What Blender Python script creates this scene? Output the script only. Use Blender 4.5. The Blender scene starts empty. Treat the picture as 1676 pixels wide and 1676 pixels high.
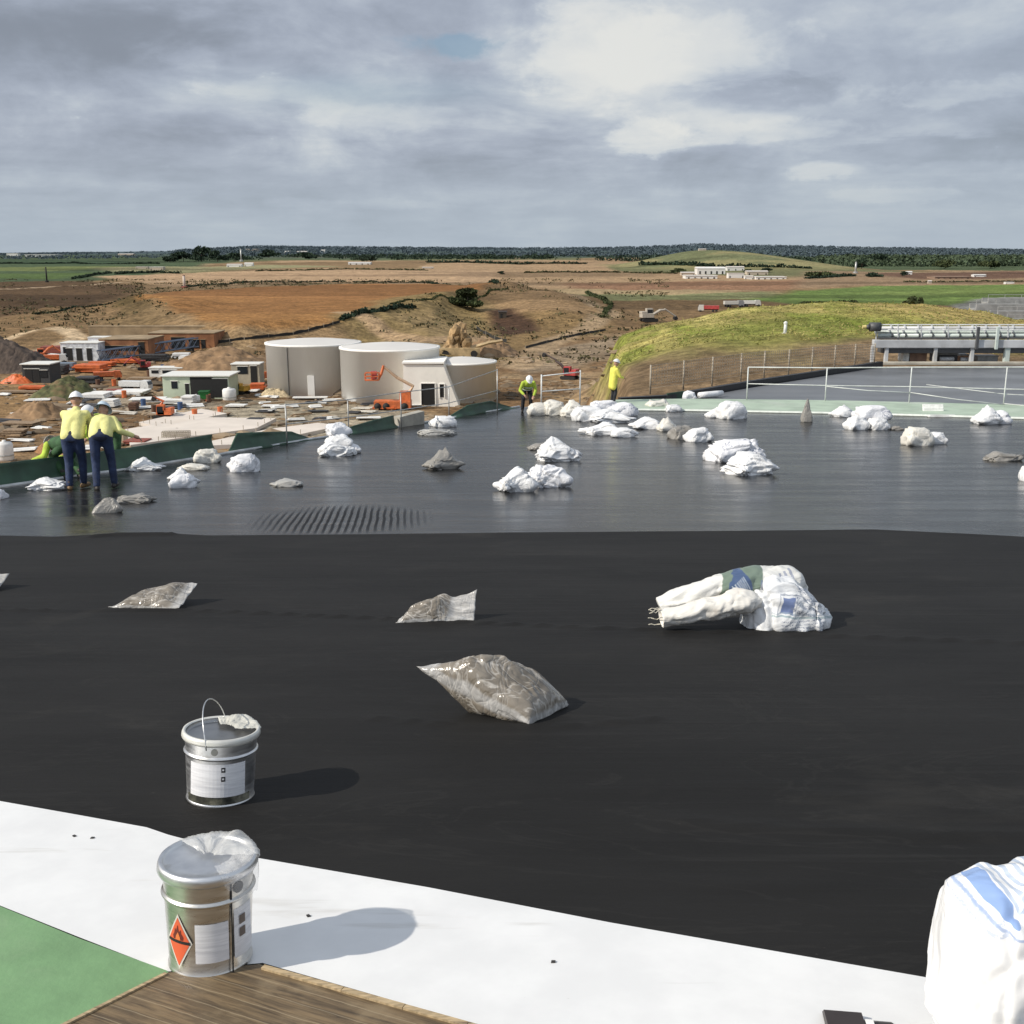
import bpy, bmesh, math, random
import numpy as np
from mathutils import Vector, Matrix, noise as mn
R = math.radians
random.seed(7)
C = bpy.context.scene.collection
# ------------------------------------------------------------------ camera model and placing helpers
F = 1797.0; T0 = math.atan(428 / F); CZ = 1.70
RB, RC = .1417, -.001078                      # roof falls away from the viewer: z = -(RB*y + RC*y*y)
def roof_z(y): return -(RB * y + RC * y * y)
def ray(px, py):
    v = (838 - py) / F
    return Vector(((px - 838) / F, math.cos(T0) + v * math.sin(T0), -math.sin(T0) + v * math.cos(T0)))
def roof(px, py, dz=0.0):
    r = ray(px, py); a2 = RC * r.y * r.y; a1 = r.z + RB * r.y
    t = (-a1 - math.sqrt(a1 * a1 - 4 * a2 * (CZ - dz))) / (2 * a2)
    return Vector((0, 0, CZ)) + r * t
def atz(px, py, z):
    r = ray(px, py); return Vector((0, 0, CZ)) + r * ((z - CZ) / r.z)
def aty(px, py, y):
    r = ray(px, py); return Vector((0, 0, CZ)) + r * (y / r.y)
def mpp(p):                                   # metres per photo pixel at a point
    return (p.y * math.cos(T0) - (p.z - CZ) * math.sin(T0)) / F
def lin(c):
    return tuple(((v / 255 + .055) / 1.055) ** 2.4 if v > 10 else v / 255 / 12.92 for v in c)
# ------------------------------------------------------------------ materials
class NT:
    def __init__(s, tree): s.t = tree
    def n(s, typ, **kw):
        nd = s.t.nodes.new(typ)
        for k, v in kw.items():
            if k.startswith('i_'):
                key = k[2:]
                key = int(key) if key.isdigit() else key.replace('_', ' ')
                if hasattr(v, 'is_linked') or isinstance(v, bpy.types.NodeSocket): s.t.links.new(v, nd.inputs[key])
                else: nd.inputs[key].default_value = v
            else: setattr(nd, k, v)
        return nd
    def link(s, a, b): s.t.links.new(a, b)
    def math(s, op, a, b=0.0, c=None, clamp=False):
        nd = s.t.nodes.new('ShaderNodeMath'); nd.operation = op; nd.use_clamp = clamp
        for i, v in enumerate((a, b) if c is None else (a, b, c)):
            if isinstance(v, bpy.types.NodeSocket): s.t.links.new(v, nd.inputs[i])
            else: nd.inputs[i].default_value = v
        return nd.outputs[0]
    def mix(s, f, a, b, blend='MIX'):
        nd = s.t.nodes.new('ShaderNodeMix'); nd.data_type = 'RGBA'; nd.blend_type = blend
        for i, v in ((0, f), (6, a), (7, b)):
            if isinstance(v, bpy.types.NodeSocket): s.t.links.new(v, nd.inputs[i])
            else: nd.inputs[i].default_value = v if i == 0 else (v[0], v[1], v[2], 1)
        return nd.outputs[2]
    def smooth(s, v, a, b, lo=0., hi=1.):
        nd = s.t.nodes.new('ShaderNodeMapRange'); nd.interpolation_type = 'SMOOTHSTEP'
        s.t.links.new(v, nd.inputs[0]); nd.inputs[1].default_value = a; nd.inputs[2].default_value = b
        nd.inputs[3].default_value = lo; nd.inputs[4].default_value = hi
        return nd.outputs[0]
    def noise(s, vec, scale, detail=4, rough=.55, dist=0.):
        nd = s.n('ShaderNodeTexNoise'); nd.inputs['Scale'].default_value = scale; nd.inputs['Detail'].default_value = detail
        nd.inputs['Roughness'].default_value = rough; nd.inputs['Distortion'].default_value = dist
        if vec is not None: s.link(vec, nd.inputs['Vector'])
        return nd.outputs[0]
    def mapping(s, vec, scale=(1, 1, 1), loc=(0, 0, 0), rot=(0, 0, 0)):
        nd = s.n('ShaderNodeMapping'); s.link(vec, nd.inputs[0])
        nd.inputs[1].default_value = loc; nd.inputs[2].default_value = rot; nd.inputs[3].default_value = scale
        return nd.outputs[0]
def new_mat(name):
    m = bpy.data.materials.new(name); m.use_nodes = True
    t = NT(m.node_tree); b = m.node_tree.nodes['Principled BSDF']
    return m, t, b
MC = {}
def mat(name, col, rough=.7, metal=0., var=.15, scale=6., bump=.0, bscale=30., dirt=None, alpha=1., spec=.5, stretch=(1, 1, 1)):
    if name in MC: return MC[name]
    m, t, b = new_mat(name)
    tc = t.n('ShaderNodeTexCoord').outputs['Object']
    v = t.mapping(tc, stretch)
    f = t.noise(v, scale, 5)
    f = t.smooth(f, .3, .7)
    lo = [max(0, c * (1 - var)) for c in col]; hi = [min(1, c * (1 + var)) for c in col]
    c = t.mix(f, lo, hi)
    if dirt:
        f2 = t.smooth(t.noise(v, scale * .45, 6, .65), .5, .72)
        c = t.mix(t.math('MULTIPLY', f2, dirt[1]), c, dirt[0])
    t.link(c, b.inputs['Base Color'])
    b.inputs['Roughness'].default_value = rough; b.inputs['Metallic'].default_value = metal
    b.inputs['Specular IOR Level'].default_value = spec
    b.inputs['Alpha'].default_value = alpha
    if bump:
        bn = t.n('ShaderNodeBump'); bn.inputs['Strength'].default_value = bump; bn.inputs['Distance'].default_value = .02
        t.link(t.noise(v, bscale, 5), bn.inputs['Height']); t.link(bn.outputs[0], b.inputs['Normal'])
    MC[name] = m
    return m
# ------------------------------------------------------------------ mesh helpers
class MB:
    def __init__(s): s.v = []; s.f = []
    def add(s, vs, fs):
        k = len(s.v); s.v += [tuple(v) for v in vs]; s.f += [tuple(i + k for i in f) for f in fs]; return s
    def box(s, c, d, rz=0., rx=0., ry=0.):
        M = Matrix.Translation(c) @ Matrix.Rotation(rz, 4, 'Z') @ Matrix.Rotation(ry, 4, 'Y') @ Matrix.Rotation(rx, 4, 'X')
        h = [x / 2 for x in d]; b = min(.02, min(d) * .18)
        vs = []; 
        bm = bmesh.new(); bmesh.ops.create_cube(bm, size=1)
        for v in bm.verts: v.co = Vector((v.co.x * d[0], v.co.y * d[1], v.co.z * d[2]))
        bmesh.ops.bevel(bm, geom=bm.edges[:], offset=b, segments=1, affect='EDGES')
        s.bm(bm, M); return s
    def bm(s, bm, M=None):
        bm.verts.index_update()
        vs = [(M @ v.co) if M else v.co.copy() for v in bm.verts]
        s.add(vs, [[v.index for v in f.verts] for f in bm.faces]); bm.free(); return s
    def tube(s, p0, p1, r0, r1=None, n=8, cap=True):
        r1 = r0 if r1 is None else r1
        return s.path([p0, p1], [r0, r1], n, cap)
    def path(s, pts, rad, n=8, cap=True, closed=False):
        pts = [Vector(p) for p in pts]
        if not isinstance(rad, (list, tuple)): rad = [rad] * len(pts)
        vs = []; fs = []; prev = None; m = len(pts)
        for i, p in enumerate(pts):
            if closed: d = pts[(i + 1) % m] - pts[i - 1]
            else: d = pts[min(i + 1, m - 1)] - pts[max(i - 1, 0)]
            d.normalize()
            if prev is None:
                a = Vector((0, 0, 1)) if abs(d.z) < .9 else Vector((1, 0, 0))
                u = d.cross(a).normalized()
            else: u = (prev - d * prev.dot(d)).normalized()
            prev = u; w = d.cross(u)
            for k in range(n):
                t = 2 * math.pi * k / n; vs.append(p + (u * math.cos(t) + w * math.sin(t)) * rad[i])
        for i in range(m if closed else m - 1):
            j = (i + 1) % m
            for k in range(n):
                fs.append((i * n + k, i * n + (k + 1) % n, j * n + (k + 1) % n, j * n + k))
        if cap and not closed: fs.append(tuple(range(n - 1, -1, -1))); fs.append(tuple((m - 1) * n + k for k in range(n)))
        return s.add(vs, fs)
    def lathe(s, prof, n=48, c=(0, 0, 0), cap0=True, cap1=True):
        vs = []; fs = []
        for r, z in prof:
            for k in range(n):
                t = 2 * math.pi * k / n; vs.append((c[0] + r * math.cos(t), c[1] + r * math.sin(t), c[2] + z))
        for i in range(len(prof) - 1):
            for k in range(n): fs.append((i * n + k, i * n + (k + 1) % n, (i + 1) * n + (k + 1) % n, (i + 1) * n + k))
        if cap0: fs.append(tuple(range(n - 1, -1, -1)))
        if cap1: fs.append(tuple((len(prof) - 1) * n + k for k in range(n)))
        return s.add(vs, fs)
    def prism(s, poly, z0, z1):
        n = len(poly); zz0 = z0 if isinstance(z0, (list, tuple)) else [z0] * n; zz1 = z1 if isinstance(z1, (list, tuple)) else [z1] * n
        vs = [(p[0], p[1], zz0[i]) for i, p in enumerate(poly)] + [(p[0], p[1], zz1[i]) for i, p in enumerate(poly)]
        fs = [tuple(range(n - 1, -1, -1)), tuple(range(n, 2 * n))] + [(i, (i + 1) % n, n + (i + 1) % n, n + i) for i in range(n)]
        return s.add(vs, fs)
    def xprism(s, poly, x0, x1, M=None):              # polygon in (y,z) pushed along x
        n = len(poly); vs = [Vector((x0, p[0], p[1])) for p in poly] + [Vector((x1, p[0], p[1])) for p in poly]
        if M: vs = [M @ v for v in vs]
        fs = [tuple(range(n)), tuple(range(2 * n - 1, n - 1, -1))] + [(i, n + i, n + (i + 1) % n, (i + 1) % n) for i in range(n)]
        return s.add(vs, fs)
    def mesh(s, name, smooth=False):
        me = bpy.data.meshes.new(name); me.from_pydata(s.v, [], s.f); me.validate()
        bm = bmesh.new(); bm.from_mesh(me); bmesh.ops.recalc_face_normals(bm, faces=bm.faces); bm.to_mesh(me); bm.free()
        if smooth: me.polygons.foreach_set('use_smooth', [True] * len(me.polygons))
        return me
    def build(s, name, m, parent=None, smooth=False):
        return obj(name, s.mesh(name, smooth), m, parent)
def obj(name, me, m, parent=None):
    o = bpy.data.objects.new(name, me); C.objects.link(o)
    if m: me.materials.append(m)
    if parent: o.parent = parent
    return o
def tag(o, label=None, cat=None, group=None, kind=None):
    if label: o['label'] = label
    if cat: o['category'] = cat
    if group: o['group'] = group
    if kind: o['kind'] = kind
    return o
def thing(name, label, cat, loc=(0, 0, 0), rz=0., group=None):
    o = bpy.data.objects.new(name, None); C.objects.link(o); o.empty_display_size = .2
    o.location = loc; o.rotation_euler = (0, 0, rz)
    return tag(o, label, cat, group)
def dup(o, parent=None, loc=None, rz=None, label=None):
    c = o.copy(); C.objects.link(c)
    if parent: c.parent = parent
    if loc is not None: c.location = loc
    if rz is not None: c.rotation_euler = (0, 0, rz)
    if label: c['label'] = label
    for ch in list(o.children): dup(ch, c)
    return c
def struct(o): o['kind'] = 'structure'; return o
# ------------------------------------------------------------------ numpy noise
def vnoise(x, y, seed=0):
    xi = np.floor(x).astype(np.int64); yi = np.floor(y).astype(np.int64); fx = x - xi; fy = y - yi
    fx = fx * fx * (3 - 2 * fx); fy = fy * fy * (3 - 2 * fy)
    def h(a, b):
        n = (a * 374761393 + b * 668265263 + seed * 1274126177) & 0xffffffff
        n = ((n ^ (n >> 13)) * 1274126177) & 0xffffffff
        return ((n ^ (n >> 16)) & 0xffff) / 65535.0
    return (h(xi, yi) * (1 - fx) + h(xi + 1, yi) * fx) * (1 - fy) + (h(xi, yi + 1) * (1 - fx) + h(xi + 1, yi + 1) * fx) * fy
def fbm(x, y, seed=0, o=4, g=.5):
    s = 0; a = 1; t = 0
    for i in range(o):
        s = s + a * vnoise(x * 2 ** i, y * 2 ** i, seed + i); t += a; a *= g
    return s / t
def sstep(a, b, x):
    t = np.clip((x - a) / (b - a), 0, 1); return t * t * (3 - 2 * t)
def poly_sd(x, y, poly):                              # signed distance, + inside
    d = np.full(x.shape, 1e18); ins = np.zeros(x.shape, bool); n = len(poly)
    for i in range(n):
        ax, ay = poly[i]; bx, by = poly[(i + 1) % n]
        ex, ey = bx - ax, by - ay; t = np.clip(((x - ax) * ex + (y - ay) * ey) / (ex * ex + ey * ey + 1e-9), 0, 1)
        d = np.minimum(d, (x - ax - t * ex) ** 2 + (y - ay - t * ey) ** 2)
        c = ((ay > y) != (by > y)) & (x < (bx - ax) * (y - ay) / (by - ay + 1e-12) + ax); ins ^= c
    d = np.sqrt(d); return np.where(ins, d, -d)
def seg_d(x, y, pts):
    d = np.full(x.shape, 1e18)
    for (ax, ay), (bx, by) in zip(pts[:-1], pts[1:]):
        ex, ey = bx - ax, by - ay; t = np.clip(((x - ax) * ex + (y - ay) * ey) / (ex * ex + ey * ey + 1e-9), 0, 1)
        d = np.minimum(d, (x - ax - t * ex) ** 2 + (y - ay - t * ey) ** 2)
    return np.sqrt(d)
ZP = -17.0
def W(pts, z=ZP): return [tuple(atz(px, py, z)[:2]) for px, py in pts]
FIELD = W([(222, 487), (250, 479), (400, 470), (560, 464), (740, 465), (822, 469), (760, 480), (690, 494), (600, 518), (480, 527), (385, 531), (290, 512)], -12.5)
HILL1 = W([(590, 528), (650, 500), (740, 486), (800, 500), (800, 545), (720, 575), (610, 560)], -14)
HILL2 = W([(790, 480), (900, 477), (975, 494), (985, 515), (900, 520), (800, 512)], -15)
BANK = W([(0, 520), (60, 505), (200, 500), (330, 520), (250, 545), (60, 548)], -15.5)
UC = [-.02, .085, .097, .118, .146, .2, .285, .368, .424, .452, .6, 1.5]
PYC = [640, 580, 558, 543, 527, 508, 497, 497, 511, 527, 535, 540]
YC = 108.0
ZC = [aty(838 + u * F, p, YC).z for u, p in zip(UC, PYC)]
def terr(x, y):
    x = np.asarray(x, float); y = np.asarray(y, float)
    d = np.hypot(x, y)
    z = ZP + (fbm(x / 14, y / 14, 3) - .5) * 1.0 * sstep(60, 200, d) + (fbm(x / 130, y / 130, 9) - .5) * 3.2 * sstep(150, 350, d) + (fbm(x / 3.5, y / 3.5, 5) - .5) * .5
    z = z + (fbm(x / 600, y / 700, 12, 3) - .5) * 9 * sstep(500, 1500, d)
    # levelled site around the tanks
    w = sstep(300, 180, d); z = z * (1 - .75 * w) + ZP * .75 * w
    sd = poly_sd(x, y, FIELD); z = z + (ZP + 4.7 - z + (fbm(x / 40, y / 40, 8) - .5) * .8) * sstep(-16, 6, sd + (fbm(x / 12, y / 12, 4) - .5) * 10)
    sd = poly_sd(x, y, HILL1); z = z + (3.6 * sstep(-8, 26, sd) + .9 * (fbm(x / 9, y / 9, 6) - .5)) * sstep(-10, 0, sd)
    sd = poly_sd(x, y, HILL2); z = z + 3.2 * sstep(-14, 16, sd + (fbm(x / 14, y / 14, 14) - .5) * 14)
    sd = poly_sd(x, y, BANK); z = z + 2.2 * sstep(-14, 12, sd + (fbm(x / 14, y / 14, 24) - .5) * 14)
    # wooded ground climbing to the skyline
    u = x / np.maximum(y, 1)
    sky = 1.7 + 3.9 * (410 - np.interp(838 + u * F, [-400, 0, 300, 420, 560, 700, 850, 1000, 1100, 1140, 1180, 1300, 1400, 1676, 2200], [412, 413, 409, 403, 404, 405, 405.5, 405, 402, 399, 401, 402.5, 405, 409, 409])) - 9 + 5 * (fbm(u * 30 + 3, u * 0 + .5, 31, 3) - .5)
    z = z + (sky - z) * sstep(3600, 7000, d)
    # far green hill
    gx, gy = atz(1185, 420, -5)[:2]; z = np.maximum(z, -20 + 20.5 * np.exp(-(((x - gx * 1.0) / 105) ** 2 + ((y - gy) / 230) ** 2)) + 3 * np.exp(-(((x - gx + 40) / 40) ** 2 + ((y - gy) / 100) ** 2)))
    # near grass mound on the right
    zc = np.interp(u, UC, ZC) + (fbm(x / 9, y / 30, 41) - .5) * .9
    zf = -6.9
    t = np.clip((y - 52) / (YC - 52), 0, 1); front = zf + (zc - zf) * np.sin(t * math.pi / 2) ** 1.25
    back = zc - 15 * sstep(0, 95, y - YC)
    m = np.where(y < YC, front, back) + (fbm(x / 2.2, y / 2.2, 44) - .5) * .35
    wu = sstep(.055, .105, u + .03 * (fbm(x / 8, y / 8, 47) - .5)) * sstep(260, 190, y)
    z = np.where(m > z, z + (m - z) * wu, z)
    return z
YS = np.geomspace(52, 9500, 420)
def site(px, py, dz=0.):                              # first point where the sight line meets the ground
    r = ray(px, py); t = YS / r.y; zr = CZ + t * r.z; df = zr - terr(t * r.x, YS); k = np.nonzero(df < 0)[0]
    if len(k) == 0: y = 6500.0
    elif k[0] == 0: y = YS[0]
    else:
        a, b = k[0] - 1, k[0]
        ys = np.linspace(YS[a], YS[b], 12); t = ys / r.y; d2 = CZ + t * r.z - terr(t * r.x, ys); q = np.nonzero(d2 < 0)[0]; q = q[0] if len(q) else 11; q = max(q, 1)
        y = ys[q - 1] + (ys[q] - ys[q - 1]) * d2[q - 1] / (d2[q - 1] - d2[q] + 1e-9)
    x = r.x / r.y * y; return Vector((x, y, float(terr(x, y)) + dz))
def ground(x, y, dz=0.): return Vector((x, y, float(terr(x, y)) + dz))
# ------------------------------------------------------------------ TERRAIN
def build_terrain():
    fine = np.linspace(-.50, .50, 820); az = np.concatenate([np.linspace(-1.35, -.51, 70), fine, np.linspace(.51, 1.35, 70)])
    rr = np.concatenate([np.linspace(6, 44, 12), np.geomspace(46, 11000, 640)])
    A, D = np.meshgrid(az, rr); X = D * np.sin(A); Y = D * np.cos(A); Z = terr(X, Y)
    Z = np.where(D > 10500, Z - 60, Z)
    nr, na = X.shape
    V = np.stack([X, Y, Z], -1).reshape(-1, 3)
    i = np.arange(nr - 1)[:, None] * na + np.arange(na - 1)[None, :]
    Q = np.stack([i, i + 1, i + na + 1, i + na], -1).reshape(-1, 4)
    me = bpy.data.meshes.new('ground'); me.vertices.add(len(V)); me.vertices.foreach_set('co', V.ravel())
    me.loops.add(Q.size); me.loops.foreach_set('vertex_index', Q.ravel().astype(np.int32))
    me.polygons.add(len(Q)); me.polygons.foreach_set('loop_start', np.arange(0, Q.size, 4, dtype=np.int32)); me.polygons.foreach_set('loop_total', np.full(len(Q), 4, np.int32))
    me.polygons.foreach_set('use_smooth', np.ones(len(Q), bool)); me.update(); me.validate()
    x, y, z = X, Y, Z; d = D; u = x / np.maximum(y, 1)
    col = np.zeros(X.shape + (3,))
    def put(mask, c): 
        c = np.array(lin(c)); col[:] = col * (1 - mask[..., None]) + c * mask[..., None]
    wob = (fbm(x / (8 + d * .02), y / (8 + d * .02), 61) - .5)
    col[:] = lin((142, 113, 78))
    put(sstep(.35, .65, fbm(x / 22, y / 22, 71)) * .7, (112, 84, 54))
    put(sstep(.5, .7, fbm(x / 9, y / 14, 72)) * .6, (172, 146, 108))
    far = sstep(230, 320, d)
    put(far * .9, (124, 99, 66)); put(far * sstep(.45, .6, fbm(x / 60, y / 90, 73)) * .75, (100, 78, 52))
    put(sstep(480, 600, d), (138, 112, 78))
    put(sstep(480, 600, d) * sstep(.48, .54, fbm(x / 160, y / 420, 74)), (168, 138, 102))
    put(sstep(750, 900, d) * sstep(.50, .55, fbm(x / 260, y / 800, 75)), (112, 112, 74))
    put(sstep(1300, 1700, d) * sstep(.42, .48, fbm(x / 500, y / 900, 76)), (92, 104, 72))
    put(sstep(1300, 1700, d) * sstep(.60, .64, fbm(x / 700, y / 600, 79)), (160, 148, 112))
    put(sstep(2400, 3600, d), (76, 92, 80)); put(sstep(4200, 6000, d), (74, 90, 96))  # farthest ground goes bluish: distance haze painted into its colour
    def P(pts, c, s=1., zz=ZP, soft=3., wb=0.):
        sd = poly_sd(x, y, W(pts, zz)); so = soft * np.maximum(1, d / 300)
        put(sstep(-so, so, sd + wob * wb * np.maximum(1, d / 200)) * s, c)
    P([(-400, 417), (250, 419), (400, 424), (330, 437), (260, 447), (120, 462), (-400, 478)], (76, 92, 62))
    P([(-400, 425), (120, 424), (250, 429), (100, 433), (-400, 436)], (64, 84, 58))
    P([(-400, 438), (180, 437), (240, 440), (60, 446), (-400, 448)], (108, 118, 66))
    P([(-400, 449), (60, 449), (170, 447), (100, 455), (-400, 458)], (84, 104, 54))
    P([(150, 441), (420, 436), (560, 438), (300, 446), (190, 447)], (146, 140, 100))
    P([(160, 452), (300, 447), (560, 440), (812, 443), (828, 455), (800, 463), (560, 461), (270, 470), (240, 463)], (178, 146, 110))
    P([(-400, 472), (120, 458), (230, 468), (225, 482), (140, 500), (40, 520), (-400, 560)], (96, 74, 50))
    P([(-60, 524), (120, 505), (215, 482), (330, 520), (260, 545), (60, 552), (-200, 560)], (128, 102, 68), 1, -15, 4, 6)
    P([(170, 520), (216, 484), (240, 492), (300, 524), (250, 530)], (92, 76, 44), 1, -13.5, 2, 5)
    sd = poly_sd(x, y, FIELD); put(sstep(-30, 4, sd + wob * 20) * sstep(330, 240, y), (150, 122, 84))
    put(sstep(-3, 3, sd + wob * 8), (158, 112, 58)); put(sstep(-3, 3, sd) * sstep(.45, .62, fbm(x / 50, y / 70, 81)) * .6, (142, 98, 52))
    put(sstep(-3, 3, sd) * sstep(300, 380, y) * .6, (172, 118, 66))
    P([(560, 528), (640, 500), (740, 485), (830, 495), (830, 560), (720, 580), (600, 565)], (138, 116, 72), 1, -14, 4, 8)
    P([(640, 530), (700, 520), (800, 528), (800, 560), (720, 562)], (150, 126, 84), .8, -15, 3, 5)
    P([(800, 480), (900, 476), (985, 496), (1000, 515), (930, 520), (810, 518)], (152, 122, 84), 1, -15, 4, 5)
    P([(800, 524), (960, 528), (1000, 518), (1010, 540), (900, 560), (800, 580)], (134, 108, 68), 1, ZP, 4, 8)
    P([(800, 520), (830, 518), (885, 537), (820, 548)], (82, 60, 44), 1, ZP, 2, 3)
    P([(820, 596), (900, 572), (1010, 552), (1030, 575), (950, 600), (860, 615)], (150, 130, 104), .9, ZP, 2, 4)
    P([(840, 440), (960, 444), (1110, 446), (1300, 458), (1330, 468), (960, 468), (826, 462)], (166, 136, 100))
    P([(920, 463), (1330, 458), (1340, 468), (1200, 477), (940, 474)], (150, 112, 82))
    P([(930, 482), (1250, 475), (1280, 484), (1230, 492), (1000, 498)], (132, 134, 88), 1, ZP, 4, 4)
    P([(900, 474), (1240, 472), (1150, 480), (930, 484)], (170, 146, 106))
    P([(1215, 494), (1300, 474), (1420, 468), (1900, 465), (1900, 503), (1500, 505), (1330, 505)], (104, 126, 58))
    P([(1380, 476), (1800, 470), (1800, 478), (1480, 482)], (118, 136, 66), .8)
    P([(1320, 446), (1900, 440), (1900, 465), (1420, 467), (1300, 470)], (148, 122, 92))
    P([(1420, 449), (1640, 444), (1900, 446), (1900, 456), (1500, 458)], (112, 84, 66))
    P([(1290, 424), (1500, 424), (1900, 426), (1900, 441), (1400, 441), (1330, 436)], (78, 92, 62))
    P([(1560, 505), (1600, 488), (1900, 480), (1900, 560), (1660, 535)], (128, 128, 122), 1, ZP, 2, 2)
    P([(380, 655), (480, 655), (680, 668), (720, 690), (560, 720), (420, 740), (330, 690)], (156, 144, 122), 1, ZP, 1.5, 2)
    P([(120, 655), (260, 648), (380, 660), (360, 680), (150, 672)], (168, 154, 132), .8, ZP, 1.5, 3)
    P([(-50, 630), (90, 622), (150, 650), (100, 690), (-50, 700)], (150, 118, 76), .8, ZP, 2, 4)
    # tracks
    for pts, wd, c in (([(0, 473), (120, 467), (290, 460), (420, 456)], 2.2, (188, 162, 130)), ([(830, 472), (900, 480), (1000, 520), (900, 560), (850, 600)], 3, (164, 138, 104)),
                       ([(560, 545), (640, 560), (700, 575), (800, 555)], 2.4, (172, 142, 104)), ([(0, 560), (80, 548), (130, 560), (60, 575)], 2, (190, 164, 128))):
        put(sstep(1.5, .6, seg_d(x, y, W(pts)) / wd * 1.0 / np.maximum(1, d / 500)), c)
    gx, gy = atz(1185, 420, -5)[:2]
    gm = np.exp(-(((x - gx) / 120) ** 2 + ((y - gy) / 240) ** 2)); put(sstep(.2, .4, gm), (146, 138, 92)); put(sstep(.2, .4, gm) * sstep(.45, .6, fbm(x / 60, y / 60, 88)), (112, 116, 78))
    # mound
    mm = sstep(.07, .1, u + .03 * wob) * sstep(178, 160, y)
    t = sstep(76, 90, y + wob * 18 - 3 * sstep(.18, .4, u))
    put(mm, (124, 102, 74)); g = mm * t
    put(g, (164, 152, 84)); put(g * sstep(.46, .6, fbm(x / 5, y / 16, 91)) * .8, (118, 130, 44)); put(g * sstep(.5, .65, fbm(x / 3, y / 20, 92)) * .6, (182, 166, 100))
    put(g * sstep(.26, .36, u) * sstep(88, 98, y) * .8, (168, 146, 86)); put(g * sstep(.15, .2, u) * sstep(.36, .28, u) * sstep(100, 88, y) * .7, (112, 128, 42))
    k = .74 + .42 * fbm(x / 2.5, y / 6, 95, 3); lum = col @ np.array([.3, .55, .15]); sat = np.where(g > .3, .92, .88)[..., None]; col = lum[..., None] * (1 - sat) + col * sat; k = k * np.where(d > 330, .80 + .40 * fbm(x / 260, y / 42, 96, 4), 1) * np.where(d > 330, 1 - .35 * sstep(.60, .66, fbm(x / 340, y / 55, 99, 3)), 1); col *= k[..., None]
    ca = me.color_attributes.new('Col', 'FLOAT_COLOR', 'POINT')
    ca.data.foreach_set('color', np.concatenate([col.reshape(-1, 3), np.ones((nr * na, 1))], 1).astype(np.float32).ravel())
    m, t, b = new_mat('earth')
    at = t.n('ShaderNodeAttribute', attribute_name='Col').outputs[0]; tc = t.n('ShaderNodeTexCoord').outputs['Object']
    n1 = t.smooth(t.noise(tc, .9, 6, .7), .28, .72, .55, 1.4); n2 = t.smooth(t.noise(t.mapping(tc, (.12, .4, .3)), 1, 4, .65), .3, .7, .72, 1.24)
    c = t.n('ShaderNodeVectorMath', operation='SCALE'); t.link(at, c.inputs[0]); t.link(t.math('MULTIPLY', n1, n2), c.inputs['Scale'])
    t.link(c.outputs[0], b.inputs['Base Color']); b.inputs['Roughness'].default_value = .95; b.inputs['Specular IOR Level'].default_value = .1
    bn = t.n('ShaderNodeBump'); bn.inputs['Strength'].default_value = .9; bn.inputs['Distance'].default_value = .5
    t.link(t.noise(tc, .8, 5, .7), bn.inputs['Height']); t.link(bn.outputs[0], b.inputs['Normal'])
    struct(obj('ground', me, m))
build_terrain()
# ------------------------------------------------------------------ ROOF
def sheet(name, pts, dz, m, step=.4, zf=None):
    bm = bmesh.new(); f = bm.faces.new([bm.verts.new((p[0], p[1], 0)) for p in pts])
    if f.normal.z < 0: f.normal_flip()
    y0 = min(p[1] for p in pts); y1 = max(p[1] for p in pts); y = math.floor(y0 / step) * step
    while y < y1:
        bmesh.ops.bisect_plane(bm, geom=bm.verts[:] + bm.edges[:] + bm.faces[:], plane_co=(0, y, 0), plane_no=(0, 1, 0)); y += step
    for v in bm.verts: v.co.z = (roof_z(v.co.y) if zf is None else zf(v.co)) + dz
    bmesh.ops.recalc_face_normals(bm, faces=bm.faces)
    if sum(f.normal.z for f in bm.faces) < 0: bmesh.ops.reverse_faces(bm, faces=bm.faces)
    me = bpy.data.meshes.new(name); bm.to_mesh(me); bm.free()
    return obj(name, me, m)
def rp(*pts): return [roof(px, py)[:2] for px, py in pts]
EL = [roof(-90, 817), roof(0, 799), roof(110, 783), roof(220, 768), roof(360, 745), roof(500, 721), roof(655, 699), roof(760, 681), roof(850, 666)]
e0 = EL[0]; e1 = EL[2]; dirl = (e0 - e1).normalized(); enear = e0 + dirl * ((e0.y + 6) / -dirl.y)
K = [roof(1000, 662), roof(1120, 660), roof(1380, 664), roof(1700, 672)]
roof_poly = [(-5.0 + enear.x * 0 + min(enear.x, -4), -6)] + [tuple(p[:2]) for p in EL] + [tuple(p[:2]) for p in K] + [(K[-1].x + 9, K[-1].y - 9), (K[-1].x + 9, -6)]
mw = mat('slab_concrete', (.36, .34, .31), .9, var=.2, scale=1.5)
def build_roof():
    bm = bmesh.new(); f = bm.faces.new([bm.verts.new((p[0], p[1], 0)) for p in roof_poly])
    for k in range(-12, 100):
        bmesh.ops.bisect_plane(bm, geom=bm.verts[:] + bm.edges[:] + bm.faces[:], plane_co=(0, k * .5, 0), plane_no=(0, 1, 0))
    r = bmesh.ops.extrude_face_region(bm, geom=bm.faces[:])
    low = [g for g in r['geom'] if isinstance(g, bmesh.types.BMVert)]
    lows = set(low)
    for v in bm.verts: v.co.z = -19 if v in lows else roof_z(v.co.y) - .006
    bmesh.ops.recalc_face_normals(bm, faces=bm.faces)
    me = bpy.data.meshes.new('roof_slab'); bm.to_mesh(me); bm.free()
    struct(obj('roof_slab', me, mw))
build_roof()
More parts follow.
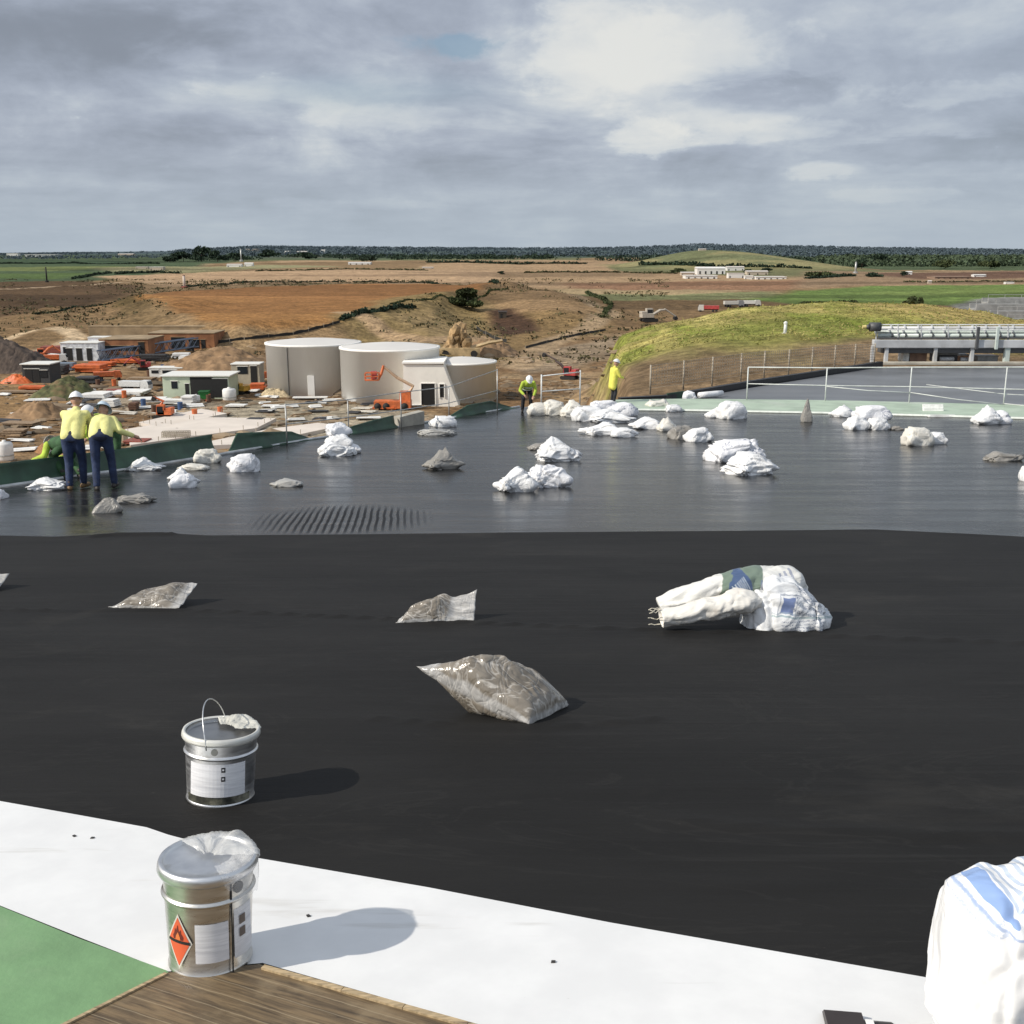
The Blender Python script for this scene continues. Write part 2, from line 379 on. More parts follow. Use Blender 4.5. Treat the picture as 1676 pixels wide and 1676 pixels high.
# glossy far sheet
def glossy():
    m, t, b = new_mat('glossy_membrane'); tc = t.n('ShaderNodeTexCoord').outputs['Object']
    n = t.noise(t.mapping(tc, (.35, 1.6, 1)), 1.2, 5, .6, .4)
    n2 = t.noise(t.mapping(tc, (.6, 7, 1)), 1.3, 4, .6, .6)
    c = t.mix(t.smooth(n, .35, .7), (.011, .0111, .0114), (.023, .0232, .0236))
    # fine ribbed patch
    sx = t.n('ShaderNodeSeparateXYZ'); t.link(tc, sx.inputs[0])
    a = roof(560, 850)
    ax = t.math('DIVIDE', t.math('SUBTRACT', sx.outputs[0], a.x), 1.25); ay = t.math('DIVIDE', t.math('SUBTRACT', sx.outputs[1], a.y), 1.7)
    rr = t.math('ADD', t.math('MULTIPLY', ax, ax), t.math('MULTIPLY', ay, ay)); pm = t.smooth(t.math('ADD', rr, t.math('MULTIPLY', t.math('SUBTRACT', n, .5), 1.2)), .1, 1.1, 1, 0)
    warp = t.math('MULTIPLY', t.noise(t.mapping(tc, (.8, .4, 1)), 1.5, 2), .07)
    wv = t.math('SINE', t.math('MULTIPLY', t.math('ADD', t.math('ADD', sx.outputs[0], t.math('MULTIPLY', sx.outputs[1], .10)), warp), 68))
    rib = t.math('MULTIPLY', wv, pm)
    c2 = t.mix(t.math('MULTIPLY', t.smooth(wv, -.2, .8), t.math('MULTIPLY', pm, .75)), c, (.008, .008, .009))
    # pale dried streaks
    s = t.smooth(t.noise(t.mapping(tc, (.12, 1.1, 1), (3, 1, 0)), 1.0, 6, .65), .62, .78)
    c3 = t.mix(t.math('MULTIPLY', s, .5), c2, (.085, .082, .078))
    t.link(c3, b.inputs['Base Color'])
    t.link(t.math('ADD', t.smooth(n, .3, .7, .17, .30), t.math('MULTIPLY', t.smooth(wv, -.2, .8), t.math('MULTIPLY', pm, .35))), b.inputs['Roughness'])
    t.link(t.math('SUBTRACT', .19, t.math('MULTIPLY', t.smooth(wv, -.2, .8), t.math('MULTIPLY', pm, .09))), b.inputs['Specular IOR Level'])
    h = t.math('ADD', t.math('ADD', t.math('MULTIPLY', n, 1.0), t.math('MULTIPLY', n2, .35)), t.math('MULTIPLY', rib, .28))
    bn = t.n('ShaderNodeBump'); bn.inputs['Strength'].default_value = .5; bn.inputs['Distance'].default_value = .018
    t.link(h, bn.inputs['Height']); t.link(bn.outputs[0], b.inputs['Normal'])
    return m
MG = glossy()
fp = [tuple((p + Vector((.05, -.05, 0)))[:2]) for p in EL] + [tuple(p[:2]) for p in (roof(1000, 668), roof(1120, 668), roof(1380, 673), roof(1700, 681))] + [(K[-1].x + 8.5, K[-1].y - 9), (K[-1].x + 8.5, 9), (-7.6, 9)]
struct(sheet('glossy_membrane', fp, .0, MG))
def matte():
    m, t, b = new_mat('matte_membrane'); tc = t.n('ShaderNodeTexCoord').outputs['Object']
    n = t.noise(t.mapping(tc, (.5, 1.3, 1), rot=(0, 0, .08)), .9, 6, .6, .3)
    n2 = t.noise(t.mapping(tc, (.35, 9, 1), rot=(0, 0, -.12)), 1.2, 4, .6, .5)
    c = t.mix(t.smooth(n, .3, .7), (.0115, .0110, .0104), (.0175, .0168, .0160)); c = t.mix(t.math('MULTIPLY', t.smooth(n2, .58, .75), .35), c, (.028, .027, .026))
    ds = t.smooth(t.noise(t.mapping(tc, (1, 1.4, 1), (4, 2, 0)), .55, 7, .7, .5), .55, .75); c = t.mix(t.math('MULTIPLY', ds, .32), c, (.050, .046, .040)); sc_ = t.smooth(t.math('ABSOLUTE', t.math('SUBTRACT', t.noise(t.mapping(tc, (.5, 1.5, 1), (1, 7, 0), (0, 0, .25)), .8, 5, .6, 1.5), .5)), .012, .0); c = t.mix(t.math('MULTIPLY', sc_, .10), c, (.055, .052, .048)); sp = t.smooth(t.noise(tc, 26, 3, .7), .70, .76); c = t.mix(t.math('MULTIPLY', sp, .25), c, (.09, .085, .075))
    t.link(c, b.inputs['Base Color']); b.inputs['Roughness'].default_value = .72; b.inputs['Specular IOR Level'].default_value = .16
    fn = t.noise(tc, 420, 2)
    h = t.math('ADD', t.math('MULTIPLY', n2, .5), t.math('ADD', n, t.math('MULTIPLY', fn, .06)))
    bn = t.n('ShaderNodeBump'); bn.inputs['Strength'].default_value = .42; bn.inputs['Distance'].default_value = .02
    t.link(h, bn.inputs['Height']); t.link(bn.outputs[0], b.inputs['Normal']); return m
MM = matte()
def near_membrane():
    # one sheet with real folds in it; far edge is the line where the glossy sheet begins
    edge = [(-500, 884), (0, 878), (90, 880), (190, 875), (270, 874), (340, 878), (600, 876), (838, 873), (1130, 871), (1430, 868), (1560, 874), (1676, 880), (2200, 884)]
    top = [roof(*p) for p in edge]
    xs = np.linspace(-6.5, 9.5, 261); ys = np.linspace(-2.0, 12.2, 285)
    folds = []
    for pts, h, w in (([(-100, 1000), (310, 1000), (600, 1012), (950, 1028), (1300, 1040), (1800, 1058)], .018, .020), ([(620, 1178), (760, 1190), (900, 1192), (1080, 1178)], .016, .020),
                      ([(1100, 1345), (1300, 1362), (1500, 1368), (1800, 1375)], .016, .04), ([(1000, 1440), (1300, 1452), (1600, 1468)], .006, .05), ([(150, 880), (190, 877), (280, 876)], .03, .05), ([(1300, 1300), (1500, 1315), (1700, 1345)], .006, .04),
                      ([(0, 1130), (250, 1150), (500, 1140)], .004, .04), ([(300, 1080), (600, 1095), (800, 1060)], .004, .05), ([(430, 1240), (900, 1300), (1300, 1285)], .004, .05)):
        folds.append((W2(pts), h, w))
    X, Y = np.meshgrid(xs, ys); ex = [p.x for p in top]; ey = [p.y for p in top]
    # squeeze rows so that the last one follows the far edge
    T = (Y - ys[0]) / (ys[-1] - ys[0]); YE = np.interp(X, ex, ey); Y = ys[0] + T * (YE - ys[0])
    Z = -(RB * Y + RC * Y * Y) + .005
    for pts, h, w in folds: Z = Z + h * np.exp(-(seg_d(X, Y, pts) / w) ** 2)
    Z = Z + .004 * (fbm(X * 1.2, Y * 2.5, 51, 3)) + .006 * sstep(.985, 1, T)
    V = np.stack([X, Y, Z], -1).reshape(-1, 3); nr, na = X.shape
    mb = MB(); mb.v = [tuple(v) for v in V]; mb.f = [(i * na + j, i * na + j + 1, (i + 1) * na + j + 1, (i + 1) * na + j) for i in range(nr - 1) for j in range(na - 1)]
    struct(mb.build('black_membrane', MM, smooth=True))
def W2(pts): return [tuple(roof(*p)[:2]) for p in pts]
near_membrane()
# foreground sheets
def white_mat():
    m, t, b = new_mat('white_membrane'); tc = t.n('ShaderNodeTexCoord').outputs['Object']
    n = t.noise(tc, 3, 6, .6); c = t.mix(t.smooth(n, .35, .7), (.74, .74, .735), (.82, .82, .81))
    sp = t.smooth(t.noise(tc, 22, 4, .7), .71, .76); c = t.mix(t.math('MULTIPLY', sp, .35), c, (.35, .33, .30))
    ln = t.smooth(t.noise(t.mapping(tc, (.7, 5, 1), rot=(0, 0, .38)), 1.5, 4, .6), .60, .70); c = t.mix(t.math('MULTIPLY', ln, .4), c, (.50, .48, .44)); sm = t.smooth(t.noise(t.mapping(tc, (1, 2.2, 1), (2, 5, 0), (0, 0, .38)), 1.1, 7, .7, .6), .60, .74); c = t.mix(t.math('MULTIPLY', sm, .28), c, (.52, .48, .42))
    t.link(c, b.inputs['Base Color']); b.inputs['Roughness'].default_value = .45
    bn = t.n('ShaderNodeBump'); bn.inputs['Strength'].default_value = .15; bn.inputs['Distance'].default_value = .01; t.link(n, bn.inputs['Height']); t.link(bn.outputs[0], b.inputs['Normal'])
    return m
ZW = .020
wtop = [(-260, 1262), (0, 1311), (130, 1334), (240, 1354), (275, 1366), (415, 1403), (700, 1452), (1000, 1510), (1530, 1602), (1900, 1660)]
wbot = [(1900, 1900), (1500, 1850), (800, 1682), (430, 1576), (275, 1590), (130, 1534), (0, 1482), (-260, 1395)]
struct(sheet('white_membrane', [roof(px, py, ZW)[:2] for px, py in wtop + [(2300, 1760), (2300, 1990)] + wbot], ZW, white_mat(), .25))
mgreen = mat('green_membrane', (.175, .315, .15), .6, var=.12, scale=4, bump=.12, bscale=40, dirt=((.25, .36, .21), .5))
struct(sheet('green_membrane', [roof(px, py, ZW + .004)[:2] for px, py in [(-260, 1398), (0, 1483), (130, 1536), (272, 1588), (330, 1640), (250, 1780), (-300, 1980), (-700, 1800)]], ZW + .004, mgreen, .25))
def board():
    t = thing('plywood_board', 'weathered brown timber board beside the green sheet under the front tin', 'board', (0, 0, 0))
    m, n, b = new_mat('old_timber'); tc = n.n('ShaderNodeTexCoord').outputs['Object']
    d = roof(780, 1676) - roof(430, 1576); ang = math.atan2(d.y, d.x)
    v = n.mapping(tc, (1, 1, 1), rot=(0, 0, -ang)); g = n.noise(n.mapping(v, (3, 45, 1)), 1.2, 8, .65, .8); g2 = n.noise(v, 9, 5)
    c = n.mix(n.smooth(g, .3, .7), (.062, .042, .023), (.23, .16, .085)); c = n.mix(n.math('MULTIPLY', n.smooth(g2, .5, .75), .5), c, (.29, .22, .13))
    sx = n.n('ShaderNodeSeparateXYZ'); n.link(v, sx.inputs[0])
    ln = n.smooth(n.math('ABSOLUTE', n.math('SUBTRACT', n.math('FRACT', n.math('MULTIPLY', n.math('ADD', sx.outputs[1], n.math('MULTIPLY', g2, .012)), 17)), .5)), .455, .49)
    c = n.mix(n.math('MULTIPLY', ln, .45), c, (.42, .34, .22))
    n.link(c, b.inputs['Base Color']); b.inputs['Roughness'].default_value = .55
    bn = n.n('ShaderNodeBump'); bn.inputs['Strength'].default_value = .5; bn.inputs['Distance'].default_value = .004; n.link(g, bn.inputs['Height']); n.link(bn.outputs[0], b.inputs['Normal'])
    pp = [(272, 1592), (425, 1578), (800, 1690), (1300, 1830), (1100, 2050), (0, 2050), (-40, 1752), (110, 1672)]
    q = [roof(px, py, .034) for px, py in pp]
    MB().prism([p[:2] for p in q], [roof_z(p.y) + .006 for p in q], [roof_z(p.y) + .034 for p in q]).build('panel', m, t)
    ml = mat('pale_edge_timber', (.42, .32, .19), .7, var=.3, scale=20, stretch=(1, 6, 1), dirt=((.12, .08, .05), .8))
    a, bb = roof(432, 1583, .036), roof(1300, 1826, .036); k = (bb - a).normalized(); s = k.cross(Vector((0, 0, 1)))
    mb = MB(); L = (bb - a).length; x = 0
    while x < L:
        l = random.uniform(.18, .5); w = random.uniform(.012, .0145); p0 = a + k * x; p1 = a + k * min(L, x + l - .002); h = random.uniform(.006, .0075)
        mb.prism([(p0 - s * .004)[:2], (p1 - s * .004)[:2], (p1 + s * w)[:2], (p0 + s * w)[:2]], [p.z - .002 for p in (p0, p1, p1, p0)], [p.z + h for p in (p0, p1, p1, p0)]); x += l
    mb.build('edge_strip', ml, t)
    a, bb = roof(272, 1594, .036), roof(105, 1678, .036); mb = MB()
    k = (bb - a).normalized(); s = k.cross(Vector((0, 0, 1))); bb = a + k * 1.0
    mb.prism([(a - s * .005)[:2], (bb - s * .005)[:2], (bb + s * .006)[:2], (a + s * .006)[:2]], [roof_z(p.y) + .032 for p in (a, bb, bb, a)], [roof_z(p.y) + .04 for p in (a, bb, bb, a)])
    mb.build('edge_strip', ml, t)
board()
# light edging line along the left roof edge
med = mat('edge_trim', (.55, .56, .56), .5, var=.2, scale=3)
mb = MB(); mb.path([p + Vector((0, 0, .02)) for p in EL], .035, 6); tag(mb.build('edge_trim', med), 'thin pale metal trim along the left roof edge', 'trim')
# green upstand flaps outside the left edge
mdg = mat('dark_green_sheet', (.022, .062, .034), .55, var=.35, scale=2.0, bump=.3, bscale=5, dirt=((.05, .10, .06), .5))
def flap(tops, bots, label):
    p = [Vector(roof(*b)) for b in bots]; vs = []; n = len(p)
    rng = random.Random(len(label))
    fine = []; 
    for i in range(n - 1):
        for k in range(10 if i < n - 2 else 11):
            f = k / 10; b = p[i].lerp(p[i + 1], f); tp = (tops[i][0] + (tops[i + 1][0] - tops[i][0]) * f, tops[i][1] + (tops[i + 1][1] - tops[i][1]) * f)
            tz = aty(tp[0], tp[1], b.y + .12); fine.append((b, Vector((b.x + (tz.x - b.x) * .7 - .06, b.y + .12, tz.z))))
    rows = 8; g = []
    for r in range(rows + 1):
        for i, (b, tp) in enumerate(fine):
            f = r / rows; q = b.lerp(tp, f); q.x += -.05 - .1 * math.sin(f * 2.2) + .03 * mn.noise(Vector((q.x * 1.3, q.y * 1.3, f * 3))); q.y += .03 * mn.noise(Vector((q.x, q.y * 2, f * 2 + 9))); q.z += -.03 if r == 0 else 0
            g.append(q)
    w = len(fine); mb = MB(); nn = len(g)
    back = [q + Vector((-.035, .02, 0)) for q in g]
    fs = [(r * w + i, r * w + i + 1, (r + 1) * w + i + 1, (r + 1) * w + i) for r in range(rows) for i in range(w - 1)]
    rim = [i for i in range(w)] + [r * w + w - 1 for r in range(1, rows + 1)] + [rows * w + i for i in range(w - 2, -1, -1)] + [r * w for r in range(rows - 1, 0, -1)]
    fs2 = [tuple(nn + i for i in f[::-1]) for f in fs] + [(rim[i], rim[(i + 1) % len(rim)], nn + rim[(i + 1) % len(rim)], nn + rim[i]) for i in range(len(rim))]
    mb.add(g + back, fs + fs2)
    return tag(mb.build('green_flap', mdg, smooth=True), label, 'edge sheet', 'dark green sheets along the left roof edge')
flap([(-90, 778), (0, 761), (110, 748), (220, 734), (361, 711)], [(-90, 817), (0, 800), (110, 784), (220, 769), (361, 745)], 'long flat dark green sheet edging the roof behind the standing workers')
flap([(388, 742), (402, 709), (440, 707), (490, 706), (525, 720), (570, 711)], [(385, 742), (405, 738), (440, 733), (490, 724), (525, 719), (570, 712)], 'dark green sheet with rounded ends left of the tall white sack pile')
flap([(560, 709), (590, 697), (625, 687), (655, 680)], [(560, 713), (590, 710), (625, 705), (655, 700)], 'dark green sheet rising to a square end before the pale gap in the edge')
flap([(700, 692), (745, 682), (775, 663), (812, 656), (852, 668)], [(700, 693), (745, 685), (775, 680), (812, 673), (852, 668)], 'dark green humped sheet at the far corner beside the bending worker')
mbg = mat('beige_block', (.36, .34, .29), .9, var=.2, scale=3)
q0, q1 = roof(657, 700), roof(697, 694); mb = MB()
mb.prism([(q0 + Vector((-.25, .3, 0)))[:2], (q1 + Vector((-.25, .3, 0)))[:2], (q1 + Vector((-.05, .1, 0)))[:2], (q0 + Vector((-.05, .1, 0)))[:2]], q0.z - 2, q0.z + .3)
tag(mb.build('concrete_block', mbg), 'plain beige concrete block filling the gap in the green edging', 'block')
# light green kerb at the far end, second flat roof behind
mk = mat('pale_green_kerb', (.38, .47, .36), .5, var=.15, scale=1.2, dirt=((.52, .56, .49), .7)); mwk = mat('white_kerb_edge', (.70, .74, .68), .5, var=.1)
kn = [roof(*p) for p in ((1035, 672), (1120, 673), (1380, 678), (1700, 687), (2000, 696))]
kf = [roof(*p, ) for p in ((1000, 660), (1120, 658), (1380, 661), (1700, 669), (2000, 676))]
mb = MB(); n = len(kn)
vs = [p + Vector((0, 0, .004)) for p in kn] + [p + Vector((0, .0, .05)) for p in kn] + [p + Vector((0, 0, .09)) for p in kf] + [p + Vector((0, .35, .09)) for p in kf] + [p + Vector((0, .35, -3)) for p in kf]
mb.add(vs, [(r * n + i, r * n + i + 1, (r + 1) * n + i + 1, (r + 1) * n + i) for r in range(4) for i in range(n - 1)])
kerb = mb.build('kerb', mk); struct(kerb)
mb = MB(); mb.path([p + Vector((0, -.05, .03)) for p in kn], .055, 6); mb.build('kerb_edge', mwk, kerb)
Z2 = kf[1].z - .12
mr2 = mat('grey_roof_sheet', (.14, .147, .158), .38, var=.25, scale=.5, dirt=((.15, .15, .15), .5), stretch=(.4, 1, 1))
r2 = [atz(px, py, Z2) for px, py in ((1090, 659), (1150, 648), (1232, 634), (1440, 601), (1560, 599), (1720, 598), (2300, 598))]
r2 = [p[:2] for p in r2] + [(48, 36), (K[-1].x + 9.3, 36), (K[-1].x + 9.3, kf[-1].y)] + [((p + Vector((0, .36, 0)))[:2]) for p in kf[3:0:-1]]
mb = MB(); mb.prism(r2, -19, Z2); struct(mb.build('lower_roof', mr2))
mbk = mat('bitumen', (.018, .018, .02), .5, var=.3)
ba = [atz(px, py, Z2) for px, py in ((1016, 662), (1090, 658), (1232, 633), (1445, 600))]
mb = MB()
for a, b in zip(ba[:-1], ba[1:]):
    d = (b - a).normalized(); s = Vector((-d.y, d.x, 0))
    mb.prism([a[:2], b[:2], (b + s * .25)[:2], (a + s * .25)[:2]], Z2 - .3, [Z2 + .26] * 4)
tag(mb.build('bitumen_upstand', mbk), 'black bitumen upstand below the mesh fence', 'upstand')
a, b = atz(1090, 656, Z2 + .01), atz(1117, 652, Z2 + .01)
mb = MB(); mb.box(((a + b) / 2 + Vector((.02, -.12, .16))), ((b - a).length, .06, .32), math.atan2((b - a).y, (b - a).x)); tag(mb.build('green_patch', mdg), 'small dark green sheet on the black upstand near the kerb', 'edge sheet')
mb = MB(); a = atz(1440, 599, Z2); b = atz(2000, 596, Z2); mb.box((a + b) / 2 + Vector((0, .15, .08)), ((b - a).length, .3, .16)); tag(mb.build('concrete_coping', mat('coping', (.5, .46, .38), .85, var=.2, scale=1)), 'pale concrete coping along the back of the lower grey roof', 'coping')
a = atz(1590, 601, Z2)
# ------------------------------------------------------------------ SACKS
def white_sack_mat(name, col, dirt=(.35, .32, .27), rough=.42, dk=.3, printcol=None):
    m, t, b = new_mat(name); tc = t.n('ShaderNodeTexCoord').outputs['Object']; oi = t.n('ShaderNodeObjectInfo').outputs['Random']
    off = t.n('ShaderNodeVectorMath', operation='ADD'); t.link(tc, off.inputs[0])
    cb = t.n('ShaderNodeCombineXYZ'); t.link(t.math('MULTIPLY', oi, 37), cb.inputs[0]); t.link(t.math('MULTIPLY', oi, 91), cb.inputs[1]); t.link(cb.outputs[0], off.inputs[1]); v = off.outputs[0]
    n = t.noise(v, 5, 6, .6); c = t.mix(t.smooth(n, .3, .7), [k * .88 for k in col], col)
    d = t.smooth(t.noise(v, 3.2, 6, .7), .54, .72); c = t.mix(t.math('MULTIPLY', d, dk), c, dirt)
    if printcol:
        sx = t.n('ShaderNodeSeparateXYZ'); t.link(v, sx.inputs[0])
        st = t.smooth(t.noise(t.mapping(v, (18, 60, 30)), 1, 2), .5, .56); bl = t.smooth(t.noise(v, 2.6, 2), .56, .60)
        c = t.mix(t.math('MULTIPLY', t.math('MULTIPLY', st, bl), .75), c, printcol)
    t.link(c, b.inputs['Base Color']); b.inputs['Roughness'].default_value = rough; b.inputs['Specular IOR Level'].default_value = .5
    fo = t.math('ABSOLUTE', t.math('SUBTRACT', t.noise(t.mapping(v, (1, 2, 1), rot=(0, 0, .5)), 3.2, 4, .55, 1.6), .5))
    h = t.math('ADD', t.math('MULTIPLY', t.smooth(fo, 0, .12), .8), t.math('MULTIPLY', t.noise(v, 9, 5, .6, .8), .5))
    bn = t.n('ShaderNodeBump'); bn.inputs['Strength'].default_value = .42; bn.inputs['Distance'].default_value = .02; t.link(h, bn.inputs['Height']); t.link(bn.outputs[0], b.inputs['Normal'])
    return m
MSW = white_sack_mat('white_sack', (.86, .86, .86), dk=.12); MSP = white_sack_mat('printed_sack', (.85, .85, .87), printcol=(.12, .15, .24), dk=.10); MSB = white_sack_mat('beige_sack', (.76, .73, .66), dk=.4)
MSG = white_sack_mat('grey_sandbag', (.30, .285, .26), (.16, .14, .12), .3, .6); MSC = white_sack_mat('pale_grey_sandbag', (.42, .41, .385), (.22, .20, .17), .26, .6)
def ridged(p, s):
    return 1 - abs(mn.noise(p * s)) * 2
def sack_mesh(seed, w, l, h, kind='w', sub=4):
    rng = random.Random(seed); off = Vector((rng.uniform(-50, 50), rng.uniform(-50, 50), rng.uniform(-50, 50)))
    bm = bmesh.new(); bmesh.ops.create_icosphere(bm, subdivisions=sub, radius=1)
    pk = rng.uniform(-.35, .35); tw = rng.uniform(-.5, .5); cr = []
    for k in range(11):
        a = rng.uniform(0, 6.28); cr.append((Vector((math.cos(a), math.sin(a), rng.uniform(-.6, 1.2))).normalized(), rng.uniform(-.75, .8), rng.uniform(.04, .13), rng.uniform(.025, .07)))
    ears = [rng.uniform(0, .45) for k in range(4)]
    for v in bm.verts:
        d = v.co.normalized()
        q = Vector([math.copysign(abs(c) ** e, c) for c, e in zip(d, (.56, .56, .82))])
        s_ = 1 + .17 * mn.noise(d * 1.1 + off) + .07 * mn.noise(d * 2.4 + off) + .012 * mn.noise(d * 7 + off)
        wv = .22 * mn.noise(d * 1.7 + off * 2)
        for n_, c_, a_, w_ in cr:
            t_ = n_.dot(d) + wv - c_; s_ += a_ * (-math.exp(-(t_ / w_) ** 2) + .55 * math.exp(-((t_ - 1.9 * w_) / (1.3 * w_)) ** 2))
        q *= s_ * .88; x, y, z = q
        ci = (0 if d.x < 0 else 1) + (0 if d.y < 0 else 2); ek = ears[ci] * min(1, abs(d.x * d.y) * 2.1) ** 2 * math.exp(-(d.z / .35) ** 2); x *= 1 + ek; y *= 1 + ek
        up_ = max(0, z)
        if kind == 'p':
            a = math.hypot((x - pk) * .9, y * .8); z = z * (.62 + .85 * math.exp(-(a / .5) ** 2) + .14 * math.sin(5 * math.atan2(y, x - pk) + tw * 5) * up_); x += (pk - x) * .18 * up_
        elif kind == 's':
            z *= .78 + .30 * math.cos(x * 3.4 + pk * 4) + .10 * x * (1 if pk > 0 else -1); y *= 1 + .15 * math.sin(x * 4 + tw)
        elif kind == 'f':
            z *= .55 + .5 * max(0, mn.noise(Vector((x * 1.6, y * 1.6, 0)) + off)) + .2 * abs(math.sin(x * 2.2 + seed))
        elif kind == 't':
            k = max(0, x - .5) / .5; y *= 1 - .6 * min(1, k); z = z * (1 - .6 * min(1, k)) + .10 * min(1, k); x += .25 * max(0, k)
        elif kind == 'c':
            k = min(1, max(0, (z + .25) / 1.15)); x = x * (1 - .62 * k) + pk * .8 * k; y *= (1 - .6 * k); z *= 1.1
        if z < 0: z = max(z, -.40); x *= 1 - .06 * z; y *= 1 - .06 * z
        v.co = Vector((x * w / 2, y * l / 2, z * h))
    zs = min(v.co.z for v in bm.verts); zt = max(v.co.z for v in bm.verts); xs = max(v.co.x for v in bm.verts) - min(v.co.x for v in bm.verts); x0 = (max(v.co.x for v in bm.verts) + min(v.co.x for v in bm.verts)) / 2
    for v in bm.verts: v.co = Vector(((v.co.x - x0) * w / xs, v.co.y, (v.co.z - zs) * h / (zt - zs)))
    me = bpy.data.meshes.new('sack'); bm.to_mesh(me); bm.free()
    me.polygons.foreach_set('use_smooth', [True] * len(me.polygons)); return me
nsack = [0]
def sack(px, py, wpx, hpx, kind, m, label, rot=0., group='white sacks weighing down the roof sheet', z=0., lr=.75, name='white_sack', g=None, cat='sack'):
    nsack[0] += 1
    p = roof(px, py) if g is None else g; s = mpp(p); w = wpx * s * 1.1; l = max(w * lr, .25) if kind != 'g' else w * .6
    sl = math.atan(RB + 2 * RC * p.y); th = math.atan2(CZ - p.z, p.y) - sl
    h = max((hpx * s - .45 * l * math.sin(th)) / math.cos(th), .05)
    me = sack_mesh(nsack[0] * 17 + 3, w, l, h, kind, 5 if wpx > 54 else 4)
    o = obj(name, me, m); yc = p.y + l * .40; o.location = (p.x * yc / p.y, yc, roof_z(yc) - .012 + z)
    o.rotation_euler = (-sl, 0, rot)
    return tag(o, label, cat, group)
GS = 'grey clear sandbags lying on the roof sheet'
SK = [
 (80, 803, 62, 24, 's', MSW, 'low white sack lying on the roof edge left of the standing workers', 0), (1, 817, 16, 18, 'w', MSP, 'white sack cut by the left picture edge beside the low white sack', 0),
 (238, 771, 58, 25, 'p', MSW, 'white sack with a single soft peak against the green sheet right of the workers', .2), (318, 770, 46, 13, 'f', MSB, 'flat crumpled translucent bag trailing right of the peaked white sack', 0),
 (340, 758, 42, 25, 'w', MSB, 'round cream sack with a dark fold against the end of the green sheet', .3), (398, 773, 52, 33, 'w', MSP, 'white sack with bluish print right of the round cream sack', .2),
 (303, 799, 48, 26, 't', MSP, 'white slumped sack lower half of a leaning pair on the dark sheet', .3), 
 (552, 747, 60, 26, 's', MSW, 'broad white sack at the bottom of the tall pile by the left edge', .4), (574, 742, 34, 18, 'w', MSP, 'small bluish white sack at the right foot of the tall pile', .2),
 (727, 699, 42, 20, 'w', MSW, 'white sack lying on the edge trim above a flat grey bag', .3),
 (912, 755, 72, 43, 'p', MSW, 'white sack pulled to a tall peak in the middle of the dark sheet', .3), (846, 806, 60, 44, 's', MSW, 'white sack at the left of the joined pair in the middle of the roof', .4), (898, 798, 66, 40, 'w', MSP, 'rounded white sack with grey print at the right of the joined pair', .2),
 (880, 680, 34, 22, 'w', MSB, 'small white sack at the bending worker left end of the heap', .2), (905, 680, 40, 27, 'w', MSB, 'rounded sack second from the left end of the far heap', .2), (938, 682, 40, 29, 'p', MSB, 'cream peaked sack third from the left end of the far heap', .2),
 (962, 690, 50, 26, 'w', MSW, 'white sack in the left middle row of the far heap', .3), (985, 676, 50, 22, 'w', MSP, 'white sack at the back of the far heap below the standing worker', .3), (1020, 681, 52, 24, 's', MSP, 'white sack with dark print at the back right of the far heap', .3),
 (1000, 692, 66, 24, 's', MSW, 'wide white sack in the middle row of the far heap', .3), (985, 713, 60, 24, 's', MSW, 'long white sack at the front left of the far heap', .3), (1022, 716, 48, 17, 't', MSW, 'white sack with a thin pointed end at the front of the far heap', .1),
 (1060, 703, 52, 22, 's', MSW, 'white sack tapering right between the heap and the small upright sack', .2), (1092, 706, 30, 25, 'p', MSB, 'small upright cream sack right of the far heap', .2), (1116, 719, 38, 24, 'w', MSG, 'greyish crumpled sack touching the white sack near the right end of the row', .3), (1143, 724, 38, 26, 'w', MSW, 'white sack with a shaded right end at the end of the row', .3),
 (1076, 668, 34, 16, 'f', MSB, 'flat greyish sack at the kerb behind the far heap', .2), (1102, 674, 25, 13, 'w', MSW, 'small white sack in front of the kerb behind the far heap', .2),
 (1174, 684, 34, 22, 'p', MSW, 'small leaning white sack at the left of the pair near the kerb', .2), (1198, 686, 46, 31, 'w', MSW, 'bulky white sack at the right of the pair near the kerb', .3),
 (1200, 757, 82, 40, 'w', MSP, 'white sack with printed wrinkles behind the tilted sack in the big pair', .3), (1228, 778, 80, 42, 's', MSW, 'large tilted white sack in front of the printed one, right of centre', .5),
 (1380, 683, 36, 22, 'p', MSW, 'white sack with a torn peak left of the small stack near the rail', .2), (1403, 704, 36, 24, 'w', MSW, 'white sack at the lower left of the small stack near the rail', .3), (1437, 704, 34, 22, 'w', MSW, 'white rounded sack at the lower right of the small stack near the rail', .2),
 (1500, 730, 46, 33, 'w', MSB, 'cream sack at the left of the pair beyond the small stack', .2), (1531, 727, 30, 21, 'w', MSW, 'smaller white sack at the right of the cream one', .2),
 (1612, 695, 46, 34, 'p', MSW, 'tall white sack under the rail post at the right', .2), (1634, 694, 36, 24, 's', MSP, 'white printed sack drooping at the right of the tall one', .2),
 (1678, 788, 14, 28, 'w', MSW, 'white sack just cut by the right picture edge', 0),
]
for px, py, w, h, k, m, lab, r in SK: sack(px, py, w, h, k, m, lab, r)
sack(294, 786, 34, 24, 'p', MSW, 'white sack upper half of a leaning pair on the dark sheet', .6)
sack(556, 730, 44, 24, 'w', MSW, 'crumpled white sack in the middle of the tall pile by the left edge', .2, z=.16, g=roof(556, 742)); sack(553, 718, 36, 22, 'w', MSP, 'crumpled white sack topmost of the tall pile by the left edge', .7, z=.42, g=roof(553, 741))
sack(1424, 688, 52, 26, 'w', MSP, 'white printed sack lying on top of the small stack near the rail', .2, z=.25, g=roof(1424, 702))
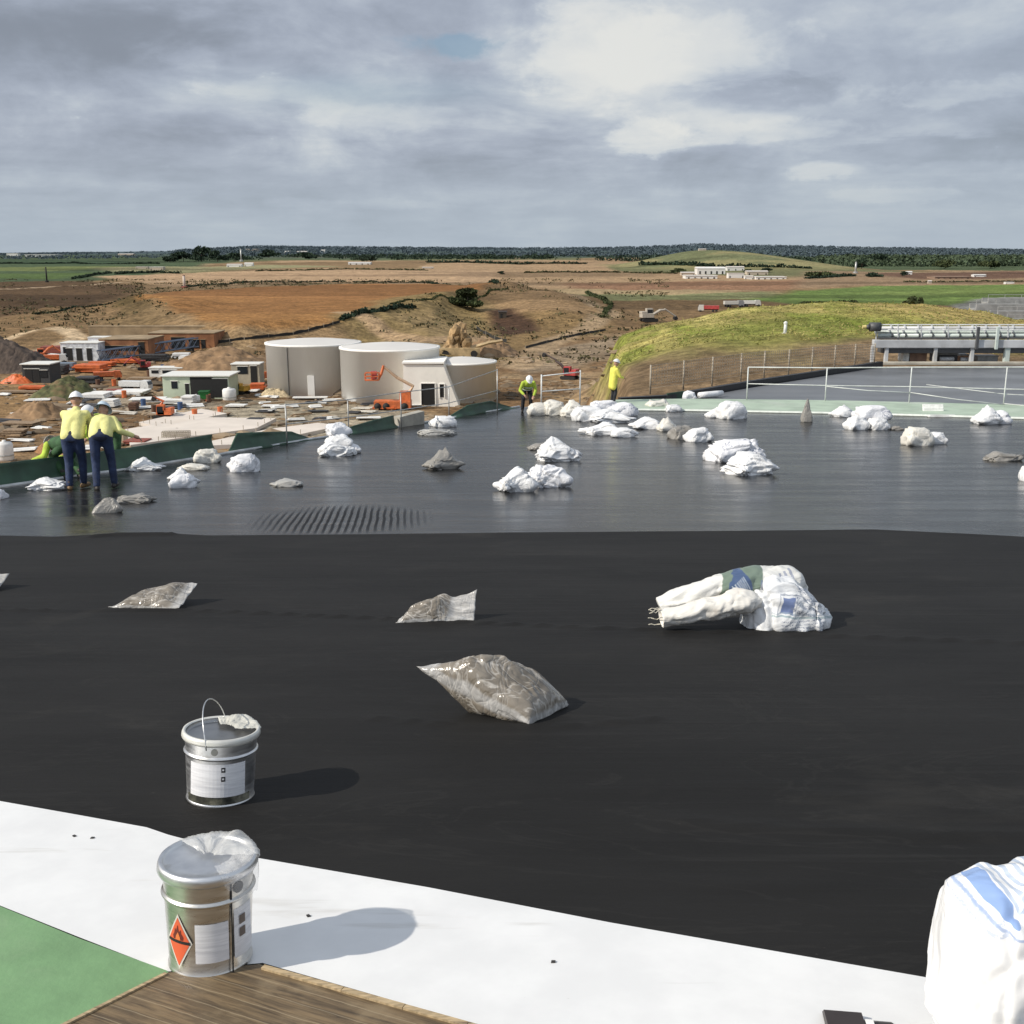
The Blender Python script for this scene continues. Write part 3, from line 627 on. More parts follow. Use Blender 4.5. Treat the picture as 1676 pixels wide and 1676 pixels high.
for px, py, w, h, k, m, lab, r in [(468, 797, 52, 16, 'f', MSC, 'small flat grey sandbag alone between the workers and the ribbed patch', .1), (176, 840, 46, 28, 'c', MSG, 'grey sandbag standing to a point in front of the workers', .3), (222, 824, 56, 18, 'f', MSG, 'flat grey sandbag right of the pointed one by the workers', .1),
    (716, 713, 62, 12, 'f', MSC, 'thin grey sandbag on the roof edge below a white sack', .1), (725, 769, 60, 38, 'p', MSG, 'folded grey sandbag with a dark side left of the peaked white sack', .5), (884, 737, 40, 13, 'f', MSG, 'flat dark grey sandbag half behind the peaked white sack', .1),
    (1320, 691, 17, 40, 'c', MSG, 'narrow grey sandbag standing upright near the kerb', .1), (1468, 704, 20, 8, 'f', MSG, 'small grey bag tail right of the small stack', 0), (1641, 755, 58, 18, 'f', MSG, 'flat grey sandbag near the right picture edge', .1)]:
    sack(px, py, w, h, k, m, lab, r, GS, name='sandbag', cat='sandbag', lr=.6)
# ------------------------------------------------------------------ near clear sandbags
def clear_bag_mat():
    m, t, b = new_mat('clear_plastic_with_sand'); tc = t.n('ShaderNodeTexCoord').outputs['Object']
    at = t.n('ShaderNodeAttribute', attribute_name='Fill').outputs[0]; sp = t.n('ShaderNodeSeparateColor'); t.link(at, sp.inputs[0]); fill = sp.outputs[0]
    n = t.noise(tc, 7, 4, .55); n2 = t.noise(t.mapping(tc, (2.5, 9, 5), rot=(0, 0, .7)), 2.4, 4, .6, 1.2)
    sand = t.mix(t.smooth(n, .3, .7), (.15, .128, .10), (.25, .22, .18)); sand = t.mix(t.math('MULTIPLY', t.smooth(n2, .56, .72), .75), sand, (.62, .58, .52))
    film = t.mix(t.smooth(n2, .4, .75), (.34, .33, .315), (.56, .55, .53))
    c = t.mix(t.smooth(t.math('ADD', fill, t.math('MULTIPLY', t.math('SUBTRACT', n, .5), .5)), .25, .55), film, sand)
    t.link(c, b.inputs['Base Color']); b.inputs['Roughness'].default_value = .24; b.inputs['Specular IOR Level'].default_value = .6
    fo = t.math('ABSOLUTE', t.math('SUBTRACT', t.noise(t.mapping(tc, (2, 6, 3), rot=(0, 0, .75)), 1.3, 3, .5, 1.4), .5)); fo2 = t.math('ABSOLUTE', t.math('SUBTRACT', t.noise(t.mapping(tc, (5, 2, 3), rot=(0, 0, .35)), 1.6, 3, .5, 1.0), .5))
    h = t.math('ADD', t.math('MULTIPLY', t.smooth(fo, 0, .10), .8), t.math('ADD', t.math('MULTIPLY', t.smooth(fo2, 0, .08), .35), t.math('MULTIPLY', n, .4)))
    c0 = t.mix(t.math('MULTIPLY', t.smooth(fo, .03, .0), .35), c, (.72, .69, .64)); c0 = t.mix(t.math('MULTIPLY', t.smooth(fo2, .02, .0), .2), c0, (.75, .73, .70)); t.link(c0, b.inputs['Base Color'])  # pale lines along the creases: film highlights painted into the base colour
    bn = t.n('ShaderNodeBump'); bn.inputs['Strength'].default_value = .38; bn.inputs['Distance'].default_value = .012; t.link(h, bn.inputs['Height']); t.link(bn.outputs[0], b.inputs['Normal'])
    return m
MCB = clear_bag_mat()
def pillow(name, q, T, fill, m, seed, N=70, edge=.35, down=.6, dz=.006):
    off = Vector((seed * 7.1, seed * 3.3, seed)); O = sum(q, Vector()) / 4; O.z = roof_z(O.y)
    def S(u, v): return q[0] * (1 - u) * (1 - v) + q[1] * u * (1 - v) + q[2] * u * v + q[3] * (1 - u) * v
    vs = []; fl = []; fs = []
    for side in (1, -1):
        for j in range(N + 1):
            for i in range(N + 1):
                u, v = i / N, j / N; p = S(u, v)
                fu = fill(u, v); e = (max(0, 4 * u * (1 - u)) ** edge) * (max(0, 4 * v * (1 - v)) ** edge)
                pu = Vector((u * 3, v * 3, 0))
                cr = ridged(pu + off, 1.1) * .5 + ridged(pu + off, 2.6) * .28 + ridged(pu + off * 2, 6) * .14
                wob = mn.noise(pu * .9 + off)
                b = T * e * (fu * (1 + .35 * wob + .22 * cr) + .10 * cr)
                edgew = .018 * mn.noise(Vector((u * 5, v * 5, 4)) + off)
                p = p + Vector((.5 * edgew, .5 * edgew, edgew * (1.5 - fu)))
                p.z += b if side > 0 else -b * down
                g = roof_z(p.y) + dz
                if p.z < g: p.z = g if side < 0 else g + .003
                if side < 0: p.z = min(p.z, vs_top[len(vs) - (N + 1) ** 2].z - .0015) if True else p.z
                vs.append(p); fl.append(min(1, fu * e ** .5))
        if side > 0: vs_top = list(vs)
    n1 = (N + 1) ** 2
    for j in range(N):
        for i in range(N):
            a = j * (N + 1) + i; fs.append((a, a + 1, a + N + 2, a + N + 1)); fs.append((n1 + a, n1 + a + N + 1, n1 + a + N + 2, n1 + a + 1))
    rim = [i for i in range(N + 1)] + [j * (N + 1) + N for j in range(1, N + 1)] + [N * (N + 1) + i for i in range(N - 1, -1, -1)] + [j * (N + 1) for j in range(N - 1, 0, -1)]
    for k in range(len(rim)): a, b = rim[k], rim[(k + 1) % len(rim)]; fs.append((a, n1 + a, n1 + b, b))
    mb = MB(); mb.add([p - O for p in vs], fs)
    me = bpy.data.meshes.new(name); me.from_pydata(mb.v, [], mb.f)
    ca = me.color_attributes.new('Fill', 'FLOAT_COLOR', 'POINT'); ca.data.foreach_set('color', np.repeat(np.array(fl + [])[:, None], 4, 1).astype(np.float32).ravel())
    me.polygons.foreach_set('use_smooth', [True] * len(me.polygons))
    o = obj(name, me, m); o.location = O; return o
g0 = roof(865, 1188); Y0 = g0.y
def up(px, py, y): return aty(px, py, y)
q = [up(682, 1090, Y0 + .30), up(868, 1186, Y0), roof(931, 1153, .02), up(800, 1082, Y0 + .48)]
tag(pillow('sandbag', q, .125, lambda u, v: .12 + .95 * sstep(.08, .62, u + .22 * (1 - v)), MCB, 3, down=1.0), 'big clear plastic sandbag in the centre foreground with one corner raised', 'sandbag', 'clear sandbags on the black membrane')
g1 = roof(700, 1020); Y1 = g1.y
q = [roof(648, 1020, .004), roof(776, 1016, .004), up(780, 967, Y1 + .22), up(668, 1000, Y1 + .22)]
tag(pillow('sandbag', q, .075, lambda u, v: .06 + 1.0 * sstep(.0, .12, u) * sstep(.74, .5, u), MCB, 8, down=.5), 'clear sandbag with an empty torn end standing up behind the big one', 'sandbag', 'clear sandbags on the black membrane')
g2 = roof(250, 997); Y2 = g2.y
q = [roof(176, 995, .004), roof(292, 998, .004), up(324, 953, Y2 + .30), up(232, 975, Y2 + .36)]
tag(pillow('sandbag', q, .070, lambda u, v: .12 + .9 * sstep(.0, .25, u) * sstep(1.0, .72, u), MCB, 14, down=.5), 'flat clear sandbag with an upturned right corner on the left', 'sandbag', 'clear sandbags on the black membrane')
g3 = roof(0, 968); q = [roof(-70, 968, .004), roof(-4, 966, .02), up(16, 938, g3.y + .2), up(-70, 946, g3.y + .3)]
tag(pillow('sandbag', q, .06, lambda u, v: .2 + .5 * sstep(1, .5, u), MSC, 19, N=40), 'pale sandbag corner at the left picture edge', 'sandbag', 'clear sandbags on the black membrane')
# ------------------------------------------------------------------ big printed sacks
def print_mat(name, base, masks, dirt=(.42, .38, .32), warp=.05, bst=.40):
    """masks: list of (kind, axis pair, cx, cy, hw, hh, rot, colour, amount)"""
    m, t, b = new_mat(name); tc = t.n('ShaderNodeTexCoord').outputs['Object']; sx = t.n('ShaderNodeSeparateXYZ'); t.link(tc, sx.inputs[0])
    n = t.noise(tc, 6, 6, .6); c = t.mix(t.smooth(n, .3, .7), [k * .9 for k in base], base)
    d = t.smooth(t.noise(tc, 4, 6, .7), .58, .75); c = t.mix(t.math('MULTIPLY', d, .3), c, dirt)
    wn = t.n('ShaderNodeTexNoise'); wn.inputs['Scale'].default_value = 9; wn.inputs['Detail'].default_value = 4; t.link(tc, wn.inputs['Vector']); wsep = t.n('ShaderNodeSeparateColor'); t.link(wn.outputs['Color'], wsep.inputs[0])
    for kind, axs, cx, cy, hw, hh, rot, colr, amt in masks:
        X = t.math('SUBTRACT', t.math('ADD', sx.outputs[axs[0]], t.math('MULTIPLY', t.math('SUBTRACT', wsep.outputs[0], .5), warp)), cx); Y = t.math('SUBTRACT', t.math('ADD', sx.outputs[axs[1]], t.math('MULTIPLY', t.math('SUBTRACT', wsep.outputs[1], .5), warp)), cy)
        cr, sr = math.cos(rot), math.sin(rot)
        U = t.math('DIVIDE', t.math('ADD', t.math('MULTIPLY', X, cr), t.math('MULTIPLY', Y, sr)), hw); V = t.math('DIVIDE', t.math('SUBTRACT', t.math('MULTIPLY', Y, cr), t.math('MULTIPLY', X, sr)), hh)
        if kind in ('ell', 'ring'): r = t.math('SQRT', t.math('ADD', t.math('MULTIPLY', U, U), t.math('MULTIPLY', V, V)))
        else: r = t.math('MAXIMUM', t.math('ABSOLUTE', U), t.math('ABSOLUTE', V))
        k = t.smooth(r, .94, 1.0, 1, 0)
        if kind in ('ring', 'frame'): k = t.math('MULTIPLY', k, t.smooth(r, .86, .9))
        if kind == 'text':                              # rows of worn unreadable print
            row = t.smooth(t.math('SINE', t.math('MULTIPLY', V, 13)), -.1, .2); gl = t.smooth(t.noise(t.mapping(tc, (95, 95, 95)), 1, 1), .45, .52); k = t.math('MULTIPLY', k, t.math('MULTIPLY', row, gl))
        if kind == 'bars':
            row = t.smooth(t.math('SINE', t.math('ADD', t.math('MULTIPLY', U, 22), t.math('MULTIPLY', t.noise(tc, 12, 3), 5))), .0, .3); k = t.math('MULTIPLY', k, row)
        c = t.mix(t.math('MULTIPLY', k, amt), c, colr)
    t.link(c, b.inputs['Base Color']); b.inputs['Roughness'].default_value = .4
    fo = t.math('ABSOLUTE', t.math('SUBTRACT', t.noise(t.mapping(tc, (1, 1.6, 1.6), rot=(0, .5, .5)), 2.6, 3, .5, 1.0), .5))
    h = t.math('ADD', t.math('MULTIPLY', t.smooth(fo, 0, .16), .9), t.math('MULTIPLY', t.noise(tc, 9, 4, .55, .6), .4))
    bn = t.n('ShaderNodeBump'); bn.inputs['Strength'].default_value = bst; bn.inputs['Distance'].default_value = .018; t.link(h, bn.inputs['Height']); t.link(bn.outputs[0], b.inputs['Normal'])
    return m
BLUE = (.07, .13, .34); GREEN = (.03, .10, .05); GREY = (.22, .25, .33)
def tube_sack(name, pts, rad, m, seed, open0=False, n=40, per=14, O=None, flat=.78):
    pts = [Vector(p) for p in pts]; P = []; Rr = []
    for i in range(len(pts) - 1):
        p0, p1, p2, p3 = pts[max(0, i - 1)], pts[i], pts[i + 1], pts[min(len(pts) - 1, i + 2)]
        for k in range(per):
            t = k / per; P.append(.5 * ((2 * p1) + (p2 - p0) * t + (2 * p0 - 5 * p1 + 4 * p2 - p3) * t * t + (3 * p1 - p0 - 3 * p2 + p3) * t ** 3)); Rr.append(rad[i] + (rad[i + 1] - rad[i]) * (t * t * (3 - 2 * t)))
    P.append(pts[-1]); Rr.append(rad[-1]); off = Vector((seed * 5.3, seed, -seed * 2))
    vs = []; m_ = len(P); O = O or P[0]
    for i, p in enumerate(P):
        d = (P[min(i + 1, m_ - 1)] - P[max(0, i - 1)]).normalized(); s = d.cross(Vector((0, 0, 1))).normalized(); w = s.cross(d)
        for k in range(n):
            a = 2 * math.pi * k / n; dr = s * math.cos(a) + w * math.sin(a) * flat
            pu = Vector((i * .09, math.cos(a) * 1.2, math.sin(a) * 1.2)) + off
            r = Rr[i] * (1 + .24 * mn.noise(pu) + .13 * ridged(pu, 1.4) + .05 * ridged(pu, 3.2) - .05 - .10 * math.exp(-((math.sin(i * .23 + 2.2 * math.cos(a) + seed)) / .16) ** 2))
            q = p + dr * r; g = roof_z(q.y) + .008
            if q.z < g: q.z = g + .0005 * k
            vs.append(q - O)
    fs = [(i * n + k, i * n + (k + 1) % n, (i + 1) * n + (k + 1) % n, (i + 1) * n + k) for i in range(m_ - 1) for k in range(n)]
    fs.append(tuple((m_ - 1) * n + k for k in range(n)))
    mb = MB(); mb.add(vs, fs)
    if open0:                                              # inner wall of the open mouth
        nn = len(mb.v); c = sum((Vector(v) for v in vs[:n]), Vector()) / n; dp = (P[6] - P[0])
        for k in range(n): mb.v.append(tuple(c + (Vector(vs[k]) - c) * .93))
        for k in range(n): mb.v.append(tuple(c + dp + (Vector(vs[k]) - c) * .8))
        mb.f += [(k, nn + k, nn + (k + 1) % n, (k + 1) % n) for k in range(n)] + [(nn + k, nn + n + k, nn + n + (k + 1) % n, nn + (k + 1) % n) for k in range(n)] + [tuple(nn + n + k for k in range(n))]
    else: mb.f.append(tuple(range(n - 1, -1, -1)))
    me = bpy.data.meshes.new(name); me.from_pydata(mb.v, [], mb.f); me.validate()
    bm = bmesh.new(); bm.from_mesh(me); bmesh.ops.recalc_face_normals(bm, faces=bm.faces); bm.to_mesh(me); bm.free()
    me.polygons.foreach_set('use_smooth', [True] * len(me.polygons)); o = obj(name, me, m); o.location = O; return o
gb = roof(1250, 1036); YB = gb.y; S_ = mpp(gb)
GL = 'big printed sacks lying together'
def tp(px, py, y, r):
    p = aty(px, py, y); p.z = max(p.z, roof_z(p.y) + r * .9); return p
o = tube_sack('white_sack', [tp(1078, 990, YB + .26, .08), tp(1130, 973, YB + .28, .08), tp(1185, 958, YB + .32, .1), tp(1240, 950, YB + .38, .12), tp(1290, 952, YB + .43, .13), tp(1318, 965, YB + .45, .06)], [.070, .092, .108, .13, .125, .04],
    print_mat('sack_print_green', (.78, .77, .73), [('box', (0, 2), .60, .12, .15, .22, -.25, GREEN, .8), ('ell', (0, 2), .60, .13, .095, .12, 0, (.05, .09, .22), .85), ('bars', (0, 2), .61, .14, .06, .06, .5, (.6, .65, .68), .7), ('bars', (0, 2), .90, .12, .14, .10, .2, (.12, .16, .30), .6)]), 5)
tag(o, 'long white sack with green and blue print at the back of the big pile', 'sack', GL)
o = tube_sack('white_sack', [tp(1082, 1012, YB + .06, .085), tp(1130, 1003, YB + .08, .085), tp(1175, 994, YB + .1, .085), tp(1212, 984, YB + .14, .085), tp(1240, 985, YB + .18, .06)], [.080, .086, .095, .115, .07],
    print_mat('sack_plain', (.80, .77, .71), [('frame', (0, 2), .42, -.02, .06, .05, 0, (.30, .29, .30), .7)], (.55, .38, .25)), 9, open0=True)
tag(o, 'long rolled white sack with a dark open mouth at the front left of the pile', 'sack', GL)
mth = mat('pale_string', (.62, .58, .48), .8)
s0 = roof(1075, 1034); mb = MB()
c0 = tp(1078, 1012, YB + .04, .085)
for sd in range(5):
    rng = random.Random(sd); a = rng.uniform(0, 6.28); p = c0 + Vector((0, math.cos(a) * .07, math.sin(a) * .07)); pts = [p + Vector((.02, 0, 0))]
    for k in range(4): pts.append(pts[-1] + Vector((-.022, rng.uniform(-.015, .015), rng.uniform(-.02, .016))))
    for w_ in pts: w_.z = max(w_.z, roof_z(w_.y) + .008)
    MB().path([w_ - o.location for w_ in pts], .0035, 5).build('string', mth, o)
def big_sack():
    rng = random.Random(4); off = Vector((3.3, 9.1, 4)); bm = bmesh.new(); bmesh.ops.create_icosphere(bm, subdivisions=6, radius=1)
    y = YB + .30; c = aty(1285, 1000, y); L = 72 * S_ * 1.04
    for v in bm.verts:
        d = v.co.normalized(); q = Vector([math.copysign(abs(k) ** .62, k) for k in d])
        s = 1 + .10 * mn.noise(d * 1.2 + off) + .07 * ridged(d + off, 2.1) + .035 * ridged(d + off * 2, 5) + .014 * ridged(d + off, 12)
        t_ = d.x + .28 * d.z + .06 * mn.noise(d * 3) + .22; s += -.13 * math.exp(-(t_ / .06) ** 2) + .05 * math.exp(-((t_ + .2) / .14) ** 2)
        for n_, c_, a_, w_ in ((Vector((.5, -.4, .75)), .5, .06, .06), (Vector((.8, -.5, -.1)), .55, .05, .05), (Vector((-.6, -.6, .5)), .5, .05, .06), (Vector((.3, -.8, .5)), .72, .05, .05), (Vector((.9, .1, .5)), .45, .05, .05)):
            t_ = n_.normalized().dot(d) + .12 * mn.noise(d * 1.8 + off) - c_; s += a_ * (-math.exp(-(t_ / w_) ** 2) + .6 * math.exp(-((t_ - 1.8 * w_) / (1.2 * w_)) ** 2))
        q *= s * .92; x, yy, z = q
        # outline of the photo: steep left front, long fall to a square snout on the right
        top = np.interp(x, [-1, -.75, -.3, .1, .42, .66, .74, .9, 1], [.42, .92, 1.18, 1.12, .82, .60, .50, .48, .50])
        z = z * top if z > 0 else max(z, -.35) * .6
        yy *= np.interp(x, [-1, -.3, .4, 1], [.85, 1, .9, .62])
        if x > .6: yy -= .12
        v.co = Vector((x * L, yy * .30, z * .30))
    zm = min(v.co.z for v in bm.verts)
    for v in bm.verts: v.co.z -= zm
    me = bpy.data.meshes.new('white_sack'); bm.to_mesh(me); bm.free(); me.polygons.foreach_set('use_smooth', [True] * len(me.polygons))
    m = print_mat('sack_print_blue', (.80, .81, .82), [('box', (0, 2), -.02, .21, .05, .065, -.1, BLUE, .85), ('frame', (0, 2), -.02, .21, .072, .085, -.1, (.3, .33, .40), .8), ('text', (0, 2), .14, .23, .12, .10, -.35, GREY, .75), ('text', (0, 2), .10, .07, .17, .05, .05, GREY, .7), ('box', (0, 2), .10, .125, .24, .008, -.05, (.30, .40, .42), .7), ('box', (0, 2), .10, .145, .24, .006, -.05, (.30, .36, .42), .6), ('text', (0, 1), -.05, .08, .22, .12, .2, (.25, .28, .40), .7)])
    o = obj('white_sack', me, m); o.location = (c.x, y, roof_z(y) - .02); o.rotation_euler = (-math.atan(RB + 2 * RC * y), 0, -.10)
    tag(o, 'plump white sack with blue square print at the right of the big pile', 'sack', GL)
big_sack()
def corner_sack():
    CR = [(Vector(n).normalized(), c, a, w) for n, c, a, w in (((.7, -.2, .7), .35, .07, .09), ((-.5, .2, .8), .10, .05, .07), ((.9, -.3, -.2), .30, .06, .08), ((.3, -.6, .7), .75, .04, .05), ((-.8, -.3, .5), .45, .04, .06), ((.5, -.5, -.7), .45, .06, .08), ((.2, -.9, .3), .55, .05, .06), ((-.3, -.8, -.5), .6, .05, .06))]
    off = Vector((13.3, 2.1, 7)); bm = bmesh.new(); bmesh.ops.create_icosphere(bm, subdivisions=6, radius=1)
    b = roof(1690, 1740); H = aty(1615, 1405, b.y + .08).z - roof_z(b.y)
    for v in bm.verts:
        d = v.co.normalized(); q = Vector([math.copysign(abs(k) ** .6, k) for k in d])
        s = 1 + .05 * mn.noise(d * 1.2 + off) + .045 * ridged(d + off, 1.4) + .022 * ridged(d + off * 2, 3.0) + .004 * ridged(d + off, 9)
        for n_, c_, a_, w_ in CR:
            t_ = n_.dot(d) + .16 * mn.noise(d * 1.5 + off) - c_; s += a_ * (-math.exp(-(t_ / w_) ** 2) + .6 * math.exp(-((t_ - 1.8 * w_) / (1.2 * w_)) ** 2))
        x, yy, z = q * s * .93
        k = (z + 1) / 2
        w = np.interp(k, [0, .12, .3, .6, .85, 1.05], [1.30, 1.10, 1.0, .95, .86, .60])
        v.co = Vector((x * .30 * w - .0 + .0 * k - .055 * k * k, yy * .22 * w, z * .5))
        v.co.z -= max(0, x) * .10 * k
    z0 = min(v.co.z for v in bm.verts); z1 = max(v.co.z for v in bm.verts)
    for v in bm.verts: v.co.z = (v.co.z - z0) / (z1 - z0) * H
    me = bpy.data.meshes.new('white_sack'); bm.to_mesh(me); bm.free(); me.polygons.foreach_set('use_smooth', [True] * len(me.polygons))
    m = print_mat('sack_print_pale', (.84, .84, .84), [('ring', (0, 2), -.15, H * .945, .125, .05, .22, (.20, .30, .52), .7), ('ell', (0, 2), -.215, H * .915, .024, .020, .25, (.12, .27, .60), .8), ('bars', (0, 2), -.12, H * .955, .075, .026, .3, (.10, .24, .46), .5), ('text', (0, 2), -.255, H * .90, .022, .04, .2, (.3, .4, .6), .5)], (.66, .64, .60), .022, .3)
    o = obj('white_sack', me, m); o.location = (b.x + .040, b.y, roof_z(b.y) + ZW); o.rotation_euler = (0, 0, .1)
    tag(o, 'large white sack with blue print in the right foreground corner', 'sack')
corner_sack()
# dark offcut and scraps on the white strip
b = roof(1400, 1680, ZW); mb = MB()
mb.xprism([(-.05, 0), (.05, 0), (.03, .022), (-.035, .028)], -.08, .02).xprism([(-.045, 0), (.03, 0), (.012, .01), (-.03, .016)], .02, .10)
o = mb.build('plastic_offcut', mat('dark_brown_plastic', (.035, .025, .022), .4)); o.location = b; o.rotation_euler = (0, 0, -.12); tag(o, 'dark brown plastic offcut on the white strip at the bottom edge', 'offcut')
mb = MB().box((.035, -.012, .021), (.022, .03, .006)); mb.build('sticker', mat('white_paper', (.8, .8, .78), .6), o)
for px, py, lab in ((905, 1575, 'small black scrap on the white strip below the middle'), (505, 1500, 'small black scrap in the front tin shadow'), (122, 1369, 'larger black flake on the white strip at left'), (151, 1372, 'tiny black flake right of the larger one at left')):
    p = roof(px, py, ZW); mb = MB(); mb.prism([(-.007, -.004), (.006, -.006), (.009, .003), (-.003, .006)], .0005, .004); mb.f and None
    o = mb.build('scrap', mat('black_scrap', (.03, .028, .026), .7)); o.location = p; o.rotation_euler = (0, 0, px); tag(o, lab, 'scrap', 'dark scraps on the white strip')
# ------------------------------------------------------------------ PAINT TINS
def metal_mat(name, col, rough, dirtc=(.25, .2, .13)):
    m, t, b = new_mat(name); tc = t.n('ShaderNodeTexCoord').outputs['Object']
    n = t.noise(t.mapping(tc, (5, 5, 30)), 3, 5); d = t.smooth(t.noise(tc, 9, 6, .7), .55, .75)
    c = t.mix(t.smooth(n, .3, .7), [k * .85 for k in col], col); c = t.mix(t.math('MULTIPLY', d, .35), c, dirtc); t.link(c, b.inputs['Base Color'])
    b.inputs['Metallic'].default_value = 1; t.link(t.smooth(n, .2, .8, rough - .06, rough + .1), b.inputs['Roughness'])
    bn = t.n('ShaderNodeBump'); bn.inputs['Strength'].default_value = .2; bn.inputs['Distance'].default_value = .004; t.link(t.noise(tc, 8, 4), bn.inputs['Height']); t.link(bn.outputs[0], b.inputs['Normal']); return m
MT = metal_mat('tin_metal', (.72, .70, .66), .30, (.4, .36, .28)); MT2 = metal_mat('tin_metal_bright', (.82, .82, .82), .36); mlab = mat('paper_label', (.72, .72, .74), .55, var=.10, scale=9, dirt=((.48, .49, .53), .6), stretch=(1, 1, 14)); mblk = mat('black_print', (.02, .02, .02), .6)
mora = mat('orange_print', (.75, .13, .05), .5, var=.1); mflm = mat('dark_red_print', (.16, .025, .02), .5); myel = mat('flame_orange', (.80, .22, .06), .5)
mfilm = mat('cloudy_plastic_film', (.80, .80, .78), .2, alpha=.45, var=.1, scale=8, bump=.6, bscale=18)
def curved(r, a0, a1, z0, z1, n=16, shape=None):
    """patch on the tin wall between angles a0..a1; shape: polygon in unit (u,v) space"""
    mb = MB()
    if shape is None:
        vs = [(r * math.cos(a0 + (a1 - a0) * i / n), r * math.sin(a0 + (a1 - a0) * i / n), z) for z in (z0, z1) for i in range(n + 1)]
        return mb.add(vs, [(i, i + 1, n + 2 + i, n + 1 + i) for i in range(n)])
    bm = bmesh.new(); f = bm.faces.new([bm.verts.new((u, v, 0)) for u, v in shape])
    for k in range(1, 14): bmesh.ops.bisect_plane(bm, geom=bm.verts[:] + bm.edges[:] + bm.faces[:], plane_co=(-1 + k / 7, 0, 0), plane_no=(1, 0, 0))
    for v in bm.verts:
        a = a0 + (a1 - a0) * (v.co.x + 1) / 2; z = z0 + (z1 - z0) * (v.co.y + 1) / 2; v.co = (r * math.cos(a), r * math.sin(a), z)
    return mb.bm(bm)
def tin_common(t, rad, H, taper, m, rimw=.010):
    rt = rad; rb = rad * taper
    def rr(z): return rb + (rt - rb) * z / H
    prof = [(rb + .003, 0), (rb + .005, .004), (rb + .003, .012), (rr(.015), .015), (rr(H * .3), H * .3), (rr(H * .68), H * .68), (rr(H * .695), H * .695), (rr(H * .7) + .006, H * .702), (rr(H * .715) + .0085, H * .714), (rr(H * .73) + .006, H * .726), (rr(H * .735), H * .733), (rr(H * .745), H * .745), (rr(H * .89), H * .89), (rr(H * .9), H * .9)]
    MB().lathe(prof, 72).build('body', m, t, True)
    lid = [(rr(H * .9) + .001, H * .895), (rt + rimw, H * .90), (rt + rimw + .004, H * .93), (rt + rimw + .002, H * .97), (rt + rimw - .002, H), (rt + rimw - .010, H * 1.0), (rt + rimw - .014, H * .985), (rt + rimw - .018, H * .965), (rt * .6, H * .962), (.002, H * .962)]
    return rr, lid
def film(t, r, z, seed, amp, a0, a1, m, skirt=.05, inner=.35, name='plastic_film'):
    rng = random.Random(seed); n = 60; rows = 14; vs = []; off = Vector((seed, seed * 2, 3))
    for j in range(rows + 1):
        f = j / rows
        for i in range(n + 1):
            u = i / n; a = a0 + (a1 - a0) * u; env = math.sin(math.pi * u) ** .6
            rr = r * (inner + (1 - inner) * min(1, f * 1.25)) + (.006 if f > .8 else 0)
            p = Vector((math.cos(a) * 3, math.sin(a) * 3, f * 3)) + off
            hump = amp * env * math.sin(math.pi * min(1, f * 1.1)) * (.55 + .9 * mn.noise(p * .75) + .10 * ridged(p, 1.2))
            zz = z + hump + .004 * ridged(p, 4)
            if f > .8: zz -= skirt * (f - .8) / .2 * env * (1 + .4 * mn.noise(p * 1.5))
            vs.append((rr * math.cos(a) * (1 + .03 * mn.noise(p * 2)), rr * math.sin(a) * (1 + .03 * mn.noise(p * 2)), zz))
    fs = [(j * (n + 1) + i, j * (n + 1) + i + 1, (j + 1) * (n + 1) + i + 1, (j + 1) * (n + 1) + i) for j in range(rows) for i in range(n)]
    return MB().add(vs, fs).build(name, m, t, True)
# front tin
b = roof(345, 1566, ZW + .012); Hn = aty(332, 1405, b.y).z - b.z; rn = 80 * mpp(b + Vector((0, 0, Hn))) - .012
tn = thing('paint_tin', 'shiny metal paint tin with an orange flame hazard diamond in the foreground', 'paint tin', b, 0, 'paint tins'); tn.rotation_euler = (-.06, .02, 0)
rr, lid = tin_common(tn, rn, Hn, .90, MT)
MB().lathe(lid, 72, cap0=False).build('lid', MT2, tn, True)
A = R(-90)
curved(rr(Hn * .32) + .0045, A - .06, A + .70, Hn * .17, Hn * .54).build('label', mlab, tn); curved(rr(Hn * .32) + .0045, A + .84, A + 1.45, Hn * .15, Hn * .62).build('label', mlab, tn)
rd = rr(Hn * .34) + .0055
dia = curved(rd, A - .84, A - .12, Hn * .10, Hn * .62, shape=[(0, -1), (1, 0), (0, 1), (-1, 0)]); dia = dia.build('hazard_diamond', mat('diamond_border', (.70, .68, .62), .5), tn)
curved(rd + .0008, A - .84, A - .12, Hn * .10, Hn * .62, shape=[(0, -.88), (.86, 0), (0, .88), (-.86, 0)]).build('orange_field', mora, dia)
curved(rd + .0016, A - .84, A - .12, Hn * .10, Hn * .62, shape=[(-.88, -.05), (.88, -.05), (.86, .06), (-.86, .06)]).build('black_band', mblk, dia)
curved(rd + .0016, A - .84, A - .12, Hn * .10, Hn * .62, shape=[(-.38, .08), (.38, .08), (.42, .2), (.26, .32), (.22, .46), (.08, .36), (0, .62), (-.14, .4), (-.24, .48), (-.3, .3), (-.42, .2)]).build('flame', mflm, dia)
curved(rd + .0024, A - .84, A - .12, Hn * .10, Hn * .62, shape=[(-.2, .08), (.2, .08), (.16, .2), (.02, .36), (-.14, .22)]).build('flame_core', myel, dia)
curved(rr(Hn * .5) + .006, A + .75, A + .79, Hn * .02, Hn * .93).build('seam', mblk, tn)
curved(rr(Hn * .8) + .004, A + .82, A + 1.10, Hn * .77, Hn * .88, shape=[(math.cos(k * .52) * .98, math.sin(k * .52) * .98) for k in range(12)]).build('handle_ear', mat('dark_hole', (.03, .028, .025), .5), tn)
mpic = mat('brown_print', (.13, .10, .08), .6)
for k in range(2): curved(rr(Hn * .45) + .0055, A + .98, A + 1.16, Hn * (.46 - k * .12), Hn * (.545 - k * .12)).build('pictogram', mpic, tn)
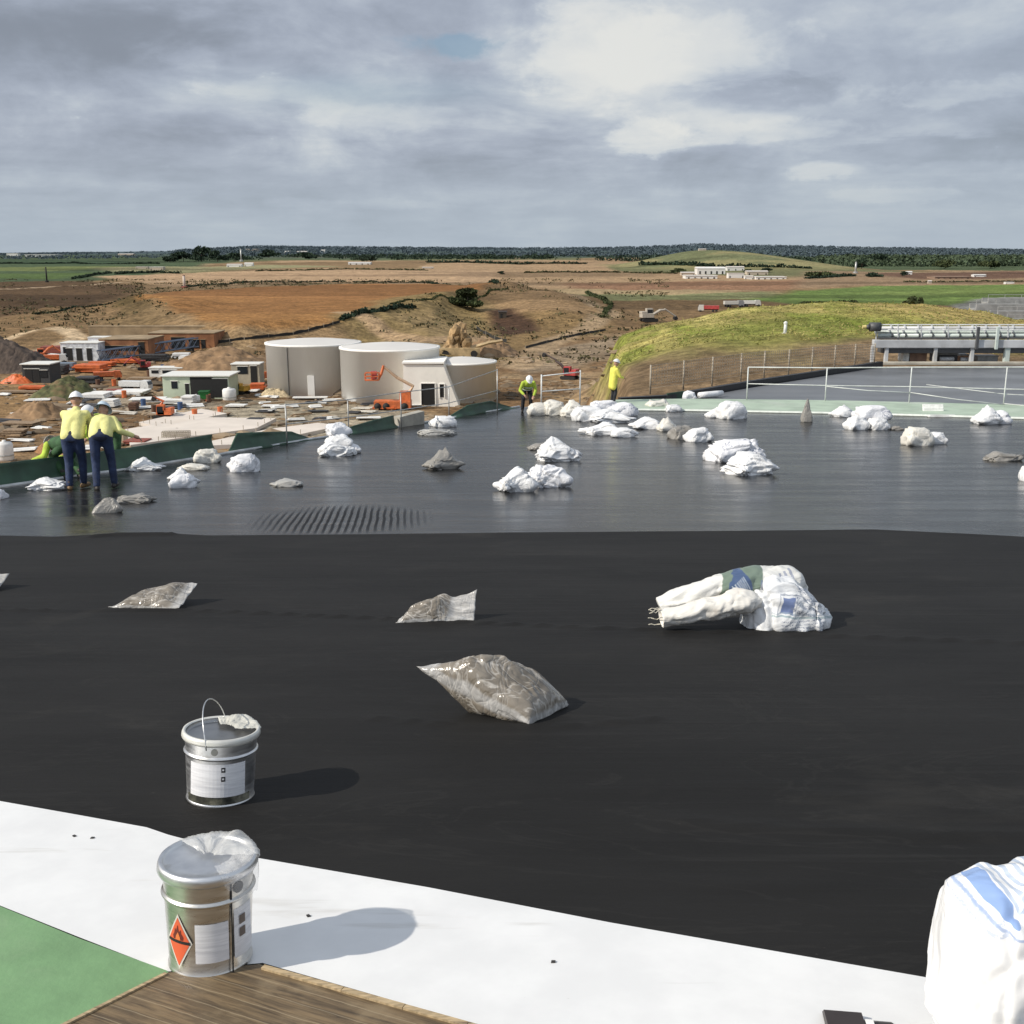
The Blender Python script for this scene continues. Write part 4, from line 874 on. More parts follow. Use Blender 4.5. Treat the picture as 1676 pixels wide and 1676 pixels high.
film(tn, rn + .012, Hn * .99, 5, .040, R(5), R(140), mfilm, .05, .12); film(tn, rn + .008, Hn * .985, 11, .012, R(-60), R(40), mat('thin_clear_film', (.8, .8, .8), .15, alpha=.3, bump=.5, bscale=20), .10, .5)
# rear tin
b = roof(361, 1302, .008); Hf = aty(352, 1195, b.y).z - b.z; rf = 62 * mpp(b + Vector((0, 0, Hf))) - .010
tf = thing('paint_tin', 'metal paint tin with a white label and raised wire handle on the black membrane', 'paint tin', b, 0, 'paint tins'); tf.rotation_euler = (-.09, .05, 0)
rr, lid = tin_common(tf, rf, Hf, .92, MT2)
lid2 = lid[:7] + [(rf - .004, Hf * .94), (rf - .012, Hf * .925), (.002, Hf * .92)]
MB().lathe(lid2[:7], 72, cap0=False, cap1=False).build('rim', mat('creamy_rim', (.70, .69, .64), .35, metal=.3), tf, True); MB().lathe(lid2[6:], 72, cap0=False).build('lid', metal_mat('dull_lid', (.42, .42, .42), .35), tf, True)
l = curved(rr(Hf * .36) + .0045, A - .72, A + .98, Hf * .17, Hf * .64).build('label', mlab, tf)
curved(rr(Hf * .1) + .0045, A - .9, A + 1.2, Hf * .055, Hf * .165).build('dirty_band', mat('dried_paint', (.055, .055, .04), .6, var=.6, scale=25, dirt=((.35, .33, .25), .7)), tf)
for k in range(2):
    o = curved(rr(Hf * .45) + .0055, A + .26, A + .37, Hf * (.53 - k * .13), Hf * (.60 - k * .13)); o = o.build('pictogram', mblk, l)
    curved(rr(Hf * .45) + .0063, A + .285, A + .335, Hf * (.555 - k * .13), Hf * (.58 - k * .13)).build('symbol', mlab, o)
curved(rr(Hf * .8) + .003, A - .03, A + .17, Hf * .77, Hf * .87, shape=[(math.cos(k * .52) * .98, math.sin(k * .52) * .98) for k in range(12)]).build('handle_ear', mat('ear_metal', (.3, .3, .28), .4, metal=.8), tf)
pts = []
for k in range(25):
    a = math.pi * k / 24; pts.append((-.02 - .045 * math.sin(a) ** 1.3, -(rf + .012) * math.cos(a), Hf * .86 + (Hf * .52) * math.sin(a) ** .9))
MB().path(pts, .0028, 6).build('wire_handle', MT2, tf, True)
film(tf, rf + .008, Hf * .98, 21, .035, R(10), R(110), mat('cream_film', (.70, .69, .62), .4, alpha=.85, bump=.5, bscale=18), .02, .35)
# ------------------------------------------------------------------ PEOPLE
def blob(prims, voxel, it=4, name='body'):
    mb = MB()
    for p in prims:
        if p[0] == 'c':
            p0, r0, p1, r1 = Vector(p[1]), p[2], Vector(p[3]), p[4]; d = p1 - p0
            dn = d.normalized() if d.length > 1e-6 else Vector((0, 0, 1)); pts = []; rad = []
            for k in range(4): a = math.pi / 2 * (k + .25) / 4; pts.append(p0 - dn * r0 * math.cos(a)); rad.append(r0 * math.sin(a))
            for k in range(4): f = k / 3; pts.append(p0.lerp(p1, f)); rad.append(r0 + (r1 - r0) * f)
            for k in range(3, -1, -1): a = math.pi / 2 * (k + .25) / 4; pts.append(p1 + dn * r1 * math.cos(a)); rad.append(r1 * math.sin(a))
            mb.path(pts, rad, 14)
        else:
            bm = bmesh.new(); bmesh.ops.create_icosphere(bm, subdivisions=3, radius=1)
            M = Matrix.Translation(p[1]) @ (p[3] if len(p) > 3 else Matrix()) @ Matrix.Diagonal((*p[2], 1)); mb.bm(bm, M)
    me = mb.mesh('tmp'); o = bpy.data.objects.new('tmp', me); C.objects.link(o)
    r = o.modifiers.new('r', 'REMESH'); r.mode = 'VOXEL'; r.voxel_size = voxel; r.use_smooth_shade = True
    s = o.modifiers.new('s', 'SMOOTH'); s.factor = .5; s.iterations = it
    dg = bpy.context.evaluated_depsgraph_get(); me2 = bpy.data.meshes.new_from_object(o.evaluated_get(dg)); me2.name = name
    bpy.data.objects.remove(o); bpy.data.meshes.remove(me); me2.polygons.foreach_set('use_smooth', [True] * len(me2.polygons)); return me2
def ik(a, b, l1, l2, pole):
    d = b - a; L = min(d.length, (l1 + l2) * .995); dn = d.normalized(); b = a + dn * L
    x = (l1 * l1 - l2 * l2 + L * L) / (2 * L); h = math.sqrt(max(0, l1 * l1 - x * x)); p = pole - dn * pole.dot(dn)
    return a + dn * x + p.normalized() * h, b
mskin = mat('skin', (.42, .24, .16), .5, var=.1); mhel = mat('white_helmet', (.80, .80, .80), .3, var=.03)
def cloth(name, col, **k): return mat(name, col, .8, bump=.9, bscale=7, **k)
mjk = cloth('hi_vis_yellow', (.72, .68, .12), var=.12, scale=5); mjp = cloth('pale_hi_vis_yellow', (.80, .76, .30), var=.10, scale=5); mjg = cloth('yellow_green', (.42, .55, .06), var=.15)
mjean = cloth('blue_jeans', (.022, .036, .085), var=.4, scale=8); mdk = cloth('dark_trousers', (.016, .018, .024), var=.3); mgt = cloth('green_trousers', (.03, .085, .03), var=.3); mbt = mat('boots', (.03, .025, .022), .6); mtan = mat('tan_boots', (.20, .12, .05), .6); mrf = mat('reflective_tape', (.62, .64, .60), .4); mnavy = cloth('navy_cloth', (.012, .016, .035), var=.2)
def person(label, loc, yaw, lean, hz, feet, hands, jacket, trousers, boots, helmet=mhel, head_pitch=0., side=0., coat=0., sc=1., stripes=None, sleeve=True, group='workers in high visibility jackets', headturn=0., hem=None, gloves=None, sleevem=None):
    t = thing('person', label, 'person', loc, yaw, group); t.scale = (sc, sc, sc)
    pel = Vector((0, 0, hz)); U = Vector((math.sin(side), math.sin(lean) * math.cos(side), math.cos(lean) * math.cos(side))).normalized(); FW = Vector((0, math.cos(lean), -math.sin(lean))); X = FW.cross(U).normalized()
    pt = lambda x, f, u: pel + X * x + FW * f + U * u
    nb = pt(0, .01, .50); hl = lean * .55 + head_pitch; HU = Vector((math.sin(headturn) * .2, math.sin(hl), math.cos(hl))).normalized(); HF = Vector((math.sin(headturn), math.cos(hl) * math.cos(headturn), -math.sin(hl))).normalized(); HF = (HF - HU * HF.dot(HU)).normalized(); HX = HF.cross(HU)
    hc = nb + U * .06 + HU * .12 + HF * .02
    HM = Matrix(((HX.x, HF.x, HU.x, 0), (HX.y, HF.y, HU.y, 0), (HX.z, HF.z, HU.z, 0), (0, 0, 0, 1)))
    hp = lambda x, f, u: hc + HX * x + HF * f + HU * u
    body = [('e', hc, (.076, .096, .112), HM), ('c', hp(0, .03, -.06), .052, hp(0, .055, -.075), .04), ('c', hp(0, .09, .0), .012, hp(0, .108, -.025), .014), ('e', hp(.078, -.005, -.01), (.014, .024, .034), HM), ('e', hp(-.078, -.005, -.01), (.014, .024, .034), HM), ('c', hp(-.02, .085, -.055), .011, hp(.02, .085, -.055), .011),
            ('c', nb - U * .04, .056, hc - HU * .05, .052), ('c', pel + U * .02, .09, pt(0, .01, .34), .085), ('c', pt(-.13, 0, .42), .05, pt(.13, 0, .42), .05)]
    jk = [('c', pt(-.07, .0, .02 - coat), .128, pt(-.06, .0, .36), .135), ('c', pt(.07, 0, .02 - coat), .128, pt(.06, 0, .36), .135), ('c', pt(-.15, -.005, .42), .072, pt(.15, -.005, .42), .072), ('c', pt(0, -.03, .30), .12, pt(0, -.02, .42), .10), ('c', nb - U * .03, .072, nb + U * .02, .068)]
    tr = [('c', (-.07, 0, hz - .0), .115, (.07, 0, hz - .0), .115), ('c', pt(-.05, 0, .1), .115, pt(.05, 0, .1), .115)]
    bo = []; glv = []; slv = []
    for s in (0, 1):
        sg = -1 if s == 0 else 1
        hip = Vector((sg * .095, 0, hz - .04)); an = Vector((feet[s][0], feet[s][1], (feet[s][2] if len(feet[s]) > 2 else 0) + .09))
        ll = .43 if hz < .8 else min(.43, (hip - an).length * .5 * 1.012)
        kn, an = ik(hip, an, ll, ll, Vector((sg * .12, 1, .1)))
        tr += [('c', hip, .098, kn, .072), ('c', kn, .072, an + Vector((0, -.005, .01)), .06)]; body += [('c', hip, .075, kn, .052), ('c', kn, .052, an, .04)]
        fd = Vector((sg * .25, 1, 0)).normalized(); bo.append([('c', an + Vector((0, 0, .05)), .052, an + Vector((0, 0, -.03)), .05), ('c', an - fd * .05 + Vector((0, 0, -.05)), .042, an + fd * .14 + Vector((0, 0, -.055)), .038)])
        sh = pt(sg * .185, 0, .43); hd = Vector(hands[s]); el, wr = ik(sh, hd, .29, .26, Vector((sg * .6, -.5, -.6)))
        (slv if sleevem else jk).extend([('c', sh, .070, el, .058), ('c', el, .058, el.lerp(wr, .85 if sleeve else .3), .046)])
        ad = (wr - el).normalized(); palm = wr + ad * .05; sd = ad.cross(Vector((0, 0, 1))); sd = sd.normalized() if sd.length > .05 else Vector((1, 0, 0)); dn_ = ad.cross(sd).normalized()
        hnd = [('c', wr, .030, palm, .034), ('c', palm - sd * .025, .022, palm + sd * .025, .022)]
        for k, ln in enumerate((.070, .082, .076, .058)):
            b0 = palm + sd * (-.03 + .02 * k) + ad * .02; b1 = b0 + ad * ln * .5 + dn_ * .006; b2 = b1 + ad * ln * .35 + dn_ * ln * .38; hnd += [('c', b0, .011, b1, .0105), ('c', b1, .0105, b2, .009)]
        hnd += [('c', palm - sd * .03 - ad * .02, .013, palm - sd * .065 + ad * .02 + dn_ * .01, .011)]
        body += [('c', sh, .052, el, .044), ('c', el, .044, wr, .030)] + hnd
    obj('body', blob(body, .011, 2, 'body'), mskin, t)
    obj('jacket', blob(jk, .02, 4, 'jacket'), jacket, t); obj('trousers', blob(tr, .02, 4, 'trousers'), trousers, t)
    if sleevem:
        for k in (0, 1): obj('sleeve', blob(slv[2 * k:2 * k + 2], .02, 4, 'sleeve'), sleevem, t)
    if hem: obj('shirt_hem', blob([('c', pt(-.07, 0, -.01), .107, pt(.07, 0, -.01), .107), ('c', pt(-.065, 0, .03), .12, pt(.065, 0, .03), .12)], .02, 3), hem, t)
    for q in bo: obj('boot', blob(q, .014, 2, 'boot'), boots, t)
    if stripes:
        for f in (.10, .30):
            c = pt(0, -.0, f); pts = [c + X * math.cos(a) * .205 + FW * math.sin(a) * .148 for a in np.linspace(0, 2 * math.pi, 25)[:-1]]
            MB().path(pts, .022, 6, closed=True).build('reflective_band', stripes, t, True)
    # helmet: dome with ridge and peak
    bm = bmesh.new(); bmesh.ops.create_uvsphere(bm, u_segments=28, v_segments=18, radius=1)
    bmesh.ops.bisect_plane(bm, geom=bm.verts[:] + bm.edges[:] + bm.faces[:], plane_co=(0, 0, -.02), plane_no=(0, 0, 1), clear_inner=True)
    for v in bm.verts:
        x, y, z = v.co; rg = .010 * math.exp(-(x / .18) ** 2) if z > .2 else 0
        k = 1.12 if z < .06 else 1; pe = .05 * max(0, y) ** 3 if z < .06 else 0
        v.co = Vector((x * .112 * k, y * .138 * k + pe, z * .12 + rg))
    mb = MB(); mb.bm(bm, Matrix.Translation(hp(0, -.005, .035)) @ HM); mb.build('helmet', helmet, t, True)
    return t
p = roof(126, 800); person('worker in pale yellow top, white helmet and blue jeans, second from the left edge', p, R(2), R(34), .88, [(-.07, -.12), (.09, .10)], [(-.12, .60, .72), (.14, .62, .74)], mjp, mjean, mtan, hem=mnavy, headturn=-.3)
p = roof(172, 800); person('worker in yellow top with one sleeve reaching right, bowed over the green sheet', p, R(14), R(60), .90, [(-.11, -.12), (.15, .06)], [(-.05, .62, .76), (.52, .22, .84)], mjp, mjean, mbt, head_pitch=.1, headturn=.4, hem=mnavy, helmet=mat('pale_blue_helmet', (.55, .66, .74), .3, var=.05))
p = roof(192, 768); person('worker in green trousers half hidden behind the bowed worker', p, R(150), R(62), .86, [(-.11, -.02), (.11, .06)], [(-.10, .75, .72), (.25, .60, .62)], mjg, mgt, mbt, stripes=None)
p = roof(113, 784); p.y += .1; p.z = roof_z(p.y); person('crouching worker reaching left with a yellow green sleeve, half behind the left worker', p, R(48), R(98), .66, [(-.13, .05), (.13, -.1)], [(-.52, .42, .34), (.08, .62, .30)], mgt, mgt, mbt, head_pitch=.5, sleevem=mjg)
p = roof(862, 674); person('worker bending forward in a yellow green jacket at the far corner of the roof', p, R(188), R(60), .86, [(-.16, 0), (.16, .05)], [(-.16, .52, .62), (.16, .50, .66)], mjg, mdk, mbt, head_pitch=.2, stripes=mrf)
p = roof(1003, 661); person('worker standing upright in a long yellow coat beyond the sack heap', p, R(-62), R(6), .90, [(-.10, .02), (.10, -.02)], [(-.12, .40, 1.02), (.14, .38, 1.0)], mjk, mdk, mbt, coat=.26, head_pitch=.25)
# ------------------------------------------------------------------ RAILS AND FENCES
mgal = mat('galvanised', (.46, .46, .44), .45, metal=.4, var=.2, scale=3); mwht = mat('white_paint', (.72, .73, .71), .45, var=.1, scale=4, dirt=((.45, .44, .4), .4)); mrus = mat('weathered_post', (.36, .31, .24), .7, var=.3, scale=5)
def off_edge(px, py, d=.14):                        # stand just outside the left edge, on the slab top
    p = roof(px, py); return p
def railing(label, posts, rails, m, r=.022, group=None, mesh=None, name='handrail'):
    """posts: (px, py_base, py_top); rails: fractions of the post height"""
    P = []; 
    for px, pb, ptp in posts:
        b = roof(px, pb); tpz = aty(px, ptp, b.y).z; P.append((b, tpz - b.z))
    O = P[0][0].copy(); t = thing(name, label, name.replace('_', ' '), O, 0, group)
    for b, h in P: MB().tube(b - O + Vector((0, 0, -.02)), b - O + Vector((0, 0, h)), r, r, 8).build('post', m, t, True)
    for f in rails: MB().path([b - O + Vector((0, 0, h * f)) for b, h in P], r * .8, 8).build('rail', m, t, True)
    return t, P, O
railing('thin grey handrail along the left roof edge in front of the white tanks', [(470, 727, 661), (571, 713, 653), (657, 701, 641), (735, 687, 632), (814, 674, 604)], [.98, .50], mgal, .018)
railing('short handrail with two posts behind the bending worker', [(886, 663, 613), (949, 661, 606)], [.95, .45], mwht, .028)
# mesh fence rising to the right
fz = [(1064, 645, 597), (1118, 638, 590), (1165, 632, 584), (1212, 624, 578), (1250, 619, 574), (1290, 615, 572), (1328, 611, 568), (1365, 607, 565), (1398, 603, 563), (1430, 600, 562)]
def mesh_fence():
    P = []
    for px, pb, ptp in fz:
        b = atz(px, pb, Z2); P.append((b, aty(px, ptp, b.y).z - b.z))
    b0 = P[0][0]; bl = atz(1030, 655, Z2)
    O = b0.copy(); t = thing('mesh_fence', 'long wire mesh fence on weathered posts rising along the grassy mound', 'fence', O)
    for b, h in P: MB().tube(b - O, b - O + Vector((0, 0, h)), .038, .038, 8).build('post', mrus, t, True)
    for (a, ha), (b, hb) in zip(P[:-1], P[1:]):
        mb = MB(); n = 12
        for k in range(1, n): f = k / n; q = a.lerp(b, f) - O; h = ha + (hb - ha) * f; mb.tube(q + Vector((0, 0, .35)), q + Vector((0, 0, h * .97)), .011, .011, 3, False)
        for k in range(8): f = .2 + .77 * k / 7; mb.tube(a - O + Vector((0, 0, ha * f)), b - O + Vector((0, 0, hb * f)), .011, .011, 3, False)
        mb.build('mesh_panel', mat('rusty_wire', (.30, .25, .19), .7), t)
mesh_fence()
mral = mat('rail_grey_white', (.58, .60, .58), .45, var=.15, scale=3)
def guard():
    pts = [(1222, 657, 601), (1350, 662, 602), (1487, 667, 601), (1641, 675, 601), (1800, 682, 600)]
    P = []
    for px, pb, ptp in pts: b = aty(px, pb, float(np.interp(px, [1120, 1380, 1700, 2000], [kf[1].y, kf[2].y, kf[3].y, kf[4].y])) + .15); P.append((b, aty(px, ptp, b.y).z - b.z))
    O = P[1][0].copy(); t = thing('guardrail', 'pale tube guardrail with sagging rails in front of the lower grey roof', 'guardrail', O)
    for b, h in P: b = b.copy(); z = min(b.z, kf[1].z + .1); MB().tube(Vector((b.x, b.y, z - .05)) - O, b - O + Vector((0, 0, h)), .024, .024, 10).build('post', mral, t, True)
    MB().path([b - O + Vector((0, 0, h)) for b, h in P], .022, 8).build('rail', mral, t, True)
    MB().path([b - O + Vector((0, 0, h * .52)) for b, h in P], .018, 8).build('rail', mral, t, True)
    for i, (d0, d1) in ((1, (.50, .38)), (2, (.38, .18)), (3, (.2, .12))):
        (a, ha), (b, hb) = P[i], P[i + 1]; MB().path([a - O + Vector((0, -.06, ha * d0)), a.lerp(b, .5) - O + Vector((0, -.06, ha * (d0 + d1) / 2 - .02)), b - O + Vector((0, -.06, hb * d1))], .016, 8).build('loose_rail', mral, t, True)
    a, b = P[2][0], P[3][0]; MB().path([a - O + Vector((.9, .8, .78)), b - O + Vector((0, .06, .68)), P[4][0] - O + Vector((0, .06, .64))], .014, 6).build('loose_rail', mral, t, True)
guard()
# white board and strip on the kerb, rolled sheet
p = roof(1530, 676); s = mpp(p); mb = MB(); mb.box((0, 0, 11 * s * .5), (34 * s, .05, 14 * s), 0, R(-22)); mb.box((0, -.03, 11 * s * .5), (32 * s, .02, .04), 0, R(-22)); o = mb.build('board', mat('white_board', (.78, .78, .75), .5)); o.location = p + Vector((0, .2, .02)); tag(o, 'white rectangular board leaning on the pale green kerb', 'board')
p = roof(1542, 683); mb = MB(); mb.box((0, 0, .03), (44 * s, .2, .05)); mb.box((0, 0, .07), (40 * s, .12, .03)); o = mb.build('strip', mat('pale_strip', (.66, .67, .64), .5)); o.location = p; tag(o, 'pale flat strip lying in front of the white leaning board', 'strip')
p = atz(1164, 651, Z2); s = mpp(p); mb = MB(); mb.path([(-22 * s, -.25, .13), (-8 * s, -.1, .14), (8 * s, .08, .15), (20 * s, .3, .17)], [.12, .13, .13, .10], 14); mb.tube((-22.5 * s, -.255, .13), (-21 * s, -.24, .13), .05, .05, 8)
o = mb.build('rolled_sheet', MSW, smooth=True); o.location = p; tag(o, 'rolled white sheet lying beyond the kerb', 'roll')
sack(1128, 655, 20, 17, 'w', MSP, 'crumpled white bundle at the left end of the rolled sheet', .2, 'white bundles beyond the kerb', g=atz(1128, 655, Z2 + .1))
bpy.data.objects[-1] if False else None
# ------------------------------------------------------------------ GANTRY ON THE RIGHT
def gantry():
    a = atz(1440, 599, Z2); y = a.y + .9; s = mpp(Vector((a.x, y, Z2)))
    def at(px, py, dy=0.): return aty(px, py, y + dy)
    O = at(1440, 598); t = thing('pipe_gantry', 'long grey steel gantry with white beam, pipes and handrail at the right', 'gantry', O)
    mst = mat('pale_steel', (.50, .51, .52), .4, var=.15, scale=1.2, dirt=((.3, .29, .27), .5)); msd = mat('dark_steel', (.07, .072, .075), .5); mpg = mat('greenish_pipe', (.50, .56, .52), .35, var=.1, scale=2)
    def beam(x0, x1, y0, y1, dy, th, m, name='beam'):
        p0, p1 = at(x0, y1, dy) - O, at(x1, y0, dy) - O; MB().box((p0 + p1) / 2, (abs(p1.x - p0.x), th, abs(p1.z - p0.z))).build(name, m, t)
    beam(1428, 1990, 556, 569, 0, .35, mst); beam(1440, 1990, 569, 577, .5, .9, msd, 'shadow_plate')
    beam(1436, 1990, 552, 554.5, .1, .3, msd, 'ledge')
    for x0, x1, yy, dy, r, m in ((1437, 1990, 549, .25, .10, mpg), (1432, 1990, 543, .6, .11, mpg), (1436, 1990, 537, .9, .10, mst)):
        p0, p1 = at(x0, yy, dy) - O, at(x1, yy, dy) - O; MB().tube(p0, p1, r, r, 12).build('pipe', m, t, True)
        mb = MB(); L = int((x1 - x0) / 22)
        for k in range(1, L):
            q = p0.lerp(p1, k / L); mb.tube(q - Vector((.03, 0, 0)), q + Vector((.03, 0, 0)), r * 1.5, r * 1.5, 12)
        mb.build('flanges', msd if dy < .5 else mst, t)
    for k, x in enumerate((1434, 1470, 1508, 1552, 1598, 1650, 1700, 1760)):
        p0, p1 = at(x, 560, .15) - O, at(x, 531, .15) - O; MB().tube(p0, p1, .035, .035, 6).build('railing_post', mst, t)
    for yy in (531.5, 540): p0, p1 = at(1430, yy, .15) - O, at(1990, yy, .15) - O; MB().tube(p0, p1, .035, .035, 6).build('railing', mwht, t)
    for x in (1600, 1632): p0, p1 = at(x, 572, -.25) - O, at(x, 535, -.25) - O; MB().box((p0 + p1) / 2, (.16, .12, abs(p1.z - p0.z))).build('upright', msd if x == 1600 else mpg, t)
    for x in (1428, 1450, 1530, 1590, 1647, 1740, 1850):
        p0, p1 = at(x, 566, .0) - O, at(x, 602, .0) - O; p1.z = Z2 - O.z; MB().box((p0 + p1) / 2, (.2 if x != 1647 else .3, .2, abs(p1.z - p0.z))).build('leg', mpg if x == 1647 else mst, t)
    c = at(1424, 535, .1) - O; MB().tube(c + Vector((-.02, 0, 0)), c + Vector((.55, 0, 0)), .24, .24, 14).tube(c + Vector((-.22, 0, 0)), c + Vector((-.02, 0, 0)), .09, .16, 12).build('motor', msd, t, True)
    MB().tube(c + Vector((-.4, 0, 0)), c + Vector((-.22, 0, 0)), .09, .11, 10).build('motor_cap', mat('yellow_cap', (.6, .5, .2), .5), t)
    # things stored under it
    base = Z2
    rng = random.Random(3)
    kinds = [('brown crate under the gantry left of centre', 1492, 30, 20, (.20, .12, .08)), ('white cabinet under the gantry near its left end', 1474, 12, 24, (.62, .62, .58)), ('dark pump housing under the middle of the gantry', 1538, 38, 14, (.04, .04, .042)), ('rust coloured crate right of the dark pump housing', 1566, 20, 12, (.26, .14, .08)), ('low grey box under the right part of the gantry', 1605, 34, 10, (.25, .25, .24))]
    for lab, px, w, h, c in kinds:
        p = atz(px, 597, base); p.y = y + .9; p.x = p.x * p.y / a.y if False else (px - 838) / F * (p.y + .2); w_ = w * s; h_ = h * s; mb = MB(); m = mat('store_%d' % px, c, .7, var=.3, scale=3)
        tt = thing('crate' if 'crate' in lab else 'cabinet', lab, 'crate' if 'crate' in lab else 'cabinet', (p.x, p.y, base + .0), 0, 'equipment under the gantry')
        MB().box((0, 0, h_ * .5 + .05), (w_, .8, h_ * .9)).build('box', m, tt); MB().box((0, 0, h_ * .97 + .06), (w_ + .06, .86, .05)).build('lid', mat('store_lid', (.3, .3, .29), .6), tt)
        MB().box((-w_ * .3, 0, .03), (.1, .8, .06)).box((w_ * .3, 0, .03), (.1, .8, .06)).build('skids', msd, tt)
        if 'pump' in lab: MB().tube((-w_ * .3, -.45, h_ * .5), (w_ * .3, -.45, h_ * .5), .13, .13, 12).build('pipe', mst, tt, True)
gantry()
# second walkway pieces far right behind the mound (settling tanks)
for k, (x0, x1, yy, lab) in enumerate(((1612, 1720, 492, 'farthest long low grey concrete channel behind the mound at right'), (1592, 1720, 502, 'second long low concrete channel behind the mound at right'), (1626, 1720, 514, 'third concrete channel, with a square post, right of the mound'), (1640, 1730, 528, 'nearest concrete channel at the right end of the mound'))):
    p0, p1 = atz(x0, yy, -12), atz(x1, yy, -12); O = (p0 + p1) / 2; O.z = -12; L = (p1 - p0).length; t = thing('concrete_channel', lab, 'channel', O, 0, 'concrete channels right of the mound'); m = mat('channel_concrete', (.30, .30, .29), .85, var=.2, scale=.5)
    MB().box((0, -2, -2), (L, .5, 5.4)).box((0, 2, -2), (L, .5, 5.4)).box((0, 0, -2.4), (L, 3.6, 4)).build('walls', m, t)
    mb = MB(); n = int(L / 4)
    for i in range(n + 1): mb.tube((-L / 2 + L * i / n, -2, .5), (-L / 2 + L * i / n, -2, 1.7), .06, .06, 5)
    mb.tube((-L / 2, -2, 1.7), (L / 2, -2, 1.7), .06, .06, 5); mb.build('railing', mgal, t)
# ------------------------------------------------------------------ THE WORKS SITE
mconc = mat('tank_concrete', (.88, .86, .81), .8, var=.05, scale=.25, stretch=(1, 1, .25), dirt=((.70, .66, .59), .35)); mtop = mat('tank_roof', (.62, .60, .57), .7, var=.06, scale=.15); mshd = mat('dark_opening', (.012, .012, .012), .8); mlad = mat('tank_pale', (.72, .70, .66), .7, var=.05, scale=.3)
def tank(px0, px1, ybase, ytop, label, D):
    # front-base contact point, radius from the width in the photo
    c = site((px0 + px1) / 2, ybase); s = mpp(c); r = (px1 - px0) / 2 * s; r *= 1 + r / c.y
    cy = c.y + r; cx = (px0 + px1) / 2; cx = (cx - 838) / F * (cy * math.cos(T0) - (c.z - CZ) * math.sin(T0))
    H = aty((px0 + px1) / 2, ytop, c.y).z - c.z
    t = thing('storage_tank', label, 'tank', (cx, cy, c.z - .3), 0, 'pale concrete storage tanks'); H += .3
    MB().lathe([(r, 0), (r, H - .25), (r + .12, H - .25), (r + .12, H), (r - .2, H + .02)], 96, cap1=False).build('wall', mconc, t, True)
    MB().lathe([(r - .21, H), (r * .6, H + .28), (.05, H + .55)], 96, cap0=False).build('roof', mtop, t, True)
    for a in (-.55, -.2): 
        x, y = r * math.sin(a), -r * math.cos(a)
    if D: return t, r, H
    a = R(-90) + .1; MB().box((r * math.cos(a), r * math.sin(a) - .02, 1.6), (.9, .12, 3.0)).build('door', mlad, t); a = R(-90) - .38
    MB().tube((r * 1.005 * math.cos(a), r * 1.005 * math.sin(a) - .08, .1), (r * 1.005 * math.cos(a), r * 1.005 * math.sin(a) - .08, H - .3), .07, .07, 6).build('downpipe', msd_, t)
    return t, r, H
msd_ = mat('dark_pipe', (.08, .08, .08), .5)
t1, r1, h1 = tank(440, 592, 650, 566, 'left pale round storage tank with a dark downpipe', 0)
t2, r2_, h2 = tank(560, 720, 662, 574, 'middle pale round storage tank behind the orange boom lift', 1)
t3, r3, h3 = tank(700, 812, 660, 596, 'lower grey round tank right of the sloping pump building', 1)
def pump_house():
    c = site(705, 665); s = mpp(c); f = lambda px, py: (lambda p: (p.x - c.x, p.z - c.z))(aty(px, py, c.y))
    t = thing('pump_building', 'pale building with one sloping side wall and a dark doorway', 'building', (c.x, c.y, c.z - .2))
    pts = [f(660, 668), f(752, 668), f(725, 597), f(660, 595)]
    MB().add([(x, 0, z + .2) for x, z in pts] + [(x, 7, z + .2) for x, z in pts], [(0, 1, 2, 3), (7, 6, 5, 4), (0, 4, 5, 1), (1, 5, 6, 2), (2, 6, 7, 3), (3, 7, 4, 0)]).build('wall', mat('pump_wall', (.88, .85, .78), .8, var=.06, scale=.5), t)
    (xa, za), (xb, zb) = f(660, 595), f(725, 597); MB().box(((xa + xb) / 2, 3.5, za + .28), (abs(xb - xa) + .3, 7.4, .22)).build('roof_slab', mconc, t)
    for x0, x1, y0, y1, nm in ((690, 712, 663, 628, 'doorway'), (720, 727, 650, 629, 'window')):
        (xa, za), (xb, zb) = f(x0, y0), f(x1, y1); w, h = xb - xa, zb - za; o = MB().box(((xa + xb) / 2, -.01, (za + zb) / 2 + .2), (w, .08, h)).build(nm, mshd, t)
        MB().box((xa - .04, -.05, (za + zb) / 2 + .2), (.12, .16, h + .2)).box((xb + .04, -.05, (za + zb) / 2 + .2), (.12, .16, h + .2)).box(((xa + xb) / 2, -.05, zb + .26), (w - .06, .16, .12)).build('frame', mconc, o)
pump_house()
mora2 = mat('orange_machine', (.62, .15, .045), .5, var=.25, scale=2, dirt=((.25, .10, .05), .6)); mred = mat('red_machine', (.42, .06, .055), .45, var=.2, scale=1.5); mgls = mat('dark_glass', (.02, .025, .03), .1); mtrk = mat('black_tracks', (.02, .019, .018), .8); myel2 = mat('yellow_machine', (.62, .36, .06), .5, var=.25, scale=2)
